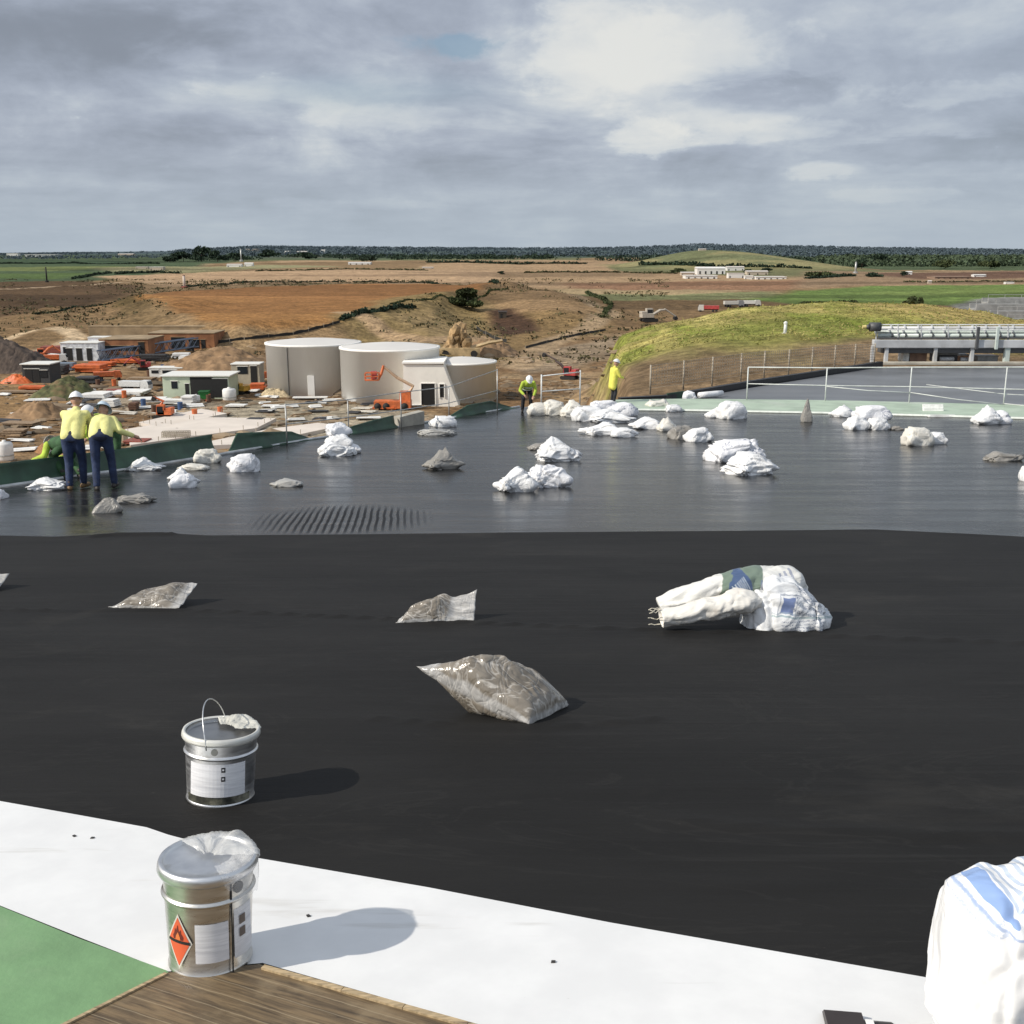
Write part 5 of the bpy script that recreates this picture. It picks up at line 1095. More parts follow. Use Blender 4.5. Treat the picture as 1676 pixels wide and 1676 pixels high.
def boom_lift():
    b = site(640, 672); s = mpp(b); t = thing('boom_lift', 'orange boom lift with its raised basket against the middle tank', 'boom lift', b); y = b.y
    f = lambda px, py, dy=0.: aty(px, py, y + dy) - b
    p0, p1 = f(612, 669), f(672, 661); MB().box((p0 + p1) / 2 + Vector((0, .9, .15)), (abs(p1.x - p0.x), 1.7, .9)).build('chassis', mora2, t)
    for px in (618, 632, 662): 
        q = f(px, 670); MB().tube(q + Vector((0, .0, .35)), q + Vector((0, .28, .35)), .42, .42, 16).build('wheel', mtrk, t, True)
    p0, p1 = f(655, 662, .8), f(672, 640, .8); MB().box((p0 + p1) / 2, (1.3, 1.2, abs(p1.z - p0.z))).build('engine_cover', mora2, t)
    MB().path([f(668, 645, .8), f(676, 632, .8), f(650, 618, .6), f(628, 600, .3)], [.24, .22, .19, .15], 8).build('boom', mat('boom_beige', (.60, .42, .28), .6), t)
    MB().path([f(628, 598, .3), f(624, 612, .2), f(619, 622, .1)], [.17, .16, .14], 8).build('jib', mora2, t)
    a, c = f(598, 622), f(620, 610); mb = MB(); w = c.x - a.x; h = c.z - a.z; mb.box((a + c) / 2 - Vector((0, 0, h / 2)), (w, .9, .12))
    for x in (a.x, a.x + w / 2, c.x):
        for yy in (-.42, .42): mb.tube((x, yy, a.z), (x, yy, c.z), .05, .05, 5)
    for yy in (-.42, .42):
        for z in (c.z, (a.z + c.z) / 2): mb.tube((a.x, yy, z), (c.x, yy, z), .05, .05, 5)
    mb.build('basket', mora2, t)
    q = f(612, 614); MB().box(q, (.7, .5, .9)).build('control_box', mred, t)
boom_lift()
def excavator(label, b, yaw, S, body, arm=((0, 0), (2.6, 2.4), (4.6, .6)), group=None, armm=None):
    armm = armm or body
    t = thing('excavator', label, 'excavator', b, yaw, group); t.scale = (S, S, S)
    for y in (-1.0, 1.0):
        mb = MB(); mb.xprism([(-1.7, .35), (-1.4, .05), (1.4, .05), (1.7, .35), (1.5, .75), (-1.5, .75)], y - .25, y + .25, Matrix.Rotation(R(-90), 4, 'Z')); mb.build('track', mtrk, t)
    MB().box((0, 0, .75), (1.5, 1.6, .35)).build('undercarriage', mtrk, t)
    MB().box((-.5, 0, 1.35), (2.5, 2.3, .85)).box((-1.3, 0, 1.95), (1.0, 2.2, .45)).build('house', body, t)
    cab = MB().xprism([(-.75, 1.0), (.75, 1.0), (.6, 2.75), (-.75, 2.75)], -.55, .55, Matrix.Translation((.25, .6, 0)) @ Matrix.Rotation(R(-90), 4, 'Z')).build('cab', body, t)
    MB().box((.25, 1.17, 1.95), (1.1, .05, 1.1)).box((.25, .03, 1.95), (1.1, .05, 1.1)).box((1.02, .6, 1.95), (.06, .9, 1.2), 0, 0, R(-5)).build('window', mgls, cab)
    o = Vector((.7, -.3, 1.5)); p = [o + Vector((a[0], 0, a[1])) for a in arm]
    MB().path([p[0], p[0].lerp(p[1], .55) + Vector((0, 0, .35)), p[1]], [.28, .30, .2], 6).build('boom', armm, t); MB().path([p[1] + Vector((-.3, 0, .15)), p[2]], [.2, .14], 6).build('stick', armm, t)
    MB().tube(p[0] + Vector((.3, 0, .2)), p[0].lerp(p[1], .6) + Vector((0, 0, .15)), .08, .08, 8).build('ram', mgal, t)
    q = p[2]; MB().xprism([(-.1, .1), (.45, -.1), (.5, -.55), (.05, -.8), (-.35, -.5)], -.5, .5, Matrix.Translation(q) @ Matrix.Rotation(R(90), 4, 'Z')).build('bucket', mtrk, t)
    return t
excavator('red excavator with a dark cab window at the foot of the grass mound', site(932, 621), R(155), .72, mred, ((0, 0), (2.7, 2.2), (5.2, 3.6)), armm=mat('dark_boom', (.07, .045, .04), .6))
excavator('distant pale drill rig excavator on the dirt left of the grass mound', site(1062, 527), R(10), 1.3, mat('pale_machine', (.45, .40, .33), .6, var=.2), ((0, 0), (2.8, 1.0), (5, -.4)))
excavator('orange excavator working on the white slabs at left', site(268, 686), R(180), .62, mora2, ((0, 0), (-.6, 1.6), (1.0, 2.6)))
excavator('yellow excavator beside the beige cabin left of the tanks', site(396, 645), R(150), .55, myel2, ((0, 0), (1.4, 1.6), (2.6, .6)))
def truck(label, b, yaw, S, cabm, bedm, group='distant vehicles on the dirt'):
    t = thing('truck', label, 'truck', b, yaw, group); t.scale = (S, S, S)
    MB().xprism([(-1.1, .7), (1.1, .7), (1.1, 1.7), (.7, 2.7), (-1.1, 2.7)], -1.15, 1.15, Matrix.Translation((3, 0, 0)) @ Matrix.Rotation(R(-90), 4, 'Z')).build('cab', cabm, t)
    MB().box((4.0, 0, 2.1), (.1, 1.9, .8), 0, 0, R(-22)).build('windscreen', mgls, t); MB().box((-.9, 0, 1.0), (5.4, 1.0, .3)).build('chassis', mtrk, t)
    MB().xprism([(-2.8, 1.2), (2.8, 1.2), (3.0, 2.5), (-2.8, 2.5)], -1.2, 1.2, Matrix.Translation((-1.0, 0, 0)) @ Matrix.Rotation(R(-90), 4, 'Z')).build('bed', bedm, t)
    for x in (3.2, -1.6, -2.8):
        for y in (-1.0, 1.0): MB().tube((x, y - .15, .5), (x, y + .15, .5), .5, .5, 14).build('wheel', mtrk, t, True)
mvan = mat('pale_truck', (.55, .53, .48), .5)
truck('small red truck on the far side of the grass mound', site(1160, 511), R(170), .8, mvan, mred); truck('grey truck right of the small red truck beyond the mound crest', site(1200, 503), R(5), .8, mat('grey_truck', (.25, .25, .25), .5), mvan); truck('white topped truck at the green field edge beyond the mound crest', site(1228, 502), R(0), .8, mvan, mat('white_load', (.7, .68, .62), .7))
mvw = mat('white_truck', (.68, .68, .66), .45, var=.15)
for lab, px, py, yaw, S, a, b in (('white flatbed truck with an orange load above the shelter roof', 88, 594, R(12), .55, mvw, mora2), ('white tipper truck left of the pale green cabin', 222, 640, R(-10), .55, mvw, mvw), ('dark tipper truck with a white cab right of the girder end', 318, 598, R(170), .6, mvw, mat('grey_truck', (.25, .25, .25), .5)), ('orange dumper truck in front of the orange formwork stacks', 176, 622, R(20), .5, mora2, mora2)):
    truck(lab, site(px, py), yaw, S, a, b, 'trucks on the works site')
excavator('orange red excavator among the clutter above the shelter', site(66, 590), R(20), .75, mora2, ((0, 0), (2.4, 1.8), (4.2, .2)), 'excavators at the left of the works'); excavator('dark red excavator below the blue grey girder', site(236, 606), R(200), .6, mred, ((0, 0), (2.4, 2.0), (4.2, .4)), 'excavators at the left of the works')
# cabins and huts ----------------------------------------------------------------
def cabin(name, label, px0, px1, ybase, ytop, depth, wallm, roofm, doors=(), windows=(), over=.25, pitch=.0, cat='cabin', group=None, sink=.1):
    c = site((px0 + px1) / 2, ybase); y = c.y; a, b = aty(px0, ybase, y), aty(px1, ytop, y); w = b.x - a.x; h = b.z - c.z; cx = (a.x + b.x) / 2
    t = thing(name, label, cat, (cx, y, c.z - sink), 0, group); h += sink
    MB().box((0, depth / 2, h / 2), (w, depth, h)).build('wall', wallm, t)
    if pitch: MB().add([(-w / 2 - over, -over, h), (w / 2 + over, -over, h), (w / 2 + over, depth + over, h), (-w / 2 - over, depth + over, h), (-w / 2 - over, depth / 2, h + pitch), (w / 2 + over, depth / 2, h + pitch)], [(0, 1, 5, 4), (2, 3, 4, 5), (0, 4, 3), (1, 2, 5), (0, 3, 2, 1)]).build('roof', roofm, t)
    else: MB().box((0, depth / 2, h + .07), (w + 2 * over, depth + 2 * over, .16)).build('roof', roofm, t)
    for nm, lst in (('door', doors), ('window', windows)):
        for x0, x1, y0, y1 in lst:
            p, q = aty(x0, y0, y), aty(x1, y1, y); o = MB().box(((p.x + q.x) / 2 - cx, -.02, (p.z + q.z) / 2 - c.z + sink), (abs(q.x - p.x), .07, abs(q.z - p.z))).build(nm, mshd if nm == 'door' else mgls, t)
            MB().box(((p.x + q.x) / 2 - cx, -.05, max(p.z, q.z) - c.z + sink + .04), (abs(q.x - p.x) + .2, .14, .08)).build('lintel', roofm, o)
    return t
mgw = mat('pale_green_cabin', (.50, .56, .42), .6, var=.08, scale=.6); mwr = mat('white_roof', (.74, .73, .68), .5, var=.06); mbe = mat('beige_cabin', (.42, .38, .29), .7, var=.15, scale=.8); mter = mat('terracotta_wall', (.27, .115, .05), .85, var=.3, scale=.5, dirt=((.35, .2, .1), .5)); mtan2 = mat('tan_wall', (.30, .22, .13), .9, var=.25, scale=.4)
cabin('site_cabin', 'pale green site cabin under a white roof with a dark open bay', 268, 374, 653, 616, 5, mgw, mwr, doors=((304, 309, 648, 628), (313, 348, 652, 617), (350, 372, 650, 620)), windows=((281, 290, 636, 624),), group='site cabins')
cabin('site_cabin', 'beige site cabin with a tall dark door left of the white tanks', 380, 424, 629, 597, 3, mbe, mwr, doors=((411, 420, 626, 599),), windows=((389, 405, 612, 600),), group='site cabins', over=.1)
cabin('site_cabin', 'low white flat roofed trailer behind the pale green cabin', 245, 298, 618, 603, 2.4, mwr, mwr, windows=((248, 259, 611, 606), (266, 290, 611, 606)), group='site cabins', over=.1)
cabin('concrete_building', 'terracotta walled building with open front in the dirt cutting', 164, 242, 588, 556, 9, mter, mtan2, doors=((228, 236, 587, 560),), windows=((168, 224, 574, 566),), cat='building', group='unfinished brown buildings', over=.1)
cabin('concrete_building', 'low brown building with blue shuttered bays right of the terracotta one', 244, 350, 574, 546, 8, mter, mtan2, doors=((330, 336, 573, 556),), windows=((249, 266, 570, 549), (281, 302, 570, 552), (310, 326, 570, 556)), cat='building', group='unfinished brown buildings', over=.1)
cabin('retaining_wall', 'long tan retaining wall above the terracotta building', 146, 344, 560, 535, 2, mtan2, mtan2, cat='wall', over=.05)
cabin('shelter', 'dark open shelter with a pale roof left of the orange frames', 38, 80, 627, 597, 4, mat('shelter_dark', (.05, .05, .05), .8), mwr, doors=((42, 52, 625, 604), (56, 64, 625, 604)), windows=((67, 77, 618, 606),), over=.2)
cabin('plant_unit', 'white framed plant unit with dark panels', 101, 160, 591, 562, 4, mat('unit_white', (.60, .62, .64), .5, var=.3, scale=1.2), mwr, doors=((110, 118, 590, 570), (126, 134, 590, 570), (143, 150, 590, 570)), windows=((104, 108, 580, 568),), cat='plant unit', over=.1)
cabin('plant_unit', 'taller white plant unit behind the framed one', 146, 190, 582, 553, 3, mat('unit_white2', (.68, .70, .74), .5, var=.2), mwr, doors=((169, 177, 580, 560),), windows=((151, 160, 566, 558),), cat='plant unit', over=.05)
cabin('hut', 'tiny dark brown hut on the dirt hill right of the tanks', 816, 829, 521, 511, 2, mat('hut_brown', (.06, .045, .03), .8), mat('hut_roof', (.04, .03, .025), .8), doors=((819, 822, 520, 514),), over=.15, pitch=.4)
# steel, frames, stacks -------------------------------------------------------------
def beam_truss(label, px0, y0, px1, y1, h, m, name='steel_truss'):
    a, b = site(px0, y0), site(px1, y1); O = a; d = b - a; L = d.length; t = thing(name, label, 'steel truss', O, math.atan2(d.y, d.x)); dz = b.z - a.z
    for z in (.7, .7 + h):
        for yy in (-.5, .5): MB().tube((0, yy, z), (L, yy, z + dz), .13, .13, 4).build('chord', m, t)
    mb = MB(); n = 14
    for k in range(n):
        for yy in (-.5, .5): mb.tube((L * k / n, yy, .7 + dz * k / n), (L * (k + 1) / n, yy, .7 + h + dz * (k + 1) / n), .07, .07, 4); mb.tube((L * k / n, yy, .7 + h + dz * k / n), (L * (k + .5) / n, yy, .7 + dz * (k + .5) / n), .07, .07, 4)
    mb.build('lattice', m, t)
    for f in (.08, .5, .92): MB().box((L * f, 0, .35 + dz * f), (.6, 1.6, .75)).build('support', mtrk, t)
beam_truss('long blue grey lattice girder lying in front of the brown buildings', 164, 597, 322, 573, 1.6, mat('blue_grey_steel', (.14, .17, .22), .5, var=.2))
def stack(name, label, px, py, wpx, hpx, d, m, n=4, yaw=0., cat='stack', group=None, gap=.06, bears=True):
    b = site(px, py); s = mpp(b); w, h = wpx * s, hpx * s; t = thing(name, label, cat, b + Vector((0, d / 2, -.05)), yaw, group); rng = random.Random(px * 3 + py)
    if bears: MB().box((-w * .3, 0, .1), (.2, d * .95, .2)).box((w * .3, 0, .1), (.2, d * .95, .2)).build('bearers', mat('old_bearers', (.12, .09, .06), .8), t)
    hh = max((h - .2) / n, .05)
    for k in range(n): MB().box((rng.uniform(-.06, .06) * w, rng.uniform(-.05, .05) * d, .2 + hh * (k + .5)), (w * rng.uniform(.86, 1), d * rng.uniform(.88, 1), hh - gap * .5), rng.uniform(-.06, .06)).build('layer', m, t)
    return t
mws = mat('white_sheeting', (.76, .75, .72), .6, var=.12, scale=.8, dirt=((.5, .47, .42), .5)); mpk = mat('pinkish_slab', (.66, .59, .52), .8, var=.08, scale=.3, dirt=((.5, .42, .34), .5)); mof = mat('orange_formwork', (.60, .13, .03), .55, var=.3, scale=.8, dirt=((.18, .07, .04), .6)); mdgx = mat('dark_clutter', (.04, .04, .042), .7, var=.4); mrb = mat('red_brown', (.24, .065, .045), .75, var=.2)
G1 = 'stacks of white boards on the site'
for px, py, w, h, d, m, n, lab, g in [
    (150, 655, 44, 10, 4, mws, 3, 'leftmost pale board stack above the left worker', G1), (205, 650, 60, 9, 4, mws, 3, 'wide white board stack behind the workers heads', G1), (240, 661, 60, 8, 3, mws, 3, 'white board stack right of the workers heads', G1), (178, 668, 24, 14, 2, mws, 4, 'small white crate stack just above the right worker', G1), (280, 663, 40, 9, 2.5, mws, 3, 'white board stack left of the white container blocks', G1), (306, 664, 20, 16, 2, mws, 4, 'square white container block in front of the green cabin', G1),
    (145, 611, 50, 14, 3, mof, 4, 'stack of bright orange formwork beams beside the shelter', 'orange formwork stacks'), (165, 601, 42, 9, 2, mof, 3, 'orange beam stack lying behind the bright one', 'orange formwork stacks'), (205, 596, 50, 8, 2, mof, 2, 'long dull orange beams below the blue grey girder', 'orange formwork stacks'),
    (84, 580, 40, 13, 3, mrb, 2, 'dark red skip left of the framed plant unit', 'red stacks on the site'), (218, 730, 40, 9, 2, mrb, 2, 'red brown plank stack behind the green roof edge', 'red stacks on the site'),
    (140, 629, 36, 12, 2.5, mdgx, 3, 'black crates below the orange formwork', 'dark crates on the site'), (92, 614, 30, 16, 2.5, mdgx, 3, 'black crates between the shelter and orange formwork', 'dark crates on the site'), (190, 591, 40, 9, 2, mdgx, 2, 'dark crates under the left end of the girder', 'dark crates on the site'), (216, 673, 14, 14, 1.5, mat('brown_drum', (.12, .06, .035), .8), 3, 'brown crate among the white board stacks', 'dark crates on the site'), (415, 692, 30, 7, 1.5, mdgx, 2, 'black bundle at the right end of the pinkish slabs', 'dark crates on the site'),
    (360, 682, 28, 6, 1.4, mat('timber', (.26, .18, .11), .8, var=.3), 3, 'low brown timber stack on the pinkish slabs', 'timber stacks'), (30, 700, 60, 8, 2, mat('timber', (.26, .18, .11), .8), 4, 'broken timber stack near the left picture edge', 'timber stacks'), (186, 646, 26, 9, 1.4, mrb, 2, 'reddish pallet behind the white board stacks', 'red stacks on the site'),
    (30, 645, 70, 5, 1.5, mat('timber', (.26, .18, .11), .8), 3, 'long timbers left of the grassy spoil heap', 'timber stacks'), (440, 668, 30, 5, 1.2, mws, 2, 'low white rubble stack at the foot of the left tank', G1), (505, 655, 60, 5, 1.5, mws, 2, 'low white sheeting along the left tank base', G1), (570, 660, 30, 6, 1.5, mws, 2, 'white sheeting between the two big tanks', G1),
    (60, 640, 60, 8, 2, mof, 3, 'orange barrier stack below the dark shelter', 'orange formwork stacks'), (250, 592, 44, 12, 2, mdgx, 3, 'dark machinery crates under the middle of the girder', 'dark crates on the site'), (295, 588, 30, 10, 2, mws, 2, 'white crates at the right end of the girder', G1), (230, 628, 44, 10, 2, mat('timber', (.26, .18, .11), .8), 4, 'brown timber stack left of the white trailer', 'timber stacks'), (120, 576, 30, 8, 2, mrb, 2, 'rust red beams behind the framed plant unit', 'red stacks on the site'), (100, 608, 36, 14, 2, mat('grey_blue_box', (.16, .20, .25), .6, var=.3), 2, 'grey blue tool container right of the shelter', 'dark crates on the site'), (420, 640, 26, 12, 2, mof, 3, 'orange brick pallets right of the yellow excavator', 'orange formwork stacks'), (345, 700, 40, 6, 1.4, mws, 2, 'white insulation sheets on the pinkish slab', G1), (255, 684, 40, 6, 1.4, mat('timber', (.26, .18, .11), .8), 2, 'timber bearers beside the orange excavator', 'timber stacks'), (155, 702, 50, 9, 2, mdgx, 2, 'dark cable reels behind the left worker', 'dark crates on the site'), (385, 668, 34, 6, 1.4, mws, 2, 'white bags in a low stack before the cream tank', G1), (20, 715, 40, 12, 1.6, mat('timber', (.26, .18, .11), .8), 3, 'dark timber frame above the pale tank at left', 'timber stacks'), (600, 688, 44, 5, 1.2, mws, 2, 'white planks on the concrete below the boom lift', G1),
    (630, 672, 40, 6, 1.2, mof, 2, 'orange barriers stacked in front of the boom lift', 'orange formwork stacks'), (520, 676, 36, 4, 1.2, mdgx, 2, 'dark hoses stacked on the concrete before the tanks', 'dark crates on the site')]:
    stack('board_stack' if m is mws else 'material_stack', lab, px, py, w, h, d, m, n, random.uniform(-.15, .15), 'stack', g)
# big pinkish slabs
for k, (pts, lab) in enumerate([([(205, 708), (330, 688), (452, 690), (420, 706), (300, 722), (214, 734)], 'broad pinkish white concrete slab behind the green roof edge'), ([(228, 696), (330, 674), (372, 682), (260, 704)], 'narrow pale slab behind the broad pinkish one'), ([(300, 738), (440, 708), (520, 697), (560, 702), (420, 732)], 'long pale slab strip under the left handrail')]):
    q = [site(*p) for p in pts]; z = max(p.z for p in q) + .35; O = sum(q, Vector()) / len(q); O.z = z - .4; t = thing('concrete_slab', lab, 'slab', O, 0, 'pale concrete slabs')
    MB().prism([(p - O)[:2] for p in q], -.9, .4).build('slab', mpk, t)
    c = [p - O for p in q]; mb = MB()
    for i in range(len(c)):
        a, b = c[i] * .97, c[(i + 1) % len(c)] * .97
        for j in range(3): f = (j + .5) / 3; w = a.lerp(b, f); mb.tube((w.x, w.y, .38), (w.x, w.y, .85), .035, .035, 4)
    mb.build('starter_bars', mrus, t)
def cage():
    b = site(288, 722); s = mpp(b); w, h = 44 * s, 15 * s; t = thing('rebar_cage', 'brown steel reinforcement cage behind the green roof edge', 'rebar cage', b, .15)
    mb = MB()
    for k in range(13): x = -w / 2 + w * k / 12; mb.path([(x, 0, 0), (x, .8, 0), (x, .8, h), (x, 0, h)], .035, 4, closed=True)
    mb.build('hoops', mrus, t); mb = MB()
    for yy in (0, .8):
        for k in range(5): mb.tube((-w / 2, yy, h * k / 4), (w / 2, yy, h * k / 4), .035, .035, 4)
    mb.build('bars', mrus, t)
cage()
def bin_():
    b = site(335, 656); s = mpp(b); t = thing('skip_bin', 'bright green wheeled bin in front of the green cabin', 'bin', b, .1); w, h = 16 * s, 15 * s
    MB().xprism([(-.6, .3), (.6, .3), (.75, h), (-.75, h)], -w / 2, w / 2).build('body', mat('bright_green', (.03, .22, .05), .5, var=.2), t); MB().box((0, 0, h + .05), (w + .1, 1.7, .1)).build('lid', mat('dark_green', (.015, .10, .03), .5), t)
    for x in (-w * .35, w * .35): MB().tube((x - .08, -.5, .16), (x + .08, -.5, .16), .16, .16, 10).build('wheel', mtrk, t)
bin_()
def ibc(px, py, wpx, hpx, label):
    b = site(px, py); s = mpp(b); w, h = wpx * s, hpx * s; t = thing('water_tank', label, 'water tank', b); MB().lathe([(w * .44, .15), (w * .5, .3), (w * .5, h * .85), (w * .42, h * .95), (w * .12, h), (w * .12, h * 1.06)], 20).build('body', mws, t, True); MB().box((0, 0, .08), (w, w, .16)).build('pallet', mat('timber', (.26, .18, .11), .8), t)
    MB().lathe([(w * .51, h * .3), (w * .52, h * .34), (w * .51, h * .38)], 20, cap0=False, cap1=False).build('band', mgal, t)
ibc(376, 657, 22, 22, 'cream round water tank in front of the beige cabin'); ibc(10, 756, 26, 34, 'pale rounded tank at the left picture edge behind the green sheet'); ibc(322, 660, 12, 14, 'small pale drum right of the square white blocks')
# small clutter, piece by piece
def clutter():
    rng = random.Random(77); mpl = [mat('old_plank', (.28, .19, .11), .85, var=.3), mws, mat('pale_panel', (.55, .52, .46), .8, var=.2), mat('dark_panel', (.05, .05, .055), .8)]
    labs = ['brown plank lying loose on the works ground', 'loose white panel lying on the works ground', 'loose pale grey panel lying on the works ground', 'dark sheet of scrap lying on the works ground']
    for k in range(130):
        zone = rng.choice([(100, 470, 640, 700), (0, 260, 570, 650), (430, 700, 650, 690), (0, 160, 640, 740)]); px, py = rng.uniform(zone[0], zone[1]), rng.uniform(zone[2], zone[3]); i = rng.choice([0, 0, 1, 1, 2, 3]); b = site(px, py); L = rng.uniform(1, 3.4); w = rng.uniform(.2, .4) if i == 0 else rng.uniform(.6, 1.5)
        mb = MB(); mb.box((0, 0, .10), (L, w, .10)).box((L * .05, w * .2, .2), (L * .9, w * .6, .09), rng.uniform(-.2, .2))
        o = mb.build(('plank', 'panel', 'panel', 'scrap_sheet')[i], mpl[i]); o.location = b + Vector((0, 0, .05)); o.rotation_euler = (rng.uniform(-.08, .08), rng.uniform(-.08, .08), rng.uniform(-.6, .6)); tag(o, labs[i], ('plank', 'panel', 'panel', 'scrap')[i], ('loose brown planks on the works ground', 'loose white panels on the works ground', 'loose pale panels on the works ground', 'dark scrap on the works ground')[i])
    dm = [mora2, mat('blue_drum', (.05, .10, .22), .5), mat('brown_drum', (.12, .06, .035), .8)]
    for k in range(24):
        px, py = rng.uniform(90, 460), rng.uniform(600, 690); b = site(px, py); i = k % 3; t = MB().lathe([(.30, 0), (.32, .02), (.30, .30), (.32, .32), (.30, .34), (.30, .6), (.32, .62), (.30, .64), (.32, .92), (.27, .94), (.26, .9)], 16).build('drum', dm[i]); t.location = b; tag(t, ('orange drum standing on the works ground', 'blue drum standing on the works ground', 'brown drum standing on the works ground')[i], 'drum', ('orange drums on the works ground', 'blue drums on the works ground', 'brown drums on the works ground')[i])
clutter()
# rubble, dirt mounds
def mound(name, label, px, py, wpx, hpx, depth, m, seed, cat='mound', rough=.25, group=None, peak=1., ridge=0):
    b = site(px, py); s = mpp(b); w, h = wpx * s, hpx * s; n = 46; vs = []; off = Vector((seed * 3.1, seed, 2))
    for j in range(n + 1):
        for i in range(n + 1):
            u, v = i / n * 2 - 1, j / n * 2 - 1; r = math.hypot(u, v); base = max(0, 1 - r * r) ** (1.6 * peak)
            z = h * base * (1 + 1.6 * rough * (mn.noise(Vector((u * 2, v * 2, 0)) + off) + .6 * mn.noise(Vector((u * 6, v * 6, 0)) + off) + .4 * ridged(Vector((u * 4, v * 4, 0)) + off, 2.5))) + (.12 * h * abs(math.sin(u * ridge)) * base ** .4 if ridge else 0) - .25
            vs.append((u * w / 2, v * depth / 2 + depth / 2, z))
    fs = [(j * (n + 1) + i, j * (n + 1) + i + 1, (j + 1) * (n + 1) + i + 1, (j + 1) * (n + 1) + i) for j in range(n) for i in range(n)]
    o = MB().add(vs, fs).build(name, m, None, True); o.location = b; return tag(o, label, cat, group)
mdir = mat('dug_dirt', (.24, .15, .08), .95, var=.35, scale=.9, bump=.8, bscale=1.5); mgd = mat('overgrown_dirt', (.075, .08, .03), .95, var=.5, scale=1.2, dirt=((.2, .13, .07), .8)); mdd = mat('dark_spoil', (.09, .065, .05), .95, var=.4, scale=1, stretch=(3, 1, 1))
mound('spoil_heap', 'dark furrowed spoil heap at the left picture edge', -40, 614, 230, 46, 16, mdd, 3, 'spoil heap', .15, 'spoil heaps', .9, 26)
mound('spoil_heap', 'spoil heap with a dark green top left of the workers', 85, 656, 130, 27, 9, mgd, 5, 'spoil heap', .3, 'spoil heaps', .8)
mound('spoil_heap', 'brown spoil heap at left below the overgrown one', 40, 690, 130, 22, 8, mdir, 9, 'spoil heap', .35, 'spoil heaps', .9)
mound('spoil_heap', 'orange brown earth heap behind the crouching worker', 78, 745, 90, 20, 5, mat('orange_dirt', (.28, .14, .06), .95, var=.3), 12, 'spoil heap', .3, 'spoil heaps', .8)
mound('tarpaulin_heap', 'bright orange tarpaulin draped over a heap at the left edge', 22, 629, 66, 15, 3, mof, 15, 'tarpaulin', .2, None, .7)
mound('spoil_heap', 'brown earth bank between the cabins and the left tank', 335, 622, 250, 36, 18, mdir, 18, 'spoil heap', .3, 'spoil heaps', .6)
mound('spoil_heap', 'sandy rubble heap at the foot of the left tank', 445, 652, 70, 12, 4, mat('sandy', (.5, .4, .25), .95, var=.3), 21, 'spoil heap', .4, 'spoil heaps', .8)
mound('spoil_heap', 'dirt heap behind the low grey tank', 800, 585, 110, 22, 14, mdir, 24, 'spoil heap', .4, 'spoil heaps', .8)
def rubble_machine():
    b = site(750, 590); s = mpp(b)
    t = thing('rock_crusher', 'tall jagged tan rock crusher rising behind the tanks', 'crusher', b + Vector((0, 8, 0))); rng = random.Random(8); h = 54 * s
    mr = mat('tan_rock', (.33, .22, .11), .9, var=.6, scale=.45, dirt=((.04, .03, .02), .8)); mb = MB()  # black blotches in tan_rock paint the dark gaps between the rocks
    for k in range(46):
        f = rng.random(); zz = f * h * .9; wd = (1 - f) * 3.2 + .4; bm = bmesh.new(); bmesh.ops.create_icosphere(bm, subdivisions=2, radius=1)
        sc = rng.uniform(.5, 1.1)
        for v in bm.verts: v.co *= sc * (1 + .35 * mn.noise(v.co * 1.5 + Vector((k, 0, 0)))); v.co.z *= 1.3
        mb.bm(bm, Matrix.Translation((rng.uniform(-wd, wd) * .8 - .3, rng.uniform(-1.2, 1.2), zz)))
    mb.build('rock_pile', mr, t); MB().box((0, -1.8, .8), (7, 1, 1.6)).build('chassis', mat('tan_steel', (.45, .33, .18), .6, var=.3, scale=1), t); MB().path([(2, -1, 1.5), (5, -1, 2.4), (7.5, -1, 2.8)], [.4, .35, .3], 6).build('conveyor', mat('tan_steel', (.45, .33, .18), .6), t)
    for x in (-2.5, 2.5): MB().tube((x, -2.5, .6), (x, -2.1, .6), .6, .6, 14).build('wheel', mtrk, t)
rubble_machine()
def post(label, px, py, h_px, r, m, m2, name='marker_post'):
    b = site(px, py); h = h_px * mpp(b); t = thing(name, label, name.replace('_', ' '), b + Vector((0, 0, -.1))); MB().tube((0, 0, 0), (0, 0, h + .1), r, r * .8, 10).build('shaft', m, t, True); MB().lathe([(r * 2.2, 0), (r * 2.2, h * .12), (r * 1.2, h * .14)], 12).build('base', m2, t)
    MB().lathe([(r * 1.1, h), (r * 1.1, h + .12), (r * .2, h + .2)], 10).build('cap', m2, t)
post('white marker post standing on the grass mound', 1285, 545, 17, .14, mwht, mwht); post('pale chimney post with a red base beyond the orange field', 302, 471, 20, .75, mat('pale_post', (.6, .5, .42), .7), mrb)
post('thin pole on the far fields right of the farm', 1400, 447, 18, .9, mgal, mgal, 'utility_pole'); post('thin dark pole at far left among green fields', 77, 462, 24, .5, mtrk, mtrk, 'utility_pole'); post('pale thin pole near the far houses left of centre', 395, 428, 20, 1.4, mgal, mgal, 'utility_pole')
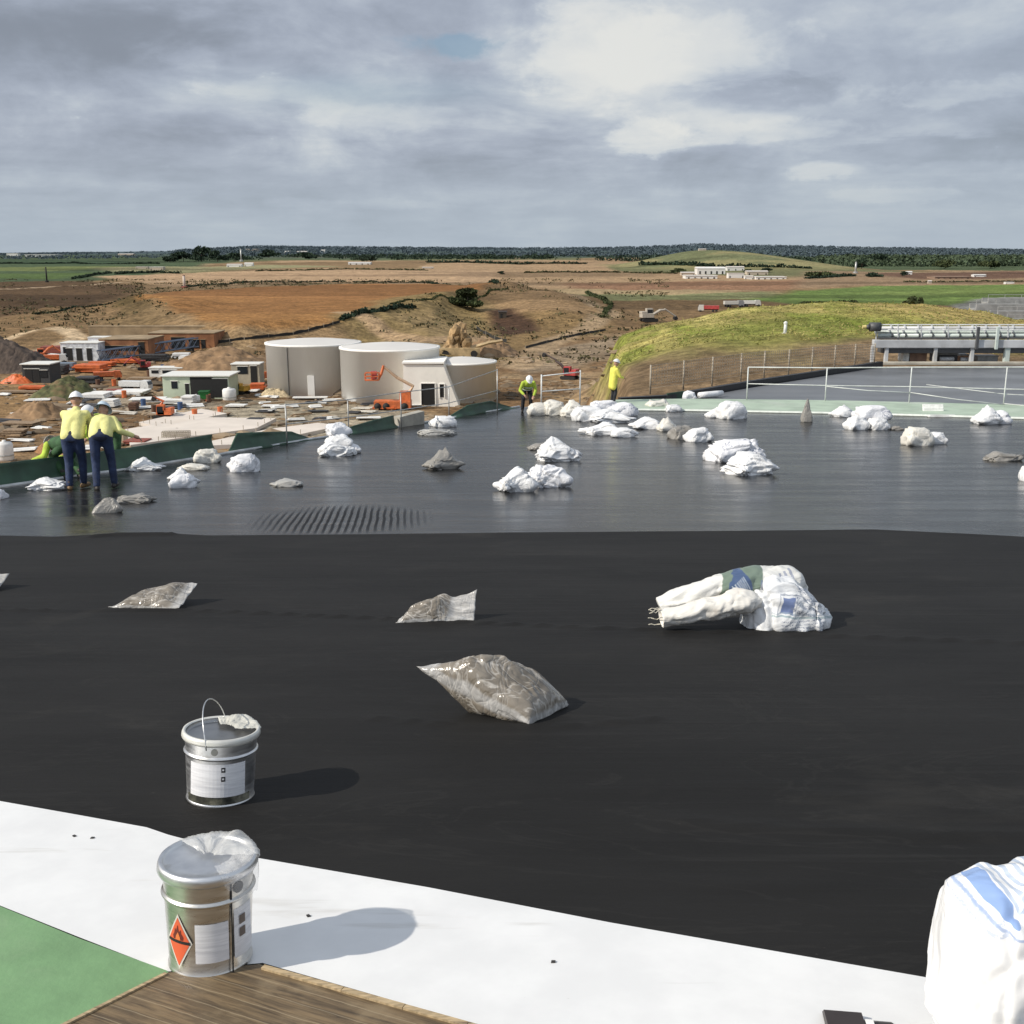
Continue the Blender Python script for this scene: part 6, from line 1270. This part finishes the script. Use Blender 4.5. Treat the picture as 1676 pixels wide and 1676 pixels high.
# ------------------------------------------------------------------ FAR BUILDINGS, HEDGES, TREES
def house(label, px, py, wpx, hpx, wallm, roofm, group='distant buildings on the plain', flat=False):
    b = site(px, py); s = mpp(b); w, h = wpx * s, hpx * s; d = w * .6; t = thing('farm_building', label, 'building', b + Vector((0, 0, -.6)), 0, group); h += .6
    MB().box((0, d / 2, h * .4), (w, d, h * .8)).build('wall', wallm, t)
    if flat: MB().box((0, d / 2, h * .84), (w * 1.03, d * 1.05, h * .1)).build('roof', roofm, t)
    else: MB().add([(-w * .52, -.3, h * .8), (w * .52, -.3, h * .8), (w * .52, d + .3, h * .8), (-w * .52, d + .3, h * .8), (-w * .52, d / 2, h), (w * .52, d / 2, h)], [(0, 1, 5, 4), (2, 3, 4, 5), (0, 4, 3), (1, 2, 5), (0, 3, 2, 1)]).build('roof', roofm, t)
    if wpx > 12:
        for k in range(max(2, int(wpx / 9))): MB().box((-w * .4 + w * .8 * k / max(1, int(wpx / 9) - 1), -.05, h * .3), (w * .05, .2, h * .35)).build('opening', mshd, t)
mfw = mat('far_white', (.72, .70, .66), .7, var=.05, scale=.1); mfg = mat('far_beige', (.50, .42, .33), .8, var=.1, scale=.1); mfr = mat('far_roof', (.60, .55, .50), .8); mfd = mat('far_brown', (.30, .20, .14), .8)
for a in [('large white farm shed left in the distant farm complex', 1164, 449, 46, 12, mfw, mfw), ('low white sheds in front of the large farm shed', 1148, 456, 52, 6, mfw, mfw, 1), ('white flat barn in the middle of the distant farm complex', 1205, 455, 26, 9, mfw, mfr, 1), ('pale long barn behind the middle of the farm complex', 1204, 443, 28, 7, mfw, mfr), ('beige barn right in the distant farm complex', 1240, 450, 34, 7, mfg, mfr), ('long white shed at the right end of the farm complex', 1262, 457, 50, 5, mfw, mfw, 1), ('small grey barn left of the large farm shed', 1126, 451, 22, 6, mfg, mfr), ('tiny white hut right of the farm complex front', 1226, 457, 14, 6, mfw, mfr),
          ('pale farmhouse with flat roof above the tan field at left', 256, 442, 22, 6, mfg, mfw, 1), ('low beige wall building left of the pale farmhouse', 232, 440, 20, 4, mfg, mfr, 1), ('white farm shed left of centre beyond the tan field', 383, 437, 24, 5, mfw, mfr), ('bright white gabled shed right of the farm shed left of centre', 407, 436, 14, 6, mfw, mfw), ('long white greenhouse roof beyond the fields in the centre', 588, 433, 36, 4, mfw, mfw), 
          ('long white factory roof on the skyline at far left', 66, 420, 50, 4, mfw, mfw, 1), ('small white block at the far left skyline', 20, 419, 18, 5, mfw, mfw, 1), ('white villa among dark trees left of centre skyline', 470, 416, 10, 5, mfw, mfw), ('white houses row right of the skyline villa', 494, 415, 16, 4, mfw, mfr), ('beige village block on the hill left of centre', 412, 411, 20, 4, mfg, mfr, 1), ('tiny white house right of the skyline row', 528, 413, 8, 4, mfw, mfw), ('beige roofs in the far village left of the dark trees', 205, 418, 24, 3, mfg, mfr), ('small white house above the brown fields at right', 1488, 449, 10, 5, mfw, mfw), ('white low barn on brown ground near the right edge', 1604, 453, 20, 4, mfw, mfw), ('small white shed on the green field edge at far right', 1653, 465, 14, 4, mfw, mfw, 1), ('tan farm hut right of the green hill', 1522, 464, 6, 5, mfg, mfr), ('dark brown farm wall right of the small white house', 1560, 456, 60, 4, mfd, mfd, 1), ('small hilltop building on the distant green hill', 1150, 410, 12, 3, mfg, mfr), ('beige block at the far skyline right of the village', 700, 440, 18, 3, mfg, mfr)]:
    house(*a[:7], flat=len(a) > 7)
def leaf_mat(name, col, var=.5):
    m, t, b = new_mat(name); tc = t.n('ShaderNodeTexCoord').outputs['Object']; n = t.noise(tc, .25, 4); n2 = t.noise(tc, 1.5, 3)
    c = t.mix(t.smooth(n, .35, .65), [k * (1 - var) for k in col], [min(1, k * (1 + var)) for k in col]); c = t.mix(t.smooth(n2, .4, .7, 0, .4), c, [k * 1.5 for k in col]); t.link(c, b.inputs['Base Color']); b.inputs['Roughness'].default_value = .85; b.inputs['Specular IOR Level'].default_value = .15; return m
ml1 = leaf_mat('dark_foliage', (.026, .042, .026)); ml2 = leaf_mat('olive_foliage', (.05, .062, .026)); ml3 = leaf_mat('hazy_foliage', (.075, .100, .115), .30); mtk = mat('bark', (.08, .06, .045), .9)  # bluish skyline foliage has distance haze painted into its leaf colour
ICO = None
def clump_np(rng, n, pos, size, leaf):
    """n leaf quads scattered in blobs -> verts, faces arrays"""
    d = rng.normal(size=(n, 3)); d /= np.linalg.norm(d, axis=1)[:, None]; r = rng.uniform(.35, 1, n) ** .5
    c = pos + d * r[:, None] * size
    a = rng.normal(size=(n, 3)); a /= np.linalg.norm(a, axis=1)[:, None]; b = np.cross(a, rng.normal(size=(n, 3))); b /= np.linalg.norm(b, axis=1)[:, None]
    a = a * leaf; b = b * leaf * .8
    return np.stack([c - a, c + b * .9, c + a, c - b * .9], 1)
def leaf_mesh(name, quads, extra=None):
    Q = np.concatenate(quads).reshape(-1, 3); n = len(Q) // 4; me = bpy.data.meshes.new(name); me.vertices.add(len(Q)); me.vertices.foreach_set('co', Q.astype(np.float32).ravel()); me.loops.add(len(Q)); me.loops.foreach_set('vertex_index', np.arange(len(Q), dtype=np.int32)); me.polygons.add(n); me.polygons.foreach_set('loop_start', np.arange(0, len(Q), 4, dtype=np.int32)); me.polygons.foreach_set('loop_total', np.full(n, 4, np.int32)); me.update(); me.validate(); return me
NR = np.random.default_rng(5)
def tree_mesh(w, h, leaf, n=900, seed=0):
    rng = np.random.default_rng(seed); qs = []
    for k in range(9):
        f = rng.uniform(.25, .9); rad = w * .5 * math.sin(math.pi * min(.95, f + .08)) ** .7; a = rng.uniform(0, 6.28); pos = np.array([math.cos(a) * rad * .6, math.sin(a) * rad * .6, h * f]); qs.append(clump_np(rng, n // 9, pos, np.array([w * .26, w * .26, h * .17]), leaf))
    return leaf_mesh('crown', qs)
def tree(label, px, py, wpx, hpx, m, group, seed, name='tree', n=900):
    b = site(px, py); s = mpp(b); w, h = wpx * s, hpx * s; t = thing(name, label, name, b + Vector((0, 0, -.2)), 0, group)
    obj('crown', tree_mesh(w, h, max(w, h) * .055, n, seed), m, t); mb = MB(); mb.path([(0, 0, 0), (w * .02, 0, h * .3), (0, 0, h * .75)], [h * .035, h * .028, h * .012], 6)
    for a in (0.5, 2.4, 4.2): mb.path([(0, 0, h * .3), (math.cos(a) * w * .2, math.sin(a) * w * .2, h * .55)], [h * .02, h * .008], 5)
    mb.build('trunk', mtk, t)
tree('dark bush on the dirt ridge above the tanks', 765, 503, 56, 30, ml2, None, 3, 'bush', 2600)
TG = 'trees scattered on the far plain'
for i, (px, py, w, h, m, lab) in enumerate([(300, 428, 40, 16, ml1, 'dark tree at the left of the far clump left of centre'), (330, 428, 40, 24, ml1, 'tallest dark tree of the far clump left of centre'), (356, 429, 36, 18, ml1, 'dark tree right in the far clump left of centre'), (385, 428, 30, 15, ml1, 'dark tree near the white farm shed'), (278, 430, 26, 12, ml1, 'small dark tree left of the far clump'), (1410, 440, 30, 16, ml1, 'dark rounded tree left of the far right wood'), (1442, 434, 36, 18, ml1, 'tall dark tree in front of the far right wood'), (1424, 431, 22, 12, ml1, 'small dark tree between the two right wood trees'), (1546, 440, 40, 14, ml2, 'olive tree at the front of the far right wood'), (1620, 440, 40, 14, ml2, 'olive tree at the right end of the far wood'), (1480, 452, 16, 8, ml1, 'small dark tree beside the small white house'), (1430, 453, 30, 7, ml1, 'low dark bush row left of the small white house'),
    (820, 449, 14, 6, ml1, 'small dark bush on the tan fields in the centre'), (1255, 446, 20, 8, ml1, 'dark tree beside the farm complex right end'), (1225, 447, 16, 7, ml1, 'dark tree in the farm complex'), (1110, 446, 26, 7, ml2, 'olive trees left of the farm complex'), (600, 428, 30, 10, ml1, 'dark tree above the greenhouse roof'), (500, 424, 40, 10, ml1, 'dark tree below the skyline houses'), (440, 422, 40, 12, ml1, 'dark tree below the skyline villa'), (1340, 452, 50, 7, ml2, 'olive bush row right of the farm complex')]):
    tree(lab, px, py, w, h, m, TG, 40 + i, n=500)
def hedge(label, pts, hpx, m, seed, dens=26):
    rng = np.random.default_rng(seed); P = [site(*p) for p in pts]; O = P[0].copy(); qs = []
    for a, b in zip(P[:-1], P[1:]):
        h = hpx * mpp(a); L = (b - a).length; n = max(3, int(L / (h * .8)))
        for k in range(n):
            f = (k + rng.uniform(-.4, .4)) / n; g = a.lerp(b, f); g.z = float(terr(g.x, g.y)); hh = h * rng.uniform(.3, 1.0)
            if rng.random() < .12: continue
            qs.append(clump_np(rng, dens, np.array(g - O) + np.array([0, 0, hh * .4]), np.array([h * .8, h * .5, hh * .6]), h * .3))
    o = obj('hedge', leaf_mesh('hedge', qs), m); o.location = O; tag(o, label, 'hedge', 'dark hedges between the far fields')
for i, (pts, h, m, lab) in enumerate([([(300, 470), (430, 462), (560, 462), (700, 463), (815, 464)], 4, ml1, 'long dark hedge along the far side of the orange field'), ([(120, 457), (180, 447), (300, 448)], 5, ml1, 'dark hedge at left above the orange field'), ([(190, 449), (270, 446)], 5, ml1, 'short dark hedge under the pale farmhouse'), ([(560, 524), (600, 512), (650, 503), (680, 504)], 9, ml1, 'dark low hedge on the bank right of the orange field'), ([(640, 498), (720, 484), (830, 472)], 4, ml2, 'thin olive hedge along the right edge of the orange field'), ([(420, 444), (560, 441), (700, 443)], 3, ml2, 'thin olive hedge across the tan fields'), ([(700, 430), (850, 433), (960, 432)], 5, ml1, 'long dark hedge below the central wood'), ([(860, 447), (1000, 446), (1110, 448)], 4, ml2, 'olive hedge between tan fields left of the farm'), ([(1050, 434), (1180, 438), (1330, 440)], 7, ml1, 'dark hedge at the foot of the distant green hill'), ([(1320, 456), (1400, 452)], 6, ml1, 'dark hedge right of the farm complex'), ([(960, 480), (1000, 500), (985, 520)], 5, ml2, 'olive hedge down the end of the brown hill'), ([(1310, 497), (1400, 494), (1500, 498)], 4, ml2, 'olive bushes at the near edge of the bright green field'), ([(60, 515), (120, 503), (200, 490)], 4, ml1, 'dark hedge on the far left dirt bank'), ([(0, 432), (120, 430), (260, 432)], 3, ml1, 'thin dark hedge among the far left green fields'), ([(1480, 462), (1560, 462), (1676, 461)], 3, ml2, 'olive hedge along the top of the bright green field')]):
    hedge(lab, pts, h, m, 70 + i)
# far woods: nobody could count these trees
def wood(name, label, n, dmin, dmax, u0, u1, size, m, seed, dens=None):
    rng = np.random.default_rng(seed); d = rng.uniform(dmin, dmax, n * 2); u = rng.uniform(u0, u1, n * 2); x, y = d * u, d
    k = fbm(x / 420, y / 700, 97, 3) > .40 if dens is None else fbm(x / 420, y / 700, 97, 3) > dens
    x, y = x[k][:n], y[k][:n]; z = terr(x, y); qs = []
    for a, b, c in zip(x, y, z):
        h = rng.uniform(*size); w = h * rng.uniform(.8, 1.5); qs.append(clump_np(rng, 16, np.array([a, b, c + h * .45]), np.array([w, w * .7, h * .5]), h * .28))
    o = obj(name, leaf_mesh(name, qs), m); tag(o, label, 'wood', kind='stuff')
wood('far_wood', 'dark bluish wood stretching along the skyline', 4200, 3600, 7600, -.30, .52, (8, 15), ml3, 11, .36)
wood('far_wood', 'dark green wood belt on the far plain at right', 1500, 1500, 3200, .27, .52, (5, 11), leaf_mat('mid_foliage', (.058, .080, .046), .5), 12, .47)
wood('far_wood', 'scattered dark wood in front of the skyline in the centre', 1100, 2000, 3600, -.28, .27, (6, 10), ml1, 13, .52)
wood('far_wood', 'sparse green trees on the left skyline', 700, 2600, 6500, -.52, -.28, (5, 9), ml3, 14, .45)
def scrub():
    rng = np.random.default_rng(31); qs = []; n = 5200; d = rng.uniform(185, 760, n); u = rng.uniform(-.52, .14, n); x, y = d * u, d; k = (fbm(x / 30, y / 45, 55) > .50) & (poly_sd(x, y, FIELD) < -1); x, y = x[k], y[k]; z = terr(x, y)
    for a, b, c in zip(x, y, z):
        h = rng.uniform(.25, .8) * (1 + b / 700); qs.append(clump_np(rng, 7, np.array([a, b, c + h * .25]), np.array([h * 1.5, h, h * .5]), h * .4))
    o = obj('scrub', leaf_mesh('scrub', qs), leaf_mat('dry_scrub', (.085, .075, .038), .6)); tag(o, 'dry low scrub on the dirt banks', 'scrub', kind='stuff')
scrub()
def silt_fence(label, pts, hp, seed):
    P = []
    for (a, b) in zip(pts[:-1], pts[1:]):
        for k in range(8): f = k / 8; P.append(site(a[0] + (b[0] - a[0]) * f, a[1] + (b[1] - a[1]) * f))
    O = P[0].copy(); t = thing('silt_fence', label, 'fence', O, 0, 'black silt fences on the dirt banks'); vs = []; rng = random.Random(seed)
    for p in P: h = hp * mpp(p) * rng.uniform(.7, 1.1); q = p - O; vs += [q + Vector((0, 0, -.3)), q + Vector((.02, .02, h)), q + Vector((0, .12, h)), q + Vector((0, .1, -.3))]
    MB().add(vs, [(4 * i + j, 4 * i + (j + 1) % 4, 4 * i + 4 + (j + 1) % 4, 4 * i + 4 + j) for i in range(len(P) - 1) for j in range(4)]).build('fabric', mat('black_fabric', (.02, .02, .018), .8), t)
    for p in P[::4]: q = p - O; MB().tube(q + Vector((0, -.06, -.3)), q + Vector((0, -.06, hp * mpp(p) * 1.25)), .06, .06, 5).build('stake', mrus, t)
silt_fence('black silt fence curving up the bank left of the tanks', [(352, 563), (400, 556), (480, 548), (530, 536), (560, 527)], 5, 1); silt_fence('black silt fence on the dirt hill behind the tanks', [(780, 540), (810, 556), (832, 562)], 6, 2); silt_fence('black silt fence across the cut right of the tanks', [(860, 570), (930, 552), (1000, 540)], 4, 3)
# rubble and clods on the works ground
def rubble():
    rng = np.random.default_rng(21); bm = bmesh.new(); bmesh.ops.create_icosphere(bm, subdivisions=1, radius=1); V0 = np.array([v.co[:] for v in bm.verts]); F0 = np.array([[v.index for v in f.verts] for f in bm.faces]); bm.free(); vs = []; fs = []
    for k in range(3800):
        d = rng.uniform(95, 330) if k % 3 else rng.uniform(95, 190); u = rng.uniform(-.5, .1); x, y = d * u, d
        if fbm(np.array([x / 16]), np.array([y / 16]), 33)[0] < .47 or y > 215: continue
        s = rng.uniform(.12, .45) * (1 + (rng.random() < .08) * 1.6); z = float(terr(x, y)); fs.append(F0 + len(vs) * len(V0)); vs.append(V0 * s * rng.uniform(.6, 1.4, (len(V0), 1)) * np.array([rng.uniform(1, 2.2), 1, .6]) + np.array([x, y, z]))
    me = bpy.data.meshes.new('rubble'); me.from_pydata(np.concatenate(vs).tolist(), [], np.concatenate(fs).tolist()); o = obj('rubble', me, mat('clods', (.23, .17, .11), .95, var=.6, scale=.08)); tag(o, 'loose clods and stones on the dirt', 'rubble', kind='stuff')
rubble()
def tufts():
    rng = np.random.default_rng(22); qs = []
    n = 16000; u = rng.uniform(.095, .50, n); y = 84 - 3 * sstep(.18, .4, u) + 60 * rng.random(n) ** 1.3 + 10 * (fbm(u * 40, u * 0, 3) - .5); x = u * y; z = terr(x, y); h = rng.uniform(.03, .10, n) * (1 + 2 * (rng.random(n) < .04)); a = rng.uniform(0, 6.28, n); w = rng.uniform(.03, .09, n)
    dx = np.cos(a) * w; dy = np.sin(a) * w; lx = rng.normal(0, .12, n)
    q = np.stack([np.stack([x - dx, y - dy, z], -1), np.stack([x + dx, y + dy, z], -1), np.stack([x + dx * .5 + lx, y + dy * .5, z + h], -1), np.stack([x - dx * .5 + lx, y - dy * .5, z + h * .8], -1)], 1)
    m, t, b = new_mat('tall_grass'); tc = t.n('ShaderNodeTexCoord').outputs['Object']; nz = t.noise(t.mapping(tc, (.12, .05, .1)), 1.6, 5, .6); c = t.mix(t.smooth(nz, .40, .66), (.34, .29, .11), (.17, .20, .045)); t.link(c, b.inputs['Base Color']); b.inputs['Roughness'].default_value = .8; b.inputs['Specular IOR Level'].default_value = .2
    o = obj('grass', leaf_mesh('grass', [q]), m); tag(o, 'tall yellow green grass on the mound', 'grass', kind='stuff')
tufts()
# ------------------------------------------------------------------ SKY, SUN, CAMERA
def world():
    w = bpy.data.worlds.new('World'); bpy.context.scene.world = w; w.use_nodes = True; t = NT(w.node_tree); w.node_tree.nodes.clear()
    out = t.n('ShaderNodeOutputWorld'); sky = t.n('ShaderNodeTexSky', sky_type='NISHITA'); sky.sun_disc = False; sky.sun_elevation = R(37); sky.sun_rotation = SUN_AZ
    g = t.n('ShaderNodeTexCoord').outputs['Generated']; sx = t.n('ShaderNodeSeparateXYZ'); t.link(g, sx.inputs[0])
    el = sx.outputs[2]
    # cloud decks: direction flattened so that they shrink and flatten towards the horizon
    den = t.math('ADD', t.math('MAXIMUM', el, 0), .10); px_ = t.math('DIVIDE', sx.outputs[0], den); py_ = t.math('DIVIDE', sx.outputs[1], den); cv = t.n('ShaderNodeCombineXYZ'); t.link(px_, cv.inputs[0]); t.link(py_, cv.inputs[1])
    n1 = t.noise(t.mapping(cv.outputs[0], (.9, 1.0, 1), (1.2, .4, 0)), .8, 6, .56, .3); n2 = t.noise(t.mapping(cv.outputs[0], (1, 1.1, 1), (7, 3, 0)), 2.2, 6, .6, .4)
    gv = t.mapping(g, (3.4, 3.4, 8), (.3, .1, .2), (0, .10, 0)); n3 = t.noise(gv, 2.1, 7, .58, .35)
    n4 = t.noise(t.mapping(g, (3.4, 3.4, 6), (.9, .4, .1)), 7.5, 6, .6, .25)
    f = t.math('ADD', t.math('ADD', t.math('MULTIPLY', n1, .40), t.math('MULTIPLY', n3, .66)), t.math('ADD', t.math('MULTIPLY', n2, .16), t.math('MULTIPLY', t.math('SUBTRACT', n4, .5), .14)))
    f = t.math('SUBTRACT', f, .085)
    def blobw(px, py, wx, wz, sharp=1.):
        d = ray(px, py).normalized(); X = t.math('DIVIDE', t.math('ADD', t.math('SUBTRACT', sx.outputs[0], d.x), t.math('MULTIPLY', t.math('SUBTRACT', n3, .5), wx * 1.6)), wx); Z = t.math('DIVIDE', t.math('ADD', t.math('SUBTRACT', el, d.z), t.math('MULTIPLY', t.math('SUBTRACT', n2, .5), wz * 1.2)), wz)
        r = t.math('ADD', t.math('MULTIPLY', X, X), t.math('MULTIPLY', Z, Z)); k = t.math('EXPONENT', t.math('MULTIPLY', r, -sharp))
        if sharp > 1.15: k = t.smooth(t.math('ADD', k, t.math('MULTIPLY', t.math('SUBTRACT', n4, .5), 1.5)), .28, .75)
        return t.math('MULTIPLY', k, t.smooth(sx.outputs[1], 0, .2))
    adj = f
    for px, py, wx, wz, amt, shp in ((1020, 100, .11, .055, .15, 1), (990, 90, .085, .050, .11, 1.2), (1130, 85, .10, .034, .10, 1.2), (1100, 180, .12, .02, .06, 1), (1060, 225, .045, .020, .17, 1.3), (1350, 278, .030, .009, .16, 1.3), (1480, 318, .06, .007, .10, 1.2), (1560, 150, .10, .012, .09, 1.2), (1180, 200, .07, .012, .07, 1.2), (640, 190, .09, .014, .05, 1.2), (460, 150, .08, .012, .06, 1.2), (300, 90, .05, .012, .05, 1.2), (520, 335, .12, .006, .05, 1.2), (700, 200, .12, .02, .05, 1), (480, 150, .08, .02, .06, 1), (1250, 215, .10, .012, .10, 1.2), (60, 300, .14, .006, .07, 1), (560, 330, .12, .005, .06, 1), (100, 60, .12, .026, -.26, 1), (250, 10, .1, .02, -.06, 1), (1240, 150, .10, .018, -.13, 1.2), (1500, 90, .12, .02, -.10, 1), (1550, 245, .14, .014, -.12, 1.2), (600, 280, .22, .018, -.09, 1), (950, 300, .10, .02, -.06, 1), (200, 230, .2, .014, -.05, 1)):
        adj = t.math('ADD', adj, t.math('MULTIPLY', blobw(px, py, wx, wz, shp), amt))
    rp_ = t.n('ShaderNodeValToRGB'); t.link(adj, rp_.inputs[0]); cr = rp_.color_ramp; cr.interpolation = 'B_SPLINE'
    E_ = [(.26, (136, 143, 155)), (.38, (154, 162, 176)), (.48, (169, 177, 192)), (.57, (186, 194, 205)), (.68, (208, 213, 217)), (.86, (230, 230, 226))]
    while len(cr.elements) < len(E_): cr.elements.new(.5)
    for e, (p, c) in zip(cr.elements, E_): e.position = p; e.color = (*lin(c), 1)
    hz = t.smooth(el, .0, .10, .75, 0); c = t.mix(hz, rp_.outputs[0], lin((176, 189, 201)))
    hz2 = t.smooth(sx.outputs[1], .35, -.2); c = t.mix(hz2, c, [k * 1.35 for k in lin((176, 184, 196))])
    rt = t.smooth(sx.outputs[0], .0, .6, 0, .30); c = t.mix(rt, c, lin((170, 184, 198)), 'MIX')
    b1 = t.n('ShaderNodeBackground'); t.link(c, b1.inputs[0]); b1.inputs[1].default_value = 1.0
    b2 = t.n('ShaderNodeBackground'); t.link(sky.outputs[0], b2.inputs[0]); b2.inputs[1].default_value = .10
    gap = t.math('ADD', t.math('MULTIPLY', blobw(745, 72, .045, .012, 1.2), .75), t.math('MULTIPLY', blobw(600, 150, .10, .014, 1), .35)); gap = t.math('ADD', gap, .06, None, True)
    mx = t.n('ShaderNodeMixShader'); t.link(gap, mx.inputs[0]); t.link(b1.outputs[0], mx.inputs[1]); t.link(b2.outputs[0], mx.inputs[2]); t.link(mx.outputs[0], out.inputs[0])
SUN = Vector((-.93, -.36, 0)).normalized() * math.cos(R(37)) + Vector((0, 0, math.sin(R(37)))); SUN_AZ = math.atan2(SUN.x, SUN.y)
world()
ld = bpy.data.lights.new('sun', 'SUN'); ld.energy = 4.2; ld.angle = R(.6); ld.color = (1, .93, .82); lo = bpy.data.objects.new('sun', ld); C.objects.link(lo); lo.rotation_euler = (-SUN).to_track_quat('-Z', 'Y').to_euler()
cd = bpy.data.cameras.new('camera'); cd.sensor_width = 36; cd.sensor_fit = 'HORIZONTAL'; cd.lens = 36 * F / 1676; cd.clip_start = .1; cd.clip_end = 30000
co = bpy.data.objects.new('camera', cd); C.objects.link(co); co.location = (0, 0, CZ); co.rotation_euler = (math.pi / 2 - T0, 0, 0); bpy.context.scene.camera = co
sc = bpy.context.scene; sc.view_settings.view_transform = 'Standard'; sc.view_settings.look = 'None'; sc.view_settings.exposure = 0
sc.render.engine = 'CYCLES'; sc.cycles.use_denoising = True; sc.cycles.max_bounces = 5; sc.cycles.diffuse_bounces = 2; sc.cycles.glossy_bounces = 3
